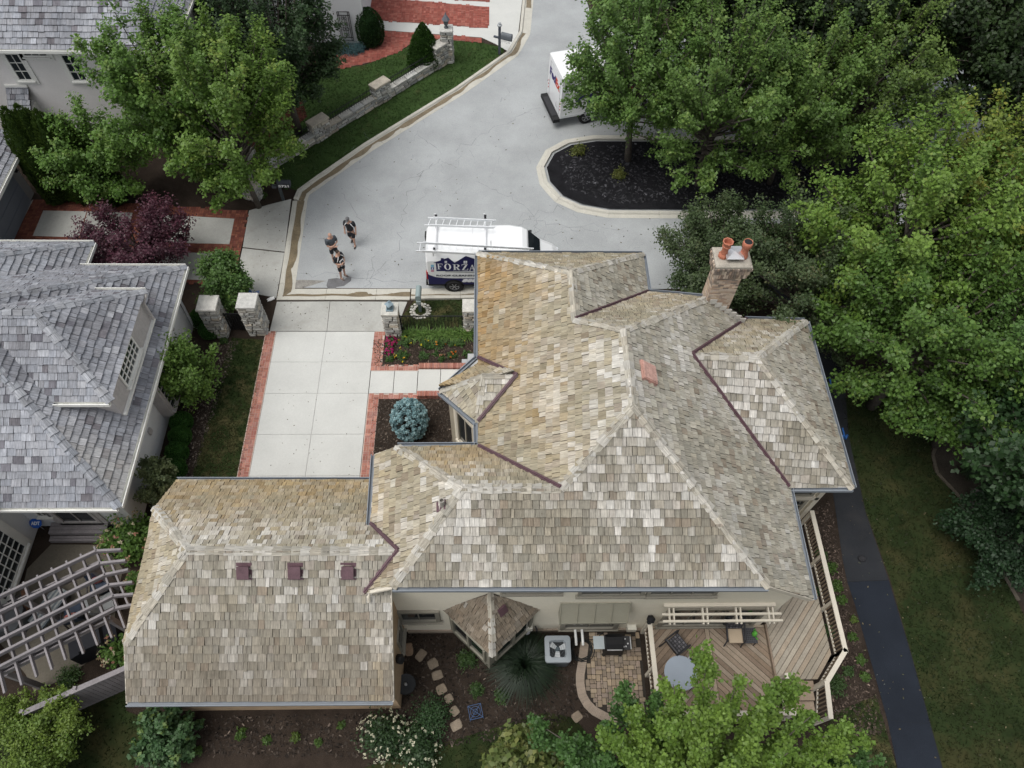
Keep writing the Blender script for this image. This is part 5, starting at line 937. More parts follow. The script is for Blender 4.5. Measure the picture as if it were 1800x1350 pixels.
for (u0, v0, u1, v1, nx, ny) in ((4, 92, 37, 141, 2, 3), (104, 94, 144, 142, 2, 3), (38, 91, 80, 99, 3, 1)):
    a, c = uvw(u0, v0, u1, v1); x0, x1 = (a[0], a[0]+(.72 if ny == 3 else 1.15)); window(wh, (x0, yW), (x1, yW), c[2], min(a[2], zt_-.12), (0, -1), nx, ny, m_wtrim, fw=.07, proud=.06, casing=.18, mw=.03)
a, c = uvw(10, 152, 70, 180); bx0, bx1 = a[0], c[0]-.1
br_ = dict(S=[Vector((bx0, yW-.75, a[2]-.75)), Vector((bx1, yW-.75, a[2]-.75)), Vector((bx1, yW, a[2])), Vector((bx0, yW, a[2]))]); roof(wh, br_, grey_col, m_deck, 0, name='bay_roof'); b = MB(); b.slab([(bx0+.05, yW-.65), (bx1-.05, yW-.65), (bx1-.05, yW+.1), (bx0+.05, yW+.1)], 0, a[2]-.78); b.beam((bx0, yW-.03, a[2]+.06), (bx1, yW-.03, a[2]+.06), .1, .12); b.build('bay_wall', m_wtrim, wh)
# ---- white garage wing, top
w2 = thing('white_garage_wing', 'white garage wing with black iron trellis on its wall at the top', 'garage', (-10, 45, 0))
b = MB(); b.slab([(-14, 39.95), (-7.5, 39.95), (-7.5, 52), (-14, 52)], 0, 4.6); b.build('wall', mat('white render', (.62, .635, .65), rough=.9, var=.04, bump=.1), w2)
b = MB(); b.slab([(-7.62, 39.86), (-7.4, 39.86), (-7.4, 40.05), (-7.62, 40.05)], 0, 4.6); b.tube([(-7.36, 39.88, .1), (-7.36, 39.88, 4.6)], .05, 8); b.build('corner_board', m_wht, w2)
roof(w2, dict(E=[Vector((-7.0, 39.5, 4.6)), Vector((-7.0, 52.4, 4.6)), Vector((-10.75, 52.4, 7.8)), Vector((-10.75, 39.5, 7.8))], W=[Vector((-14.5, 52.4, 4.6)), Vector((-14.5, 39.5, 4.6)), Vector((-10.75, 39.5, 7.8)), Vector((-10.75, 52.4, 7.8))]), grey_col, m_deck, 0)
b = MB(); b.slab([(-14, 39.95), (-7.5, 39.95), (-7.5, 40.1), (-14, 40.1)], 4.5, 4.65); b.build('gable_trim', m_wht, w2)
ta, tb_ = PY(592, 20, 39.9), PY(625, 71, 39.9); tx0, tx1, tz0, tz1 = ta[0], tb_[0]-.1, tb_[2], ta[2]; yy = 39.86
def bar(a, c, r=.022): b.tube([(a[0], yy, a[1]), (c[0], yy, c[1])], r, 5)
b = MB(); W2, H2 = tx1-tx0, tz1-tz0
for k in (0, .12): bar((tx0+k*W2, tz0), (tx0+k*W2, tz1)); bar((tx1-k*W2, tz0), (tx1-k*W2, tz1)); bar((tx0, tz0+k*H2), (tx1, tz0+k*H2)); bar((tx0, tz1-k*H2), (tx1, tz1-k*H2))
for k in (.32, .5, .68): bar((tx0+k*W2, tz0+.12*H2), (tx0+k*W2, tz1-.12*H2), .012)
for sx_ in (-1, 1):
    for sz_ in (-1, 1): cxx, czz = (tx0+tx1)/2+sx_*.14*W2, (tz0+tz1)/2+sz_*.09*H2; b.tube([(cxx+.13*W2*math.cos(t), yy, czz+.13*W2*math.sin(t)) for t in np.linspace(0, 6.28, 13)], .018, 5)
for sz_ in (-1, 1): b.tube([((tx0+tx1)/2+.2*W2*math.cos(t), yy, (tz0+tz1)/2+sz_*.28*H2+.05*H2*math.sin(t*2)) for t in np.linspace(0, 6.28, 13)], .014, 5)
b.build('trellis', m_iron, w2); lantern(w2, (-7.3, 40.9, 2.6), 1.5)
# ================================================================ stonework
scol = [(.46, .45, .41), (.38, .37, .335), (.54, .53, .49), (.33, .33, .31), (.47, .43, .36), (.42, .42, .40)]
def dress(root, o, ex, ey, L, D, H, cw=(.16, .42), ch=(.11, .19), cap=.10, over=.05, single=True, capn=(1, 1), faces4=(1, 1, 1, 1), col=scol, mort=(.085, .082, .075)):
    """squared rubble facing on a mortar core; o corner, ex/ey unit axes"""
    o, ex, ey = Vector(o), Vector((*ex, 0)), Vector((*ey, 0)); b = MB(); i_ = .03
    b.slab([(o+ex*i_+ey*i_)[:2], (o+ex*(L-i_)+ey*i_)[:2], (o+ex*(L-i_)+ey*(D-i_))[:2], (o+ex*i_+ey*(D-i_))[:2]], 0, H-.01, mort); b.build('core', m_stone, root)
    sides = [(o, ex, -ey, L), (o+ex*L, ey, ex, D), (o+ex*L+ey*D, -ex, ey, L), (o+ey*D, -ey, -ex, D)]
    for si, (p, d, n, LL) in enumerate(sides):
        if not faces4[si]: continue
        z = .0
        while z < H-cap-.03:
            h = min(random.uniform(*ch), H-cap-z); x = 0.
            if H-cap-z-h < .06: h = H-cap-z
            while x < LL-.01:
                w = random.uniform(*cw); w = LL-x if LL-x-w < .1 else w; w = min(w, LL-x); pr = random.uniform(.015, .055); g_ = .013; zz = z
                hh = h
                c = jit(random.choice(col), .24); b = MB(); a0 = p+d*(x+g_)-n*.05; a1 = p+d*(x+w-g_)-n*.05; k = .018
                fr = [a0+n*(.05+pr)+d*k+Vector((0, 0, zz+g_+k)), a1+n*(.05+pr)-d*k+Vector((0, 0, zz+g_+k)), a1+n*(.05+pr)-d*k+Vector((0, 0, zz+hh-g_-k)), a0+n*(.05+pr)+d*k+Vector((0, 0, zz+hh-g_-k))]
                fr = [v_+Vector((random.uniform(-.008, .008), random.uniform(-.008, .008), random.uniform(-.008, .008))) for v_ in fr]
                bk = [a0+Vector((0, 0, zz+g_)), a1+Vector((0, 0, zz+g_)), a1+Vector((0, 0, zz+hh-g_)), a0+Vector((0, 0, zz+hh-g_))]
                b.add(bk+fr, [(4, 5, 6, 7), (0, 1, 5, 4), (1, 2, 6, 5), (2, 3, 7, 6), (3, 0, 4, 7)], c); b.build('stone', m_stone, root); x += w
            z += h
    nx, ny = capn; xs = [-over+(L+2*over)*i/nx for i in range(nx+1)]; ys_ = [-over+(D+2*over)*j/ny for j in range(ny+1)]
    for i in range(nx):
        for j in range(ny):
            b = MB(); g_ = .006; pp = [o+ex*xs[i+a]+ey*ys_[j+c_]+ex*(g_ if a == 0 else -g_)+ey*(g_ if c_ == 0 else -g_) for a, c_ in ((0, 0), (1, 0), (1, 1), (0, 1))]
            if (pp[1]-pp[0]).cross(pp[2]-pp[0]).z < 0: pp = pp[::-1]
            b.bevel_slab([v_[:2] for v_ in pp], H-cap, H+random.uniform(-.008, .008), .025, jit(random.choice(col), .2)); b.build('cap_stone', m_stone, root)
def pillar(o, L, D, H, label, ex=(1, 0), ey=(0, 1), name='stone_pillar', **kw):
    t = thing(name, label, 'pillar', (o[0]+L/2*ex[0], o[1]+D/2*ey[1], 0), 'stone pillars'); dress(t, (o[0], o[1], 0), ex, ey, L, D, H, **kw); return t
pillar((-10.58, 19.08), .72, .72, 2.0, 'right stone pillar of the gateway beside the concrete drive'); pillar((-12.17, 18.95), .72, .72, 2.0, 'left stone pillar of the gateway under the weeping tree')
pillar((-4.70, 19.02), .62, .58, 1.6, 'stone pillar carrying a blue grey lantern by the flower bed'); pillar((-1.32, 19.2), .7, .6, 1.6, 'stone pillar at the far end of the low iron fence, cut off by the roof')
gt = thing('garden_gate', 'low black wooden gate between two stone pillars', 'gate', (-11.0, 19.3, 0))
b = MB(); b.beam((-11.4, 19.35, 1.15), (-10.62, 19.35, 1.15), .05, .07); b.beam((-11.4, 19.35, .25), (-10.62, 19.35, .25), .05, .07); b.build('gate_rail', m_black, gt)
for i in range(8): b = MB(); x = -11.37+i*.103; b.beam((x, 19.33, .1), (x, 19.33, 1.25), .07, .03, up=(0, 1, 0)); b.build('gate_slat', m_black, gt)
ln = thing('pillar_lantern', 'blue grey lantern on top of the stone pillar by the flower bed', 'lantern', (-4.38, 19.3, 1.6)); b = MB(); b.box((-4.38, 19.3, 1.63), (.3, .3, .06), 0, (.2, .27, .31)); b.box((-4.38, 19.3, 1.78), (.2, .2, .26), 0, (.10, .15, .18)); b.build('lantern_body', m_col, ln)
b = MB(); b.lathe((-4.38, 19.3, 1.9), [(.19, 0), (.2, .03), (.05, .13), (.02, .2)], 4, (.25, .33, .38)); b.build('lantern_roof', m_col, ln)
# street wall: follows the kerb
wa, wb = P(478, 300), P(788, 111); dv = (wb-wa)[:2]; WL = float(np.linalg.norm(dv)); ex = dv/WL; ey = np.array([-ex[1], ex[0]])
sw = thing('stone_street_wall', 'long low stone wall running beside the street kerb', 'wall', tuple((wa+wb)/2))
dress(sw, wa, ex, ey, WL, .34, .55, cw=(.3, .75), ch=(.12, .2), faces4=(1, 0, 0, 1), capn=(16, 1), over=.03)
def along(u, v): a = P(u, v)-wa; return float(a[0]*ex[0]+a[1]*ex[1])
piers = [(along(556,249), 'stone pier of the street wall nearest the dark mailbox'), (along(664,184), 'stone pier in the middle of the street wall'), (along(770,121), 'large stone pier at the upper end of the street wall')]
for s, lb in piers:
    L_ = 1.0 if 'large' not in lb else 1.15; o_ = np.array(wa[:2])+ex*(s-.1)-ey*.06; t = thing('stone_pier', lb, 'pillar', (o_[0], o_[1], 0), 'stone piers of the street wall'); dress(t, (o_[0], o_[1], 0), tuple(ex), tuple(ey), L_, .5, 1.15 if 'large' not in lb else 1.35, cw=(.2, .45))
pp_ = P(797, 112); lp = pillar((pp_[0]-.62, pp_[1]+.0), .62, .62, 2.0, 'tall stone pillar with a lantern at the end of the street wall')
tl = thing('post_lantern', 'dark lantern on the tall pillar of the street wall', 'lantern', (pp_[0]-.31, pp_[1]+.31, 2.0)); b = MB(); b.lathe((pp_[0]-.31, pp_[1]+.31, 2.0), [(.12, 0), (.12, .05), (.05, .1), (.10, .16), (.17, .45), (.18, .47)], 6, (.09, .1, .11)); b.build('lantern_body', m_col, tl); b = MB(); b.lathe((pp_[0]-.31, pp_[1]+.31, 2.47), [(.23, 0), (.2, .05), (.04, .3), (.02, .4)], 6, (.13, .14, .16)); b.build('lantern_roof', m_col, tl)
q0 = P(455, 352); t = thing('stone_pier', 'low stone pier end under the maple by the brick court', 'pillar', tuple(q0), 'stone piers of the street wall'); dress(t, (q0[0]-.75, q0[1]+.1, 0), (.93, -.37), (.37, .93), .8, .55, .95)
q1 = P(432, 305); t = thing('stone_garden_wall', 'short stretch of stone wall hidden under the maple', 'wall', tuple(q1)); dress(t, (q0[0]-.6, q0[1]+.5, 0), (0, 1), (-1, 0), 2.6, .34, .6, capn=(4, 1))
fi = thing('iron_fence', 'low black iron fence on top of the stone street wall', 'fence', tuple((wa+wb)/2))
for a, c in ((0.2, piers[0][0]-.15), (piers[0][0]+.95, piers[1][0]-.15), (piers[1][0]+.95, piers[2][0]-.15)):
    A = np.array(wa[:2])+ex*a+ey*.26; C_ = np.array(wa[:2])+ex*c+ey*.26; b = MB(); b.beam((*A, .68), (*C_, .68), .03, .03); b.beam((*A, .95), (*C_, .95), .03, .03); b.build('rail', m_iron, fi); n_ = int((c-a)/.15); b = MB()
    for i in range(n_+1): p = A+(C_-A)*i/n_; b.beam((*p, .55), (*p, 1.05), .018, .018)
    b.build('pickets', m_iron, fi, kind='stuff')
fb_ = thing('iron_fence', 'waist high black iron fence behind the daylilies', 'fence', (-2.7, 19.3, 0))
for z in (.15, 1.1):
    b = MB(); b.beam((-4.05, 19.3, z), (-1.35, 19.3, z), .035, .035); b.build('rail', m_iron, fb_)
for x in (-4.02, -1.36): b = MB(); b.beam((x, 19.3, 0), (x, 19.3, 1.15), .05, .05); b.build('post', m_iron, fb_)
for i in range(18): b = MB(); x = -3.9+i*.146; b.beam((x, 19.3, .15), (x, 19.3, 1.1), .018, .018); b.build('picket', m_iron, fb_)
# ================================================================ deck, patio, back garden
def stripes(poly, ang, w, gap=.016):
    P2 = [(p[0], p[1]) for p in poly]
    if area2(P2) < 0: P2 = P2[::-1]
    c, s = math.cos(ang), math.sin(ang); pr = [(-x*s+y*c) for x, y in P2]; out = []; k = min(pr)
    while k < max(pr):
        B = 40; q = [(c*a-s*b, s*a+c*b) for a, b in ((-B, k+gap/2), (B, k+gap/2), (B, k+w-gap/2), (-B, k+w-gap/2))]; r = clip(P2, q)
        if len(r) >= 3 and area2(r) > .002: out.append(r)
        k += w
    return out
deck = thing('wooden_deck', 'timber deck with diagonal boards, cream rails and steps behind the house', 'deck', (8.2, 6, 0))
dcol = [(.27, .205, .15), (.30, .235, .175), (.235, .18, .135), (.32, .26, .2)]; dcol2 = [(.35, .31, .25), (.38, .34, .275), (.32, .28, .22), (.36, .30, .23)]
zA, zC = .50, .62
def boards(poly, ang, z, cols, w=.16):
    for r in stripes(poly, ang, w):
        b = MB(); c = jit(random.choice(cols), .10); dz = random.uniform(-.003, .003); ca, sa = math.cos(ang), math.sin(ang); n = len(r); o = random.random()*9
        bot = [(x, y, z-.04) for x, y in r]; top = [(x, y, z+dz) for x, y in r]; uv = [((-x*sa+y*ca)*.5+o, (x*ca+y*sa)*.5) for x, y in r]
        b.prism(bot, top, c, uvs=uv); b.build('deck_board', m_wood, deck)
boards([(5.2, 6.42), (7.13, 6.42), (7.13, 3.62), (5.2, 3.62)], math.radians(45), zA, dcol); boards([(7.3, 6.42), (9.2, 6.42), (9.2, 3.62), (7.3, 3.62)], math.radians(-45), zA, dcol)
boards([(7.14, 6.42), (7.29, 6.42), (7.29, 3.62), (7.14, 3.62)], math.radians(90), zA, dcol, .15)
boards([(9.26, 10.3), (11.25, 10.3), (11.25, 5.5), (10.62, 4.72), (9.26, 4.72)], math.radians(50), zC, dcol2)
for y in (6.46,): boards([(5.2, 6.43), (9.2, 6.43), (9.2, 6.52), (5.2, 6.52)], 0, zA, dcol2, .1)
b = MB(); b.beam((9.23, 4.7, zC-.03), (9.23, 6.5, zC-.03), .06, .14, (.26, .2, .15)); b.build('deck_nosing', m_wood, deck)
b = MB(); b.slab([(5.12, 3.6), (9.2, 3.6), (9.2, 6.5), (5.12, 6.5)], .22, zA-.05, (.12, .09, .07)); b.slab([(9.25, 4.75), (10.6, 4.75), (11.2, 5.5), (11.2, 10.3), (9.25, 10.3)], .3, zC-.05, (.12, .09, .07)); b.build('deck_frame', m_wood, deck)
def rail(pts, zb, zt, name='rail_cap', w=.15, balus=True):
    for a, c in zip(pts[:-1], pts[1:]):
        a, c = np.array(a), np.array(c); L = np.linalg.norm(c-a); d = (c-a)/L; e = d*.05
        z0a, z0b = (zb if not hasattr(zb, '__len__') else zb[0]), (zb if not hasattr(zb, '__len__') else zb[1]); z1a, z1b = (zt if not hasattr(zt, '__len__') else zt[0]), (zt if not hasattr(zt, '__len__') else zt[1])
        b = MB(); b.beam((*(a-e), z1a), (*(c+e), z1b), w, .045); b.build('rail_cap', m_cream, deck)
        for k, zz in ((0, -.12), (1, None)):
            b = MB(); za, zb_ = (z1a-.1, z1b-.1) if k == 0 else (z0a+.12, z0b+.12); b.beam((*a, za), (*c, zb_), .04, .08); b.build('rail', m_cream, deck)
        n = max(1, int(round(L/1.5)))
        for i in range(n+1):
            p = a+d*L*i/n; t = i/n; b = MB(); b.beam((*p, 0), (*p, z1a+(z1b-z1a)*t-.02), .10, .10); b.build('rail_post', m_cream, deck)
        if balus:
            b = MB(); m = int(L/.125)
            for i in range(1, m): p = a+d*L*i/m; t = i/m; b.beam((*p, z0a+(z0b-z0a)*t+.12), (*p, z1a+(z1b-z1a)*t-.08), .035, .035, (.22, .17, .12))
            b.build('balusters', m_wood, deck, kind='stuff')
rail([(5.08, 6.42), (5.08, 3.58)], zA, 1.5); rail([(5.1, 3.58), (9.25, 3.58)], zA, 1.5); rail([(11.34, 10.2), (11.34, 5.42), (10.55, 4.52)], zC, 1.55); rail([(10.5, 4.45), (10.42, 3.45)], (zC, .1), (1.55, 1.45)); rail([(9.32, 4.72), (9.42, 3.6)], (zC, .1), (1.45, 1.1))
for i, (y, z) in enumerate(((4.55, .48), (4.26, .32), (3.97, .16))):
    b = MB(); b.slab([(9.45, y-.14), (10.5, y-.14), (10.5, y+.15), (9.45, y+.15)], z-.05, z, jit(dcol[1], .1)); b.build('stair_tread', m_wood, deck); b = MB(); b.beam((9.45, y+.13, z-.12), (10.5, y+.13, z-.12), .03, .15, (.45, .41, .33)); b.build('stair_riser', m_wood, deck)
lt = thing('post_lantern', 'black lantern standing on the corner post of the deck rail', 'lantern', (5.06, 6.38, 1.53)); b = MB(); b.lathe((5.06, 6.38, 1.53), [(.09, 0), (.05, .05), (.08, .1), (.13, .34), (.15, .36), (.12, .42), (.03, .5)], 6, (.012, .012, .014)); b.build('lantern_body', m_col, lt)
# patio of tumbled pavers with a curved border course
patio = thing('paver_patio', kind='structure', loc=(4, 5, 0)); oc = [P(*q)[:2] for q in ((1020,1128),(1016,1160),(1012,1185),(1012,1203),(1016,1225),(1026,1243),(1040,1257),(1060,1268),(1082,1278))]
icv = []
for i in range(len(oc)):
    d = oc[min(len(oc)-1, i+1)]-oc[max(0, i-1)]; d /= np.linalg.norm(d); icv.append(oc[i]+np.array([-d[1], d[0]])*.30)
def fine(c, n=6): return [c[i]+(c[i+1]-c[i])*k/n for i in range(len(c)-1) for k in range(n)]+[c[-1]]
of_, if_ = fine(oc), fine(icv)
sheet('patio_sand', [tuple(p) for p in of_]+[(5.0, of_[-1][1]), (5.0, 6.42), (of_[0][0], 6.42)], .008, mat('joint sand', (.035, .03, .025), rough=1, var=.2, bump=.2), None, parent=patio)
for i in range(len(of_)-1):
    b = MB(); q = [of_[i], of_[i+1], if_[i+1], if_[i]]; c0 = sum(q)/4; q = [c0+(p-c0)*.96 for p in q]
    if area2([tuple(p) for p in q]) < 0: q = q[::-1]
    b.bevel_slab(q, 0, .045, .006, jit((.30, .245, .195), .07)); b.build('border_brick', m_brick, patio)
reg = [tuple(p) for p in if_]+[(5.0, if_[-1][1]), (5.0, 6.42), (if_[0][0]-.12, 6.42)]; U = .073; gx, gy = int(2.6/U), int(4.6/U); X0, Y0 = 2.5, 2.2; occ = np.zeros((gx, gy), bool); pcol = [(.26, .205, .145), (.30, .24, .17), (.22, .18, .14), (.25, .20, .16), (.205, .165, .125)]; pav = []
for j in range(gy-1, -1, -1):
    for i in range(gx):
        if occ[i, j]: continue
        ops = [(3, 2), (2, 3), (2, 2)]; random.shuffle(ops); ops += [(2, 1), (1, 2), (1, 1)]
        for w, h in ops:
            if i+w <= gx and j-h+1 >= 0 and not occ[i:i+w, j-h+1:j+1].any():
                occ[i:i+w, j-h+1:j+1] = True; x0, y1 = X0+i*U, Y0+(j+1)*U; x1, y0 = x0+w*U, y1-h*U
                if all(inpoly(x, y, reg) for x, y in ((x0+.02, y0+.02), (x1-.02, y0+.02), (x1-.02, y1-.02), (x0+.02, y1-.02))): pav.append((x0, y0, x1, y1))
                break
pav.sort(key=lambda r: -(r[2]-r[0])*(r[3]-r[1])); rest = MB()
for k, (x0, y0, x1, y1) in enumerate(pav):
    b = MB() if k < 260 else rest; g_ = .006; c_ = .014; q = [(x0+g_+c_, y0+g_), (x1-g_-c_, y0+g_), (x1-g_, y0+g_+c_), (x1-g_, y1-g_-c_), (x1-g_-c_, y1-g_), (x0+g_+c_, y1-g_), (x0+g_, y1-g_-c_), (x0+g_, y0+g_+c_)]
    b.bevel_slab(q, 0, .04+random.uniform(-.004, .004), .012, jit(random.choice(pcol), .14))
    if k < 260: b.build('paver', m_brick, patio)
if rest.v: rest.build('small_pavers', m_brick, patio, kind='stuff')
ss = [(719,1142,.34,.52,8,'reddish stepping stone nearest the house wall'), (740,1152,.36,.5,-35,'rounded pale stepping stone second from the house'), (761,1167,.42,.4,25,'third stepping stone of the path'), (769,1187,.44,.36,18,'fourth stepping stone, the palest rounded rectangle'), (776,1212,.42,.38,28,'fifth stepping stone, middle of the path'), (789,1228,.34,.34,30,'sixth stepping stone, partly under the small leaved shrub'), (799,1250,.34,.36,40,'seventh stepping stone at the edge of the shrub'), (802,1275,.46,.38,30,'large stepping stone at the lower end of the path'), (1014,1260,.42,.36,35,'single stepping stone beside the curved patio border')]
for u, v, w, h, r, lb in ss:
    w *= .82; h *= .82; p = P(u, v); b = MB(); ca = math.cos(math.radians(r)); sa = math.sin(math.radians(r)); pts = []
    for k in range(16):
        t = 2*math.pi*k/16; x = math.copysign(abs(math.cos(t))**.45, math.cos(t))*w/2; y = math.copysign(abs(math.sin(t))**.45, math.sin(t))*h/2; f_ = random.uniform(.93, 1.05); pts.append((p[0]+(x*ca-y*sa)*f_, p[1]+(x*sa+y*ca)*f_))
    b.bevel_slab(pts, 0, .05, .02, jit((.245, .20, .15) if 'reddish' not in lb else (.27, .19, .13), .08)); b.build('stepping_stone', m_stone, None, None, lb, 'stepping stone', 'stepping stones')
# air conditioner
ac = thing('air_conditioner', 'square grey outdoor air conditioner with its fan blades showing', 'air conditioner', (2.1, 5.75, 0)); ax_, ay_, at_ = 2.07, 5.72, .82
def rrect(cx, cy, w, h, r, n=4): return [(cx+sx*(w/2-r)+r*math.cos(a), cy+sy*(h/2-r)+r*math.sin(a)) for sx, sy, a0 in ((1, 1, 0), (-1, 1, 90), (-1, -1, 180), (1, -1, 270)) for a in [math.radians(a0+90*k/n) for k in range(n+1)]]
m_ac = mat('ac grey', (.26, .29, .31), rough=.5, var=.07, bump=.03)
b = MB(); b.slab(rrect(ax_, ay_, .80, .80, .09), 0, at_-.14, (.1, .11, .12)); b.build('body', m_col, ac)
out_ = rrect(ax_, ay_, .86, .86, .1, 8); n_ = len(out_); b = MB(); Rr = .35; ring = [(ax_+Rr*math.cos(math.atan2(y-ay_, x-ax_)), ay_+Rr*math.sin(math.atan2(y-ay_, x-ax_))) for x, y in out_]; rin = [(ax_+(x-ax_)*.86, ay_+(y-ay_)*.86) for x, y in ring]
b.add([(x, y, at_-.16) for x, y in out_]+[(x, y, at_-.02) for x, y in out_]+[(x, y, at_+.01) for x, y in ring]+[(x, y, at_-.1) for x, y in rin], [(i, (i+1) % n_, n_+(i+1) % n_, n_+i) for i in range(n_)]+[(n_+i, n_+(i+1) % n_, 2*n_+(i+1) % n_, 2*n_+i) for i in range(n_)]+[(2*n_+i, 2*n_+(i+1) % n_, 3*n_+(i+1) % n_, 3*n_+i) for i in range(n_)]); b.build('top_cover', m_ac, ac)
b = MB(); b.lathe((ax_, ay_, at_-.135), [(.33, 0), (.33, .01)], 20, (.01, .012, .014)); b.build('fan_well', m_col, ac); b = MB(); b.lathe((ax_, ay_, at_-.12), [(.08, 0), (.08, .08), (.05, .1)], 12, (.06, .08, .09)); b.build('fan_hub', m_col, ac)
for k, a in enumerate((20, 145, 265)):
    b = MB(); a = math.radians(a); d = Vector((math.cos(a), math.sin(a), 0)); s_ = Vector((-d.y, d.x, 0)); c0 = Vector((ax_, ay_, at_-.07)); b.prism([c0+d*.07-s_*.06, c0+d*.29-s_*.10, c0+d*.29+s_*.10+Vector((0, 0, .05)), c0+d*.07+s_*.06+Vector((0, 0, .03))], [v_+Vector((0, 0, .008)) for v_ in (c0+d*.07-s_*.06, c0+d*.29-s_*.10, c0+d*.29+s_*.10+Vector((0, 0, .05)), c0+d*.07+s_*.06+Vector((0, 0, .03)))], (.40, .42, .43)); b.build('fan_blade', m_col, ac)
b = MB()
for r_ in (.12, .20, .28): b.tube([(ax_+r_*math.cos(t), ay_+r_*math.sin(t), at_+.005) for t in np.linspace(0, 6.283, 25)], .004, 4, (.1, .12, .13), caps=False)
b.build('guard_ring', m_col, ac)
# barbecue
gp = P(1075, 1130, .9); gl = thing('gas_grill', 'black gas barbecue with grey side shelf against the house', 'barbecue', (gp[0], gp[1], 0)); gx_, gy_ = gp[0]+.1, gp[1]
b = MB(); b.box((gx_, gy_, .5), (.62, .48, .7), 0, (.012, .012, .013)); b.build('cart', m_col, gl)
b = MB(); prof = [(-.24, .86), (.24, .86), (.25, 1.0), (.14, 1.12), (-.10, 1.14), (-.22, 1.04)]; b.prism([(gx_-.32, gy_+y, z) for y, z in prof], [(gx_+.26, gy_+y, z) for y, z in prof], (.010, .010, .011)); b.build('hood', m_col, gl)
b = MB(); b.box((gx_-.52, gy_+.02, .87), (.36, .42, .03), 0, (.36, .40, .41)); b.build('side_shelf', m_col, gl); b = MB(); b.box((gx_+.40, gy_, .87), (.24, .44, .04), 0, (.03, .03, .032)); b.build('burner_shelf', m_col, gl)
for dx, dy in ((.36, .12), (.44, -.03), (.37, -.12), (.3, -.13)): b = MB(); b.lathe((gx_+dx, gy_+dy, .89), [(.028, 0), (.028, .03), (.02, .04)], 8, (.55, .55, .56)); b.build('knob', m_col, gl)
b = MB(); b.tube([(gx_-.28, gy_-.26, 1.02), (gx_+.22, gy_-.26, 1.02)], .018, 6); b.build('handle', m_metal, gl); b = MB(); b.tube([(gx_+.54, gy_-.2, .88), (gx_+.54, gy_+.2, .88)], .02, 6); b.build('towel_bar', m_metal, gl)
for dx in (-.28, .28):
    for dy in (-.2, .2): b = MB(); b.lathe((gx_+dx, gy_+dy, .0), [(.06, .03), (.06, .1), (.03, .15)], 8, (.02, .02, .02)); b.build('caster', m_col, gl)
hp = P(1022, 1143); b = MB(); g = np.random.default_rng(3); tt = np.linspace(0, 2*np.pi*5.2, 130); rr_ = .36+.05*np.sin(tt*.37)+g.normal(0, .006, 130); b.tube([(hp[0]+r_*math.cos(t)+.05*math.sin(t*.19), hp[1]+r_*math.sin(t)*.95, .06+.02*(t/33)+.012*math.sin(3*t)) for t, r_ in zip(tt, rr_)]+[(hp[0]+.5, hp[1]+.35, .06), (hp[0]+.75, hp[1]+.55, .1), (hp[0]+.8, hp[1]+.62, .4)], .014, 6, (.014, .015, .014)); b.build('garden_hose', m_col, None, None, 'black garden hose coiled between air conditioner and barbecue', 'hose')
fp = P(716, 1208); bb_ = thing('fountain', 'dark round garden fountain with a small pale figure', 'fountain', tuple(fp)); b = MB(); b.lathe(fp, [(.22, 0), (.14, .1), (.12, .35), (.30, .45), (.33, .52), (.29, .50), (.05, .46)], 16, (.03, .032, .035)); b.build('basin', m_col, bb_); b = MB(); b.lathe((fp[0], fp[1], .46), [(.05, 0), (.035, .06), (.05, .12), (.03, .17), (.035, .21), (.01, .25)], 8, (.3, .3, .29)); b.build('figure', m_col, bb_)
sp_ = P(836, 1253); st = thing('plant_stand', 'low blue metal lattice stand left in the mulch', 'plant stand', tuple(sp_)); b = MB(); rz = math.radians(12); blu = (.05, .09, .18); R = Matrix.Rotation(rz, 3, 'Z'); o_ = Vector((sp_[0], sp_[1], .25))
for k in range(4): a0 = R @ Vector((.21*(1 if k in (0, 3) else -1), .21*(1 if k < 2 else -1), 0)); a1 = R @ Vector((.21*(1 if (k+1) % 4 in (0, 3) else -1), .21*(1 if (k+1) % 4 < 2 else -1), 0)); b.tube([o_+a0, o_+a1], .012, 5, blu); b.tube([o_+a0, o_+a0*1.05-Vector((0, 0, .25))], .012, 5, blu); b.tube([o_+a0, o_-a0*.99], .01, 5, blu)
for r_ in (.08, .16): b.tube([o_+Vector((r_*math.cos(t), r_*math.sin(t), .005)) for t in np.linspace(0, 6.283, 17)], .01, 5, blu)
b.build('lattice', m_col, st)
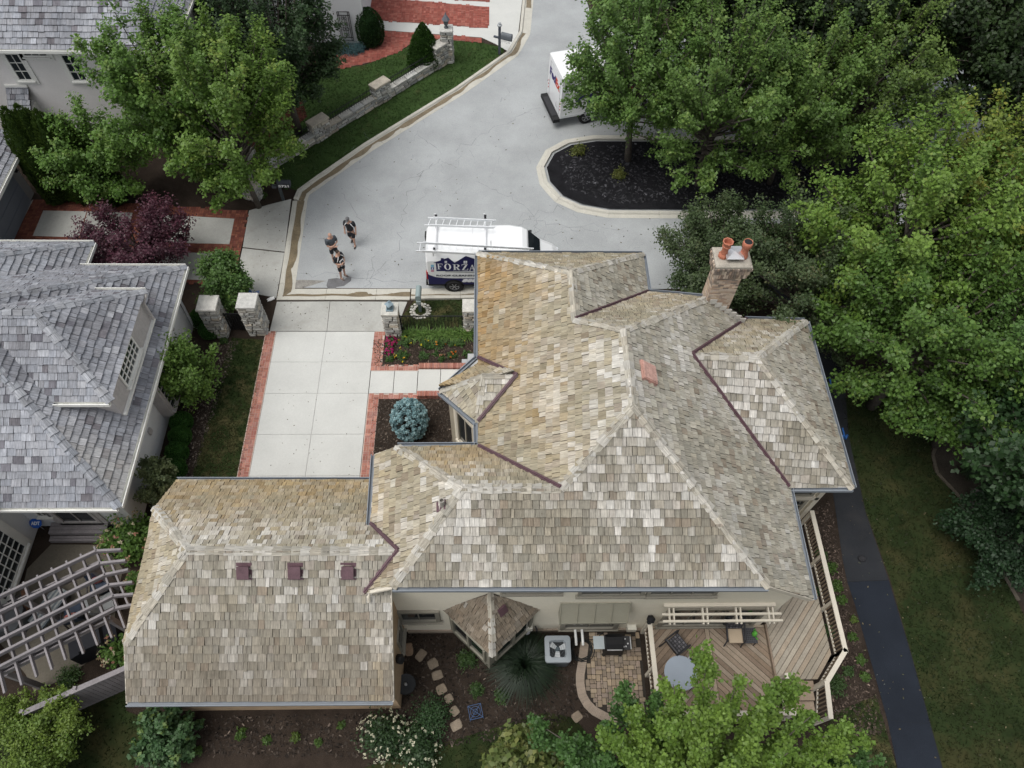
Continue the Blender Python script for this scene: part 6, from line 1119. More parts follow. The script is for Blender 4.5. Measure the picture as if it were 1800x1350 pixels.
# ---- deck furniture
def deck_chair(label, x, y, z, rz, col=(.035, .035, .038), patt=True):
    t = thing('patio_chair', label, 'chair', (x, y, z), 'dark woven patio chairs'); R = Matrix.Rotation(rz, 3, 'Z'); T = lambda a, b_, c: Vector((x, y, z))+R @ Vector((a, b_, c))
    def bx_(bm, c, s, tilt=0, col_=col): bm.box(T(*c), s, R=R @ Matrix.Rotation(tilt, 3, 'X'), col=col_)
    b = MB(); bx_(b, (0, 0, .40), (.52, .52, .05)); se = b.build('seat', m_col, t); b = MB(); bx_(b, (0, -.30, .70), (.54, .05, .58), math.radians(14)); ba_ = b.build('backrest', m_col, t)
    if patt:
        b = MB()
        for i in range(5):
            for j in range(5): bx_(b, (-.2+.1*i, -.2+.1*j, .428), (.07, .06, .012), 0, (.16, .155, .165) if (i+j) % 2 else (.09, .085, .095))
        b.build('weave', m_col, se, kind='stuff'); b = MB()
        for i in range(5):
            for j in range(4): bx_(b, (-.2+.1*i, -.235-.03*j, .52+.12*j), (.07, .012, .08), math.radians(14), (.13, .125, .135) if (i+j) % 2 else (.08, .08, .085))
        b.build('weave', m_col, ba_, kind='stuff')
    for s in (-1, 1):
        b = MB(); b.tube([T(s*.29, -.36, .72), T(s*.30, -.1, .66), T(s*.30, .24, .62), T(s*.29, .30, .5)], .03, 6, col); b.build('armrest', m_col, t); b = MB(); b.tube([T(s*.27, .26, .55), T(s*.28, .34, .02)], .025, 6, col); b.build('leg', m_col, t); b = MB(); b.tube([T(s*.27, -.26, .45), T(s*.30, -.42, .02)], .025, 6, col); b.build('leg', m_col, t)
    return t
c1 = P(1190, 1132, zA+.4); deck_chair('dark patio chair turned sideways next to the grey round table', c1[0], c1[1], zA, math.radians(-55)); c2 = P(1291, 1117, zA+.4); deck_chair('dark patio chair with a beige cushion beside the side table', c2[0], c2[1]+.06, zA, math.radians(176))
b = MB(); b.bevel_slab([(c2[0]-.23, c2[1]-.26), (c2[0]+.23, c2[1]-.26), (c2[0]+.25, c2[1]+.2), (c2[0]-.25, c2[1]+.2)], zA+.435, zA+.52, .03, (.44, .35, .25)); b.build('seat_cushion', m_col, None, None, 'beige tufted cushion lying on the dark patio chair', 'cushion')
s1 = P(1318, 1117, zA+.45); sx_, sy_ = s1[0], s1[1]; sdt = thing('side_table', 'small dark woven side table with a green watering can on it', 'side table', (sx_, sy_, zA)); b = MB(); b.box((sx_, sy_, zA+.44), (.46, .5, .03), 0, (.04, .04, .044)); tp = b.build('tabletop', m_col, sdt); b = MB()
for k in range(8): b.beam((sx_-.22+.062*k, sy_-.24, zA+.462), (sx_-.22+.062*k, sy_+.24, zA+.462), .012, .008, (.09, .09, .1)); b.beam((sx_-.22, sy_-.24+.068*k, zA+.464), (sx_+.22, sy_-.24+.068*k, zA+.464), .012, .008, (.09, .09, .1))
b.build('weave', m_col, tp, kind='stuff')
for dx in (-.2, .2):
    for dy in (-.22, .22): b = MB(); b.tube([(sx_+dx, sy_+dy, zA), (sx_+dx, sy_+dy, zA+.43)], .018, 6, (.035, .035, .038)); b.build('leg', m_col, sdt)
wx, wy, wz = sx_+.14, sy_+.03, zA+.468; wc = thing('watering_can', 'bright green watering can on the dark side table', 'watering can', (wx, wy, wz)); gr = (.10, .36, .05); b = MB(); b.lathe((wx, wy, wz), [(.08, 0), (.085, .12), (.05, .2), (.05, .21)], 12, gr); b.build('can_body', m_col, wc); b = MB(); b.tube([(wx, wy-.07, wz+.05), (wx+.01, wy-.17, wz+.16), (wx+.01, wy-.2, wz+.2)], [.02, .016, .03], 7, gr); b.build('spout', m_col, wc); b = MB(); b.tube([(wx, wy+.04, wz+.2), (wx, wy+.13, wz+.2), (wx, wy+.15, wz+.1), (wx, wy+.08, wz+.05)], .012, 6, gr); b.build('handle', m_col, wc)
t1 = P(1197, 1183, zA+.7); tb2 = thing('round_table', 'round grey patio table half covered by the maple', 'table', (t1[0], t1[1], zA)); b = MB(); b.lathe((t1[0], t1[1], zA+.69), [(.52, 0), (.54, .015), (.54, .03), (.5, .035)], 32, (.27, .31, .36)); b.build('tabletop', m_col, tb2); b = MB(); b.lathe((t1[0], t1[1], zA), [(.25, 0), (.24, .04), (.05, .08), (.04, .68)], 12, (.05, .05, .055)); b.build('pedestal', m_col, tb2)
f1 = P(1216, 1167, zA+.45); fc = thing('step_stool', 'white folding step stool with black tread beside the round table', 'step stool', (f1[0], f1[1], zA)); R = Matrix.Rotation(math.radians(-28), 3, 'Z'); T = lambda a, b_, c: Vector((f1[0], f1[1], zA))+R @ Vector((a, b_, c)); b = MB(); b.box(T(0, 0, .45), (.26, .32, .03), R=R, col=(.03, .032, .036)); b.build('tread', m_col, fc)
for s in (-1, 1): b = MB(); b.tube([T(s*.16, -.22, .0), T(s*.15, -.17, .46), T(s*.15, .16, .47), T(s*.15, .22, .75)], .018, 6, (.6, .62, .63)); b.build('side_rail', m_col, fc); b = MB(); b.tube([T(s*.15, .12, .44), T(s*.16, .34, 0)], .015, 6, (.6, .62, .63)); b.build('leg', m_col, fc)
b = MB(); b.tube([T(-.15, .22, .75), T(0, .25, .8), T(.15, .22, .75)], .018, 6, (.6, .62, .63)); b.build('handle', m_col, fc)
# ================================================================ grey pergola, fence and furniture at the left
sheet('patio', G((90,957),(183,958),(216,1000),(200,1095),(160,1160),(110,1195),(60,1215),(45,1185),(0,1130),(-60,1100),(-40,1045),(40,1035),(48,1000)), .012, mat('aged patio', (.135, .12, .095), rough=.95, var=.15, s1=1, s2=14, bump=.3, spots=[(2, .5, .7, (.085, .08, .06), .6)]))
perg = thing('grey_pergola', 'weathered grey pergola with bent rafters over a sitting area', 'pergola', (-13.8, 6.6, 0))
rf_ = [((-30,1063),(170,969),(214,967)), ((-30,1091),(176,991),(222,986)), ((-30,1117),(185,1011),(227,1002)), ((-30,1141),(192,1029),(234,1024)), ((-30,1165),(200,1048),(236,1045)), ((-30,1188),(202,1070),(233,1064))]
for q in rf_:
    for a, c in zip(q[:-1], q[1:]):
        b = MB(); A, C_ = P(*a, 2.72), P(*c, 2.72); d = (C_-A)/np.linalg.norm(C_-A); b.beam(A, C_-(d*0 if c == q[2] else -d*.03), .075, .18); 
        b.build('rafter', m_gwood, perg)
jo = [((167,962),(221,1105)), ((143,975),(198,1122)), ((118,987),(173,1135)), ((92,999),(148,1150)), ((67,1012),(117,1161)), ((43,1024),(93,1178)), ((18,1036),(66,1191)), ((-6,1049),(40,1205)), ((-30,1062),(10,1219)), ((190,975),(228,1067))]
for a, c in jo:
    b = MB(); A, C_ = P(*a, 2.56), P(*c, 2.56); d = (C_-A)/np.linalg.norm(C_-A); n = Vector((-d[1], d[0], 0)); A, C_, d = Vector(A), Vector(C_), Vector(d); z = Vector((0, 0, 1))
    pr = [A+d*.0+z*.085, A+d*.0+z*.03, A+d*.12-z*.085, C_-d*.12-z*.085, C_+z*.03, C_+z*.085]; b.prism([p-n*.028 for p in pr], [p+n*.028 for p in pr]); b.build('joist', m_gwood, perg)
for (a, c) in (((-30,1085),(176,988)), ((-30,1092),(180,994)), ((-30,1196),(190,1082)), ((-30,1203),(196,1088))):
    b = MB(); b.beam(P(*a, 2.36), P(*c, 2.36), .05, .2); b.build('beam', m_gwood, perg)
for u, v in ((160,998), (188,1085), (40,1055), (8,1183)):
    a = P(u, v, 2.35); b = MB(); b.beam((a[0], a[1], 0), (a[0], a[1], 2.3), .16, .16, up=(1, 0, 0)); b.build('post', m_gwood, perg)
fa, fc_ = P(40, 1254, 1.75), P(224, 1173, 1.75); fence = thing('wooden_fence', 'grey board fence running out from the garage corner', 'fence', tuple((fa+fc_)/2*np.array([1, 1, 0]))); d = (fc_-fa)[:2]; L = np.linalg.norm(d); d /= L; n = np.array([d[1], -d[0]])
for z, w in ((1.77, .16), (.25, .06), (1.4, .06)): b = MB(); b.beam((fa[0], fa[1], z), (fc_[0], fc_[1], z), w, .045); b.build('fence_rail', m_gwood, fence)
k = 0
while k < L-.1:
    b = MB(); p = fa[:2]+d*(k+.07)+n*.03; b.beam((*p, .04), (*p, 1.74+random.uniform(-.01, .01)), .02, .13, up=(d[0], d[1], 0)); b.build('fence_board', m_gwood, fence); k += .142
for k in (0, L*.5, L): b = MB(); p = fa[:2]+d*k-n*.05; b.beam((*p, 0), (*p, 1.85), .1, .1); b.build('fence_post', m_gwood, fence)
def cushioned(label, u, v, rz, col, pil=None):
    c = P(u, v, .4); t = thing('garden_chair', label, 'chair', (c[0], c[1], 0), 'garden chairs under the pergola'); R = Matrix.Rotation(rz, 3, 'Z'); T = lambda a, b_, z: Vector((c[0], c[1], 0))+R @ Vector((a, b_, z)); b = MB(); b.box(T(0, 0, .38), (.6, .6, .14), R=R, col=col); b.build('seat', m_col, t); b = MB(); b.box(T(0, -.3, .65), (.6, .14, .55), R=R @ Matrix.Rotation(.25, 3, 'X'), col=col); b.build('backrest', m_col, t)
    for s in (-1, 1):
        b = MB(); b.tube([T(s*.34, -.3, .6), T(s*.34, .28, .58), T(s*.34, .3, 0)], .03, 6, (.05, .045, .045)); b.build('armrest', m_col, t)
        b = MB(); b.tube([T(s*.32, -.3, .4), T(s*.33, -.4, 0)], .03, 6, (.05, .045, .045)); b.build('leg', m_col, t)
    if pil:
        b = MB(); b.ell(T(0, -.16, .58), (.24, .10, .2), 10, 7, pil[0], R); b.build('throw_pillow', mat('floral pillow', attr=True, var=.1, s1=9, s2=40, bump=0, spots=[(16, .5, .62, (.5, .42, .36), .7)]), None, None, pil[1], 'pillow')
cushioned('navy garden chair nearest the garage under the pergola', 175, 1030, math.radians(200), (.03, .045, .075), ((.33, .07, .07), 'red floral pillow on the navy chair nearest the garage')); cushioned('navy garden chair in the middle of the pergola', 130, 1078, math.radians(20), (.03, .045, .075), ((.38, .10, .09), 'red floral pillow on the middle navy chair'))
cushioned('striped pale garden chair at the edge of the pergola', 183, 1062, math.radians(-60), (.27, .28, .28)); cushioned('dark garden chair with a rusty brown seat at the left', 38, 1068, math.radians(120), (.11, .05, .025))
sc = P(86, 1066, .4); tt_ = thing('chaise_lounge', 'striped grey and white chaise lounge under the pergola', 'chaise', (sc[0], sc[1], 0)); R = Matrix.Rotation(math.radians(66), 3, 'Z')
b = MB()
for i in range(9): b.box(Vector((sc[0], sc[1], .36))+R @ Vector((0, -.28+.07*i, 0)), (1.35, .068, .1), R=R, col=(.31, .32, .31) if i % 2 else (.13, .15, .165))
b.build('mattress', m_col, tt_)
for s in (-.55, .55):
    for q in (-.22, .22): b = MB(); p = Vector((sc[0], sc[1], 0))+R @ Vector((s, q, 0)); b.tube([p, p+Vector((0, 0, .32))], .025, 6, (.06, .06, .06)); b.build('leg', m_col, tt_)
bg_ = P(170, 1130, .5); cg = thing('covered_grill', 'barbecue under a black fitted cover by the hydrangea', 'barbecue', (bg_[0], bg_[1], 0)); R = Matrix.Rotation(math.radians(24), 3, 'Z'); b = MB()
prof = [(-.75, 0), (-.75, .8), (-.4, .95), (-.35, 1.12), (.35, 1.12), (.4, .95), (.75, .8), (.75, 0)]; b.prism([Vector((bg_[0], bg_[1], 0))+R @ Vector((x, -.32, z)) for x, z in prof], [Vector((bg_[0], bg_[1], 0))+R @ Vector((x, .32, z)) for x, z in prof], (.012, .013, .018)); b.build('cover', m_col, cg)
gb = P(8, 1088, .5); b = MB(); b.bevel_slab(rrect(gb[0], gb[1], 1.2, .9, .2), 0, .75, .15, (.12, .125, .13)); b.build('covered_table', m_col, None, None, 'garden table under a grey cover at the left edge', 'table')
# ================================================================ vehicles
navy = (.016, .016, .085)
m_paint = mat('car paint', attr=True, var=0, rough=.25, spec=.5)
def loft(b, secs, col):
    m = len(secs[0]); vs = [p for s in secs for p in s]
    b.add(vs, [(i*m+k, i*m+(k+1) % m, (i+1)*m+(k+1) % m, (i+1)*m+k) for i in range(len(secs)-1) for k in range(m)]+[tuple(range(m))[::-1], tuple(range((len(secs)-1)*m, len(secs)*m))], col)
def wheel(parent, c, r, w, side, T=lambda p: p):
    """tyre with rim; axle along local y"""
    n = 20; b = MB(); prof = [(r*.62, -w/2), (r*.92, -w/2), (r, -w*.3), (r, w*.3), (r*.92, w/2), (r*.62, w/2)]
    vs = [T((c[0]+q[0]*math.cos(2*math.pi*k/n), c[1]+q[1], c[2]+q[0]*math.sin(2*math.pi*k/n))) for q in prof for k in range(n)]
    b.add(vs, [(i*n+k, i*n+(k+1) % n, (i+1)*n+(k+1) % n, (i+1)*n+k) for i in range(len(prof)-1) for k in range(n)]); wl_ = b.build('wheel', m_rubber, parent)
    b = MB(); ys = c[1]+side*w*.36; vs = [T((c[0]+r*.62*math.cos(2*math.pi*k/n), ys-side*.05, c[2]+r*.62*math.sin(2*math.pi*k/n))) for k in range(n)]; b.add(vs, [tuple(range(n))], (.05, .05, .055))
    for k in range(6):
        a = 2*math.pi*k/6; da = .22; q = [(r*.12, a-da), (r*.62, a-da*.6), (r*.62, a+da*.6), (r*.12, a+da)]; b.add([T((c[0]+rr*math.cos(t), ys, c[2]+rr*math.sin(t))) for rr, t in q], [(0, 1, 2, 3)], (.42, .43, .44))
    q = [T((c[0]+rr*math.cos(2*math.pi*k/n), ys, c[2]+rr*math.sin(2*math.pi*k/n))) for rr in (r*.55, r*.64) for k in range(n)]; b.add(q, [(k, (k+1) % n, n+(k+1) % n, n+k) for k in range(n)], (.4, .41, .42)); b.add([T((c[0]+r*.16*math.cos(2*math.pi*k/n), ys+side*.01, c[2]+r*.16*math.sin(2*math.pi*k/n))) for k in range(n)], [tuple(range(n))], (.3, .3, .31)); b.build('rim', m_col, wl_)
# ---- white cargo van
VX, VY = -2.96, 22.47; van = thing('cargo_van', 'white cargo van with navy lettering and ladders, parked behind the roof', 'van', (VX+2.9, VY, 0))
def vsec(x, zt, wt, wb=.94, zb=.42, belt=1.35, zs=None):
    zs = zs or zt-.45; pts = [(-wb, zb), (-wb, belt), (-wb*.995, min(zs, zt-.12)), (-wt-.06, zt-.07), (-wt+.06, zt), (wt-.06, zt), (wt+.06, zt-.07), (wb*.995, min(zs, zt-.12)), (wb, belt), (wb, zb)]; return [(VX+x, VY+y, z) for y, z in pts]
b = MB(); loft(b, [vsec(0, 2.38, .67, .91), vsec(.06, 2.46, .71, .94), vsec(.5, 2.50, .73), vsec(3.6, 2.52, .73), vsec(4.15, 2.44, .70), vsec(4.35, 2.34, .67), vsec(4.98, 1.62, .72, .94, .42, 1.2, 1.45), vsec(5.55, 1.30, .72, .92, .42, 1.0, 1.15), vsec(5.85, 1.02, .68, .86, .42, .8, .9), vsec(5.95, .8, .66, .82, .45, .6, .7)], (.80, .815, .82)); vb = b.build('body', m_paint, van, smooth=False)
ysd = VY-.944
def side(*uv): return [(float(p[0]), float(p[2])) for p in (PY(720+u/6.923, 370+v/6.923, ysd) for u, v in uv)]
def decal(name, polys, col, y=ysd, m=None, parent=vb):
    b = MB()
    for pl in polys:
        pts = [Vector((x, 0, z)) for x, z in pl]; tr = tessellate_polygon([[Vector((x, z, 0)) for x, z in pl]]); b.add([(x, y, z) for x, z in pl], [tuple(t) for t in tr], col)
    return b.build(name, m or m_col, parent)
xf, zf = side((815, 825))[0]; zsw = zf; z_ = lambda *a: side(*a)
zlow = side((600, 822))[0][1]
decal('navy_band', [[(VX+.02, .43), (VX+4.9, .43), (VX+4.9, zlow-.02), (VX+1.2, zlow-.02), (VX+.75, zlow), (VX+.35, zlow+.07), (VX+.10, zlow+.2), (VX+.02, zlow+.3)]], navy)
decal('side_skirt', [[(VX+.0, .42), (VX+4.9, .42), (VX+4.9, .52), (VX+.0, .52)]], (.014, .014, .016), ysd-.006)
hs_ = side((318,738),(318,640),(285,638),(380,606),(380,580),(415,580),(415,592),(470,574),(548,636),(683,553),(815,645),(1010,770)); hx = hs_[-1][0]; hz0 = hs_[0][1]
pts_ = side((318,640),(285,638),(380,606),(380,580),(415,580),(415,592),(470,574),(548,636),(683,553)); ap = pts_[-1]; wr_ = 1.05
decal('house_logo', [[(pts_[0][0], hz0)]+pts_+[(ap[0]+wr_*.97, pts_[0][1]-.03), (ap[0]+wr_*.9, pts_[0][1]-.03), (ap[0]+wr_*.9, hz0)]], navy, ysd-.002)
for q in (side((427,613),(455,613),(455,640),(427,640)), side((657,612),(700,612),(700,645),(657,645))):
    decal('logo_window', [q], (.8, .81, .82), ysd-.005); (x0, z1), (x1, _), (_, z0) = q[0], q[1], q[2]; cx_, cz_ = (x0+x1)/2, (z0+z1)/2; decal('logo_muntin', [[(cx_-.006, z0), (cx_+.006, z0), (cx_+.006, z1), (cx_-.006, z1)], [(x0, cz_-.006), (x1, cz_-.006), (x1, cz_+.006), (x0, cz_+.006)]], navy, ysd-.007)
# serif capitals F O R Z A as cut shapes in a unit box
def serif(ch):
    B = lambda x0, y0, x1, y1: [(x0, y0), (x1, y0), (x1, y1), (x0, y1)]
    if ch == 'F': return [B(.12, 0, .36, 1), B(0, 0, .5, .07), B(0, .93, .95, 1), B(.36, .46, .68, .53), B(.62, .36, .68, .64), B(.89, .72, .95, 1)]
    if ch == 'O': return [[(.5+(.5 if o else .24)*math.cos(t), .5+(.53 if o else .46)*math.sin(t)) for o, t in ((1, 2*math.pi*k/24), (1, 2*math.pi*(k+1)/24), (0, 2*math.pi*(k+1)/24), (0, 2*math.pi*k/24))] for k in range(24)]
    if ch == 'R': return [B(.12, 0, .36, 1), B(0, 0, .48, .07), B(0, .93, .5, 1), B(.36, .46, .55, .53), B(.45, .93, .6, 1)]+[[(.5+(.42 if o else .17)*math.cos(t), .73+(.27 if o else .2)*math.sin(t)) for o, t in ((1, -math.pi/2+math.pi*k/12), (1, -math.pi/2+math.pi*(k+1)/12), (0, -math.pi/2+math.pi*(k+1)/12), (0, -math.pi/2+math.pi*k/12))] for k in range(12)]+[[(.42, .48), (.62, .5), (.92, .06), (.68, .0)], B(.66, 0, 1.02, .07)]
    if ch == 'Z': return [B(.06, .92, .97, 1), B(0, 0, .97, .08), [(0, .0), (.30, .0), (.97, 1), (.67, 1)], B(.06, .7, .12, 1), B(.9, 0, .97, .3)]
    if ch == 'A': return [[(.02, 0), (.12, 0), (.52, .93), (.46, 1)], [(.44, 1), (.60, 1), (1.0, 0), (.72, 0)], B(.2, .3, .78, .37), B(-.06, 0, .26, .06), B(.6, 0, 1.08, .06)]
for ch, u0, u1, v0, v1 in (('F', 332, 408, 646, 716), ('O', 418, 508, 648, 720), ('R', 524, 618, 652, 726), ('Z', 628, 714, 654, 728), ('A', 724, 798, 660, 733)):
    (x0, z1), (x1, z0) = side((u0, v0), (u1, v1)); decal('letter', [[(x0+(x1-x0)*a, z0+(z1-z0)*c) for a, c in pl] for pl in serif(ch)], (.82, .83, .84), ysd-.005)
(x0, z1), (x1, z0) = side((320, 768), (810, 800)); b = MB(); put_text(b, 'ROOF CLEANING', .135, (x0, ysd-.004, z0), (1, 0, 0), (0, 0, 1), (.05, .055, .07), bold=.004, wide=x1-x0+.1); b.build('lettering', m_col, vb)
decal('underline', [side((435, 742), (830, 752), (830, 757), (435, 748))], (.04, .045, .06), ysd-.004)
(x0, z1), (x1, z0) = side((634, 832), (826, 868)); b = MB(); put_text(b, '888', .26, (x0, ysd-.006, z0), (1, 0, 0), (0, 0, 1), (.8, .81, .83), bold=.016, shear=.3, wide=(x1-x0)*1.02); b.build('phone_number', m_col, vb)
for q, c in ((side((259, 660), (296, 660), (296, 686), (259, 686)), (.20, .46, .62)), (side((259, 690), (296, 690), (296, 718), (259, 718)), (.03, .08, .28)), (side((259, 722), (296, 722), (296, 746), (259, 746)), (.55, .25, .33))): decal('social_icon', [q], c, ysd-.004)
(x0, z1), (x1, z0) = side((270, 693), (286, 715)); b = MB(); put_text(b, 'f', (z1-z0)*1.3, (x0, ysd-.006, z0), (1, 0, 0), (0, 0, 1), (.8, .82, .84), bold=.006); b.build('icon_letter', m_col, vb)
for s in (-1, 1):
    b = MB(); b.beam((VX+.0, VY+s*.88, .85), (VX+.0, VY+s*.88, 1.32), .12, .08, (.40, .015, .02)); b.build('tail_light', m_col, van); wheel(van, (VX+1.15, VY+s*.87, .36), .36, .24, s); wheel(van, (VX+4.85, VY+s*.87, .36), .36, .24, s)
    b = MB(); b.lathe((0, 0, 0), [(.44, 0), (.44, .01)], 20, (.012, .012, .013)); b.v = [(VX+1.15+x, VY+s*.947+z*s*.3, .40+y*.98) for x, y, z in b.v]; b.build('wheel_arch', m_col, van)
    b = MB(); b.box((VX+4.55, VY+s*1.06, 1.62), (.12, .2, .3), 0, (.02, .02, .022)); b.build('wing_mirror', m_col, van); b = MB(); y = VY+s*.946; q = [(VX+3.9, 1.5), (VX+4.75, 1.45), (VX+4.4, 2.02), (VX+3.9, 2.05)]; b.add([(x, y, z) for x, z in q], [(0, 1, 2, 3)], (.012, .016, .018)); b.build('side_window', m_glass, van)
    b = MB(); b.box((VX+5.72, VY+s*.68, .95), (.2, .22, .2), 0, (.5, .52, .54)); b.build('headlight', m_col, van)
b = MB(); q = [(4.40, -.64, 2.29), (4.40, .64, 2.29), (4.95, .69, 1.66), (4.95, -.69, 1.66)]; b.add([(VX+x+.012, VY+y, z+.012) for x, y, z in q], [(0, 3, 2, 1)], (.01, .02, .02)); b.build('windscreen', m_glass, van)
b = MB(); b.box((VX-.03, VY, .5), (.14, 1.8, .2), 0, (.014, .014, .016)); b.build('rear_bumper', m_col, van); b = MB(); b.box((VX-.004, VY, 1.5), (.02, .015, 1.7), 0, (.3, .3, .3)); b.build('door_seam', m_col, van); b = MB(); b.box((VX-.05, VY+.55, 2.0), (.1, .3, .3), 0, (.03, .03, .03)); b.build('rear_fitting', m_col, van)
for x in (.5, 2.0, 3.3):
    b = MB(); b.beam((VX+x, VY-.68, 2.515), (VX+x, VY+.68, 2.515), .03, .012, (.7, .71, .72)); b.build('roof_rib', m_paint, van)
rk = MB()
for x in (.42, 2.55):
    rk.beam((VX+x, VY-1.0, 2.66), (VX+x, VY+1.05, 2.66), .06, .05)
    for s in (-1, 1): rk.beam((VX+x, VY+s*.9, 2.5), (VX+x, VY+s*.9, 2.66), .05, .05)
    for s in (-1, 1): rk.beam((VX+x-.05, VY+s*1.05, 2.5), (VX+x-.05, VY+s*1.05, 2.86), .04, .06)
rk.build('ladder_rack', mat('white rack', (.7, .71, .72), rough=.4, var=.04, bump=.02), van)
for x in (.42, 2.55):
    for s in (-1, 1): b = MB(); b.box((VX+x, VY+s*.95, 2.79), (.1, .12, .12)); b.build('rack_clamp', m_black, van)
b = MB(); b.beam((VX+2.8, VY-.62, 2.66), (VX+2.8, VY-.62, 3.0), .04, .04); b.build('rack_stop', MATS['white rack'], van)
m_lad = mat('ladder aluminium', (.70, .72, .73), rough=.45, var=.05)
for lb, (ra, rb), (rc, rd) in (('extension ladder on the street side of the van roof', ((752,383),(870,388.5)), ((746,396),(868,400.5))), ('longer extension ladder on the near side of the van roof', ((733,427),(936,438)), ((731,441.5),(934,452)))):
    zl = 2.82; A, B, C_, D = P(*ra, zl), P(*rb, zl), P(*rc, zl), P(*rd, zl); t = thing('extension_ladder', lb, 'ladder', tuple((A+D)/2), 'ladders on the van')
    for a, c in ((A, B), (C_, D)): b = MB(); b.beam(a, c, .03, .08); b.build('side_rail', m_lad, t)
    n = int(np.linalg.norm(B-A)/.29)
    for i in range(n): f_ = (i+.5)/n; b = MB(); b.tube([A+(B-A)*f_, C_+(D-C_)*f_], .018, 6); b.build('rung', m_lad, t)
    off = np.array([.25, -.03, .07])
    for a, c in ((A, B), (C_, D)): b = MB(); b.beam(a+off+(a-c)*0, c+off*np.array([.2, 1, 1]), .028, .05); b.build('fly_rail', m_lad, t)
# ---- white delivery truck
h15 = math.radians(15); ex_, ey_ = Vector((math.cos(h15), math.sin(h15), 0)), Vector((-math.sin(h15), math.cos(h15), 0)); RR = Vector((3.42, 32.62, 0)); TK = lambda p: RR+ex_*p[0]+ey_*p[1]+Vector((0, 0, p[2]))
trk = thing('delivery_truck', 'white step van delivery truck half hidden by the island tree', 'truck', tuple(TK((3, 1.1, 0))))
def tbox(x0, x1, y0, y1, z0, z1, c, b=None, ch=0):
    b = b or MB(); b.prism([TK(q) for q in ((x0, y0, z0), (x1, y0, z0), (x1, y1, z0), (x0, y1, z0))], [TK(q) for q in ((x0+ch, y0+ch, z1), (x1-ch, y0+ch, z1), (x1-ch, y1-ch, z1), (x0+ch, y1-ch, z1))], c); return b
b = tbox(0, 5.2, 0, 2.2, .62, 3.0, (.78, .79, .80)); tbox(0, 5.2, 0, 2.2, 3.001, 3.06, (.78, .79, .80), b, .06); tbo = b.build('cargo_box', m_paint, trk)
b = MB(); prof = [(5.2, .5), (7.0, .5), (7.0, 1.3), (6.5, 1.5), (6.0, 2.7), (5.2, 2.85)]; b.prism([TK((x, .1, z)) for x, z in prof], [TK((x, 2.1, z)) for x, z in prof], (.78, .79, .80)); b.build('cab', m_paint, trk); b = MB(); b.add([TK(q) for q in ((6.48, .25, 1.6), (6.48, 1.95, 1.6), (6.04, 1.95, 2.62), (6.04, .25, 2.62))], [(0, 1, 2, 3)]); b.v = [tuple(Vector(v_)+ex_*.02) for v_ in b.v]; b.build('windscreen', m_glass, trk)
b = tbox(-.36, .0, -.02, 2.22, .42, .62, (.015, .015, .017)); b.build('step_bumper', m_rubber, trk); b = tbox(-.34, -.02, .3, 1.9, .63, .645, (.03, .03, .033)); b.build('step_tread', m_col, trk)
for y in (.28, 1.92): b = tbox(-.015, 0, y-.012, y+.012, .75, 2.75, (.45, .46, .47)); b.build('door_seam', m_col, trk)
for z in (.72, 2.78): b = tbox(-.015, 0, .28, 1.92, z-.012, z+.012, (.45, .46, .47)); b.build('door_seam', m_col, trk)
b = MB(); b.tube([TK((-.03, .55, .95)), TK((-.07, .55, 1.0)), TK((-.07, .6, 1.2)), TK((-.03, .6, 1.25))], .015, 5, (.4, .4, .4)); b.build('grab_handle', m_col, trk)
for y in (.12, 2.08):
    for z in (1.1, 1.3, 1.5): b = tbox(-.02, 0, y-.03, y+.03, z-.03, z+.03, (.35, .03, .03)); b.build('marker_light', m_col, trk)
b = MB(); put_text(b, 'Fed', .62, TK((-.012, 2.02, 1.98)), -ey_, (0, 0, 1), (.035, .022, .14), bold=.02, wide=.98); put_text(b, 'Ex', .62, TK((-.012, 1.02, 1.98)), -ey_, (0, 0, 1), (.56, .055, .025), bold=.02, wide=.66); b.build('lettering', m_col, tbo)
b = MB(); put_text(b, 'Fed', 1.1, TK((.75, -.012, 1.35)), ex_, (0, 0, 1), (.035, .022, .14), bold=.03, wide=1.9); put_text(b, 'Ex', 1.1, TK((2.68, -.012, 1.35)), ex_, (0, 0, 1), (.56, .055, .025), bold=.03, wide=1.3); b.build('lettering', m_col, tbo)
for z in (1.2, .72): b = tbox(.06, 5.1, -.02, 0, z-.02, z+.02, (.6, .62, .63)); b.build('rub_rail', m_paint, trk)
for x in (1.5, 5.9):
    for y, s in ((.12, -1), (2.08, 1)): wheel(trk, (x, y, .42), .42, .26, s, TK)
# ---- silver car
CA, CB = P(1628, 196, .3), P(1731, 190, .3); cd = Vector(CB-CA); cd.z = 0; CL = 4.6; cd.normalize(); cl_ = Vector((-cd.y, cd.x, 0)); C0 = Vector((CB[0], CB[1], 0))-cd*CL+cl_*.0; CK = lambda p: C0+cd*p[0]+cl_*p[1]+Vector((0, 0, p[2]))
car = thing('silver_car', 'silver car parked under the far island tree', 'car', tuple(CK((2.3, .9, 0)))); b = MB()
def csec(x, zt, w0, w1, zb=.28): return [CK((x, .92+y, z)) for y, z in ((-w0*.96, zb), (-w0, .6), (-w1, zt), (w1, zt), (w0, .6), (w0*.96, zb))]
loft(b, [csec(0, .8, .72, .6, .4), csec(.12, .95, .86, .76), csec(1.0, 1.0, .92, .82), csec(3.3, .98, .92, .80), csec(4.3, .80, .86, .7), csec(4.55, .66, .78, .62, .35)], (.50, .53, .56)); b.build('body', m_paint, car)
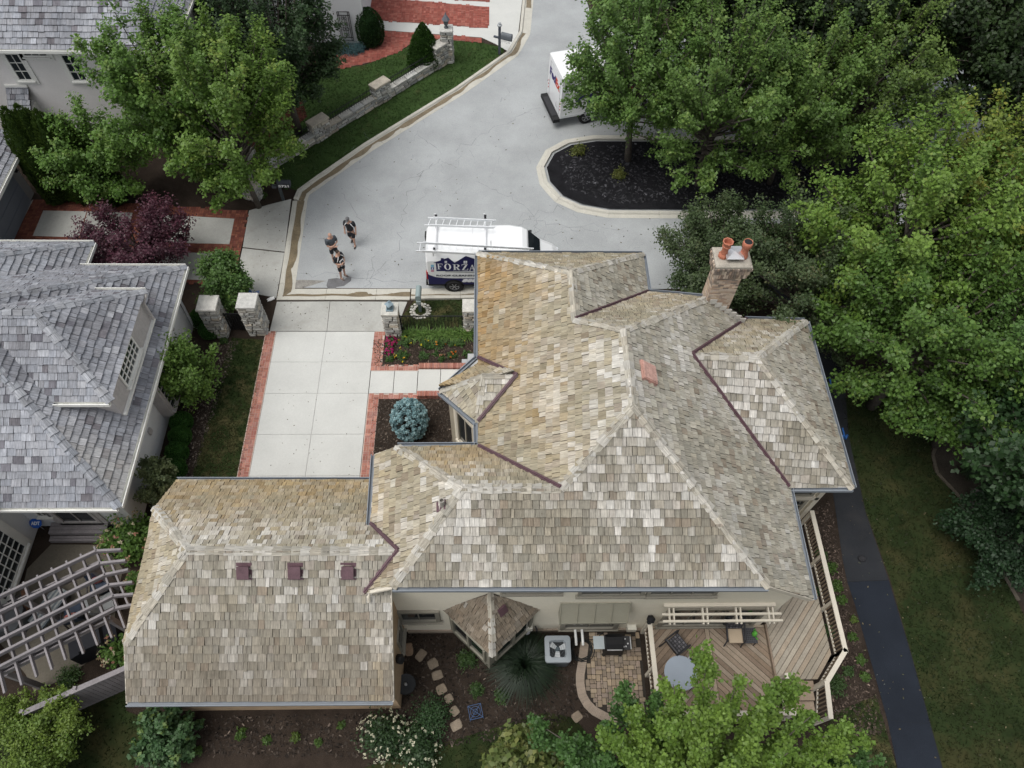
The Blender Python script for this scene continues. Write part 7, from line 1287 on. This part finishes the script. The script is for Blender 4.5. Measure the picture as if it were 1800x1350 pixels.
b = MB(); loft(b, [[CK((x, .92+y, z)) for y, z in ((-.80, .97), (-w, zt), (w, zt), (.80, .97))] for x, zt, w in ((.45, 1.0, .74), (1.0, 1.42, .62), (2.4, 1.45, .62), (3.3, 1.0, .74))], (.02, .025, .028)); b.build('glasshouse', m_glass, car); b = MB(); b.prism([CK(q) for q in ((1.0, .32, 1.43), (2.4, .32, 1.46), (2.4, 1.52, 1.46), (1.0, 1.52, 1.43))], [CK(q) for q in ((1.05, .35, 1.46), (2.35, .35, 1.49), (2.35, 1.49, 1.49), (1.05, 1.49, 1.46))], (.50, .53, .56)); b.build('roof_panel', m_paint, car)
for x in (.85, 3.75):
    for y, s in ((.12, -1), (1.72, 1)): wheel(car, (x, y, .33), .33, .2, s, CK)
for y in (.22, 1.62): b = MB(); b.box(CK((4.42, y, .68)), (.2, .3, .14), math.atan2(cd.y, cd.x), (.6, .62, .64)); b.build('headlight', m_col, car)
# ================================================================ mailboxes and small things in the street
def tunnel_box(p, d, L, w, h, col, parent, name='mail_box'):
    p, d = Vector(p), Vector(d).normalized(); s = Vector((-d.y, d.x, 0)); pr = [(-w/2, 0), (w/2, 0), (w/2, h*.5)]+[(w/2*math.cos(t), h*.5+h*.5*math.sin(t)) for t in np.linspace(.3, math.pi-.3, 6)]+[(-w/2, h*.5)]
    b = MB(); b.prism([p+s*x+Vector((0, 0, z)) for x, z in pr], [p+d*L+s*x+Vector((0, 0, z)) for x, z in pr], col); return b.build(name, m_col, parent)
mp = P(739, 547); mb_ = thing('mailbox', 'grey green mailbox on a post in a ring of white stones', 'mailbox', tuple(mp)); b = MB(); b.beam((mp[0], mp[1], 0), (mp[0], mp[1], 1.0), .13, .13, (.10, .13, .13), up=(1, 0, 0)); b.box((mp[0], mp[1]+.15, .98), (.16, .7, .06), 0, (.2, .25, .25)); b.build('post', m_col, mb_); tunnel_box((mp[0], mp[1]-.18, 1.02), (0, 1, 0), .62, .24, .26, (.25, .31, .31), mb_); b = MB(); b.box((mp[0], mp[1]-.12, .86), (.2, .22, .2), 0, (.28, .33, .33)); b.build('paper_box', m_col, mb_)
sr = thing('stone_ring', kind='structure', loc=tuple(mp))
for k in range(34):
    t = 2*math.pi*k/17+(.18 if k > 16 else 0); r_ = (.40 if k < 17 else .28)+.04*random.random(); b = MB(); b.ell((mp[0]+r_*math.cos(t), mp[1]+r_*math.sin(t), .03), (.075, .06, .04), 7, 5, jit((.46, .445, .40), .2)); b.build('edging_stone', m_stone, sr)
def numbers(parent, txt, p, ex, w, h, col=(.8, .8, .78)): b = MB(); put_text(b, txt, h*1.38, p, ex, (0, 0, 1), col, bold=.008, wide=w); return b.build('house_number', m_col, parent)
m2 = P(502, 352); mb2 = thing('mailbox', 'dark grey mailbox with white house numbers under the maple', 'mailbox', tuple(m2)); b = MB(); b.beam((m2[0]-.1, m2[1], 0), (m2[0]-.1, m2[1], 1.2), .12, .12, (.06, .07, .075), up=(1, 0, 0)); b.beam((m2[0]-.35, m2[1], .95), (m2[0]+.4, m2[1], .95), .1, .08, (.06, .07, .075)); b.build('post', m_col, mb2); tunnel_box((m2[0]-.12, m2[1], .98), (1, 0, 0), .6, .26, .3, (.055, .062, .075), mb2)
b = MB(); b.box((m2[0]+.18, m2[1]-.14, 1.06), (.62, .012, .22), 0, (.045, .05, .06)); pl = b.build('number_plate', m_col, mb2); numbers(pl, '5721', (m2[0]-.08, m2[1]-.152, .99), (1, 0, 0), .5, .13); b = MB(); b.box((m2[0]-.33, m2[1], .9), (.2, .14, .14), 0, (.09, .1, .11)); b.build('paper_box', m_col, mb2)
m3 = P(878, 95); mb3 = thing('mailbox', 'dark mailbox with hanging white numbers at the upper drive', 'mailbox', tuple(m3)); b = MB(); b.beam((m3[0], m3[1], 0), (m3[0], m3[1], 1.75), .15, .15, (.08, .09, .11), up=(1, 0, 0)); b.lathe((m3[0], m3[1], 1.75), [(.14, 0), (.14, .05), (.06, .1), (.08, .16), (.02, .2)], 8, (.35, .37, .38)); b.build('post', m_col, mb3); md = Vector((.93, -.36, 0)); b = MB(); b.beam(Vector((m3[0], m3[1], 1.02))-md*.35, Vector((m3[0], m3[1], 1.02))+md*.75, .1, .09, (.08, .09, .11)); b.build('cross_arm', m_col, mb3); tunnel_box(Vector((m3[0], m3[1], 1.08))+md*.12, md, .62, .28, .32, (.13, .145, .16), mb3)
numbers(mb3, '5729', Vector((m3[0], m3[1], .82))+md*.1+Vector((-.02, -.08, 0)), md, .55, .15)
nb = P(477, 527); b = MB(); R = Matrix.Rotation(math.radians(25), 3, 'Z')
for s in (-1, 1):
    a = Vector(nb)+R @ Vector((-.18, s*.05, .05)); c = Vector(nb)+R @ Vector((.16, s*.03, .07)); b.tube([a, a.lerp(c, .4), c], [.02, .055, .045], 6, (.78, .78, .76))
b.build('bagged_newspaper', m_col, None, None, 'white bagged newspaper lying on the kerb by the drive', 'newspaper')
rk_ = P(1514, 983); b = MB(); b.ell((rk_[0], rk_[1], .06), (.16, .13, .10), 9, 6, (.03, .03, .033)); b.build('dark_rock', m_stone, None, None, 'lone dark rock lying on the black path', 'rock')
for u, v, r, lb in ((1744,862,.36,'large grey boulder at the edge of the mulch bed'), (1720,872,.34,'middle boulder next to the larger grey one'), (1706,892,.24,'small boulder at the lawn edge of the mulch bed')):
    p = P(u, v); b = MB(); g = np.random.default_rng(int(u)); b.ell((p[0], p[1], .12), (r, r*.75, r*.6), 9, 6, (.10, .095, .085)); b.v = [tuple(np.array(x)+g.normal(0, .03, 3)) for x in b.v]; b.build('boulder', m_stone, None, None, lb, 'boulder')
for u, v in ((981,439), (822,513)): pass
# ================================================================ people
def skin_mesh(joints, edges, radii, lv=1):
    me = bpy.data.meshes.new('tmp'); me.from_pydata([tuple(j) for j in joints], edges, []); o = bpy.data.objects.new('tmp', me); COL.objects.link(o); md_ = o.modifiers.new('s', 'SKIN'); md_.use_smooth_shade = True
    for i, r in enumerate(radii): sv = me.skin_vertices[0].data[i]; sv.radius = (r, r) if not hasattr(r, '__len__') else r; sv.use_root = (i == 0)
    ss_ = o.modifiers.new('u', 'SUBSURF'); ss_.levels = lv; ss_.render_levels = lv; dg = bpy.context.evaluated_depsgraph_get(); dg.update(); m2_ = bpy.data.meshes.new_from_object(o.evaluated_get(dg)); vs = [v_.co.copy() for v_ in m2_.vertices]; fs = [tuple(p.vertices) for p in m2_.polygons]
    bpy.data.objects.remove(o); bpy.data.meshes.remove(me); bpy.data.meshes.remove(m2_); return vs, fs
skin_c = (.46, .28, .21)
def person(label, u, v, rz, arms, legs, shirt, shorts, top, head_tilt=.35, stripes_=False, hat=None, hair=None, sc=1.03):
    f0 = P(u, v); t = thing('person', label, 'person', tuple(f0)); R = Matrix.Rotation(rz, 3, 'Z'); T = lambda p: Vector(f0)+R @ (Vector(p)*sc)
    L, Rr = legs; J = [(0, 0, .94), (0, .01, 1.12), (0, .0, 1.30), (0, -.01, 1.43), (0, .02, 1.52), (0, .04, 1.58)]; E = [(0, 1), (1, 2), (2, 3), (3, 4), (4, 5)]; rad = [.135, .125, .135, .085, .055, .055]
    for s, a in ((-1, arms[0]), (1, arms[1])):
        i = len(J); sh = (s*.185, -.01, 1.41); el, wr, hd = a; J += [sh, el, wr, hd]; E += [(3, i), (i, i+1), (i+1, i+2), (i+2, i+3)]; rad += [.062, .046, .033, (.018, .036)]
    for s, l in ((-1, L), (1, Rr)):
        i = len(J); kn, an, to = l; J += [(s*.095, 0, .88), kn, an, to]; E += [(0, i), (i, i+1), (i+1, i+2), (i+2, i+3)]; rad += [.088, .058, .038, .036]
    vs, fs = skin_mesh(J, E, rad); b = MB(); b.add([T(v_) for v_ in vs], fs, skin_c)
    hc = Vector((0, .05, 1.675)); HR = R @ Matrix.Rotation(-head_tilt, 3, 'X'); hcw = T(hc); H = lambda p: hcw+HR @ (Vector(p)*sc)
    b.ell(hcw, (.076*sc, .096*sc, .118*sc), 12, 9, skin_c, HR); b.ell(H((0, .035, -.07)), (.052, .055, .05), 9, 6, skin_c, HR); b.ell(H((0, .1, -.01)), (.014, .022, .026), 6, 5, skin_c, HR)
    for s in (-1, 1): b.ell(H((s*.078, -.005, -.005)), (.012, .022, .034), 6, 5, skin_c, HR); b.ell(H((s*.03, .086, .02)), (.012, .008, .008), 6, 5, (.05, .04, .035), HR)
    b.ell(H((0, .088, -.055)), (.024, .008, .008), 6, 5, (.36, .14, .11), HR)
    for s, a in ((-1, arms[0]), (1, arms[1])):                     # five fingers a hand
        el, wr, hd = [Vector(q) for q in a]; d = (hd-wr).normalized(); sd_ = d.cross(Vector((0, 0, 1))); sd_ = sd_.normalized() if sd_.length > .05 else Vector((1, 0, 0)); cu = d.cross(sd_)
        for k, l in enumerate((.058, .068, .072, .064)): p = hd+sd_*(-.026+.0175*k); b.tube([T(p-d*.02), T(p+d*l*.5+cu*.006), T(p+d*l+cu*.022)], [.009, .0085, .007], 5, skin_c)
        p = wr+d*.03+sd_*.028; b.tube([T(p), T(p+sd_*.03+d*.025), T(p+sd_*.035+d*.055)], [.011, .010, .008], 5, skin_c)
    b.build('body', m_col, t, smooth=True)
    J2 = [J[0], J[1], J[2], J[3]]; E2 = [(0, 1), (1, 2), (2, 3)]; r2 = [(.18, .165), (.175, .17), (.19, .175), (.13, .12)]; J2[0] = (0, 0, .90)
    for s, a in ((-1, arms[0]), (1, arms[1])): i = len(J2); sh = Vector((s*.185, -.01, 1.41)); el = Vector(a[0]); J2 += [tuple(sh), tuple(sh.lerp(el, .82))]; E2 += [(3, i), (i, i+1)]; r2 += [.095, .078]
    vs, fs = skin_mesh(J2, E2, r2); b = MB(); b.add([T(v_) for v_ in vs], fs, shirt); sh_ = b.build('shirt', m_col, t, smooth=True)
    J3 = [(0, 0, .95), (0, 0, .90)]; E3 = [(0, 1)]; r3 = [.15, .155]
    for s, l in ((-1, L), (1, Rr)): i = len(J3); hp_ = Vector((s*.095, 0, .85)); kn = Vector(l[0]); J3 += [tuple(hp_), tuple(hp_.lerp(kn, .5)), tuple(hp_.lerp(kn, .93))]; E3 += [(1, i), (i, i+1), (i+1, i+2)]; r3 += [.115, .108, .10]
    vs, fs = skin_mesh(J3, E3, r3); b = MB(); b.add([T(v_) for v_ in vs], fs, shorts); sho = b.build('shorts', m_col, t, smooth=True)
    for s, l in ((-1, L), (1, Rr)):
        an, to = Vector(l[1]), Vector(l[2]); d = Vector((to.x-an.x, to.y-an.y, 0)).normalized(); m_ = Vector((an.x, an.y, an.z-.045))+d*.06; dw = R @ d; ang = math.atan2(dw.y, dw.x)-math.pi/2; b = MB(); b.ell(T(m_), (.05, .145, .05), 9, 6, top['shoe'], Matrix.Rotation(ang, 3, 'Z')); b.ell(T(m_-Vector((0, 0, .03))), (.052, .148, .02), 9, 5, (.3, .3, .3), Matrix.Rotation(ang, 3, 'Z')); b.build('shoe', m_col, t)
    if stripes_:
        for s in (-1, 1):
            b = MB(); b.tube([T((s*.07, .10, 1.49)), T((s*.15, .13, 1.40)), T((s*.20, .11, 1.28))], .018, 6, (.75, .76, .76)); b.build('shirt_stripe', m_col, sh_)
        for s, l in ((-1, L), (1, Rr)): kn = Vector(l[0]); a = Vector((s*.095, 0, .88)); b = MB(); b.tube([T(a.lerp(kn, .1)+Vector((s*.115, 0, 0))), T(a.lerp(kn, .85)+Vector((s*.10, 0, 0)))], .014, 5, (.7, .7, .7)); b.build('shorts_stripe', m_col, sho)
    if hat: b = MB(); b.ell(H((0, -.004, .035)), (.088, .104, .095), 12, 8, hat, HR); b.build('cap', m_col, t); b = MB(); b.ell(H((0, .115, .045)), (.07, .07, .012), 10, 5, tuple(x*.7 for x in hat), HR); b.build('cap_brim', m_col, t)
    if hair: b = MB(); b.ell(H((0, -.018, .022)), (.084, .095, .108), 12, 8, hair, HR); b.build('hair', m_col, t)
    return t, T
stand = (((-.11, .02, .50), (-.12, -.02, .09), (-.13, .14, .035)), ((.11, .02, .50), (.12, -.02, .09), (.13, .14, .035)))
walk_ = (((-.10, .10, .50), (-.10, .12, .09), (-.11, .28, .035)), ((.10, .0, .49), (.10, -.22, .13), (.11, -.08, .05)))
hang = (((-.25, -.02, 1.14), (-.25, .06, .90), (-.245, .09, .82)), ((.25, -.02, 1.14), (.24, .08, .91), (.235, .11, .83)))
cross = (((-.24, .08, 1.16), (.02, .23, 1.16), (.09, .23, 1.17)), ((.24, .08, 1.14), (-.02, .26, 1.10), (-.09, .26, 1.11)))
hold = (((-.24, .05, 1.15), (-.05, .25, 1.08), (.02, .27, 1.09)), ((.24, .06, 1.15), (.15, .27, 1.18), (.10, .30, 1.24)))
blk = (.013, .014, .018)
person('man in black striped shirt, black shorts and grey cap walking on the road', 622, 430, math.radians(172), hang, walk_, blk, blk, dict(shoe=(.05, .045, .04)), stripes_=True, hat=(.12, .12, .125), head_tilt=.5)
person('bald man in dark grey polo standing with folded arms', 591, 458, math.radians(-145), cross, stand, (.06, .07, .082), (.014, .016, .022), dict(shoe=(.09, .09, .09)), head_tilt=.3)
_, TP = person('dark haired man in black shirt holding a clipboard to his chest', 604, 488, math.radians(-125), hold, stand, blk, blk, dict(shoe=(.12, .09, .08)), stripes_=True, hair=(.035, .025, .02), head_tilt=.5)
cb = thing('clipboard', 'black and white clipboard held by the dark haired man', 'clipboard', tuple(TP((.08, .30, 1.2)))); b = MB(); b.prism([TP(q) for q in ((-.05, .265, 1.08), (.17, .265, 1.08), (.17, .215, 1.36), (-.05, .215, 1.36))], [TP(q) for q in ((-.05, .28, 1.08), (.17, .28, 1.08), (.17, .23, 1.36), (-.05, .23, 1.36))], (.62, .63, .64)); b.build('board', m_col, cb); b = MB(); b.prism([TP(q) for q in ((-.02, .281, 1.11), (.14, .281, 1.11), (.14, .236, 1.33), (-.02, .236, 1.33))], [TP(q) for q in ((-.02, .286, 1.11), (.14, .286, 1.11), (.14, .241, 1.33), (-.02, .241, 1.33))], (.05, .055, .06)); b.build('paper', m_col, cb)
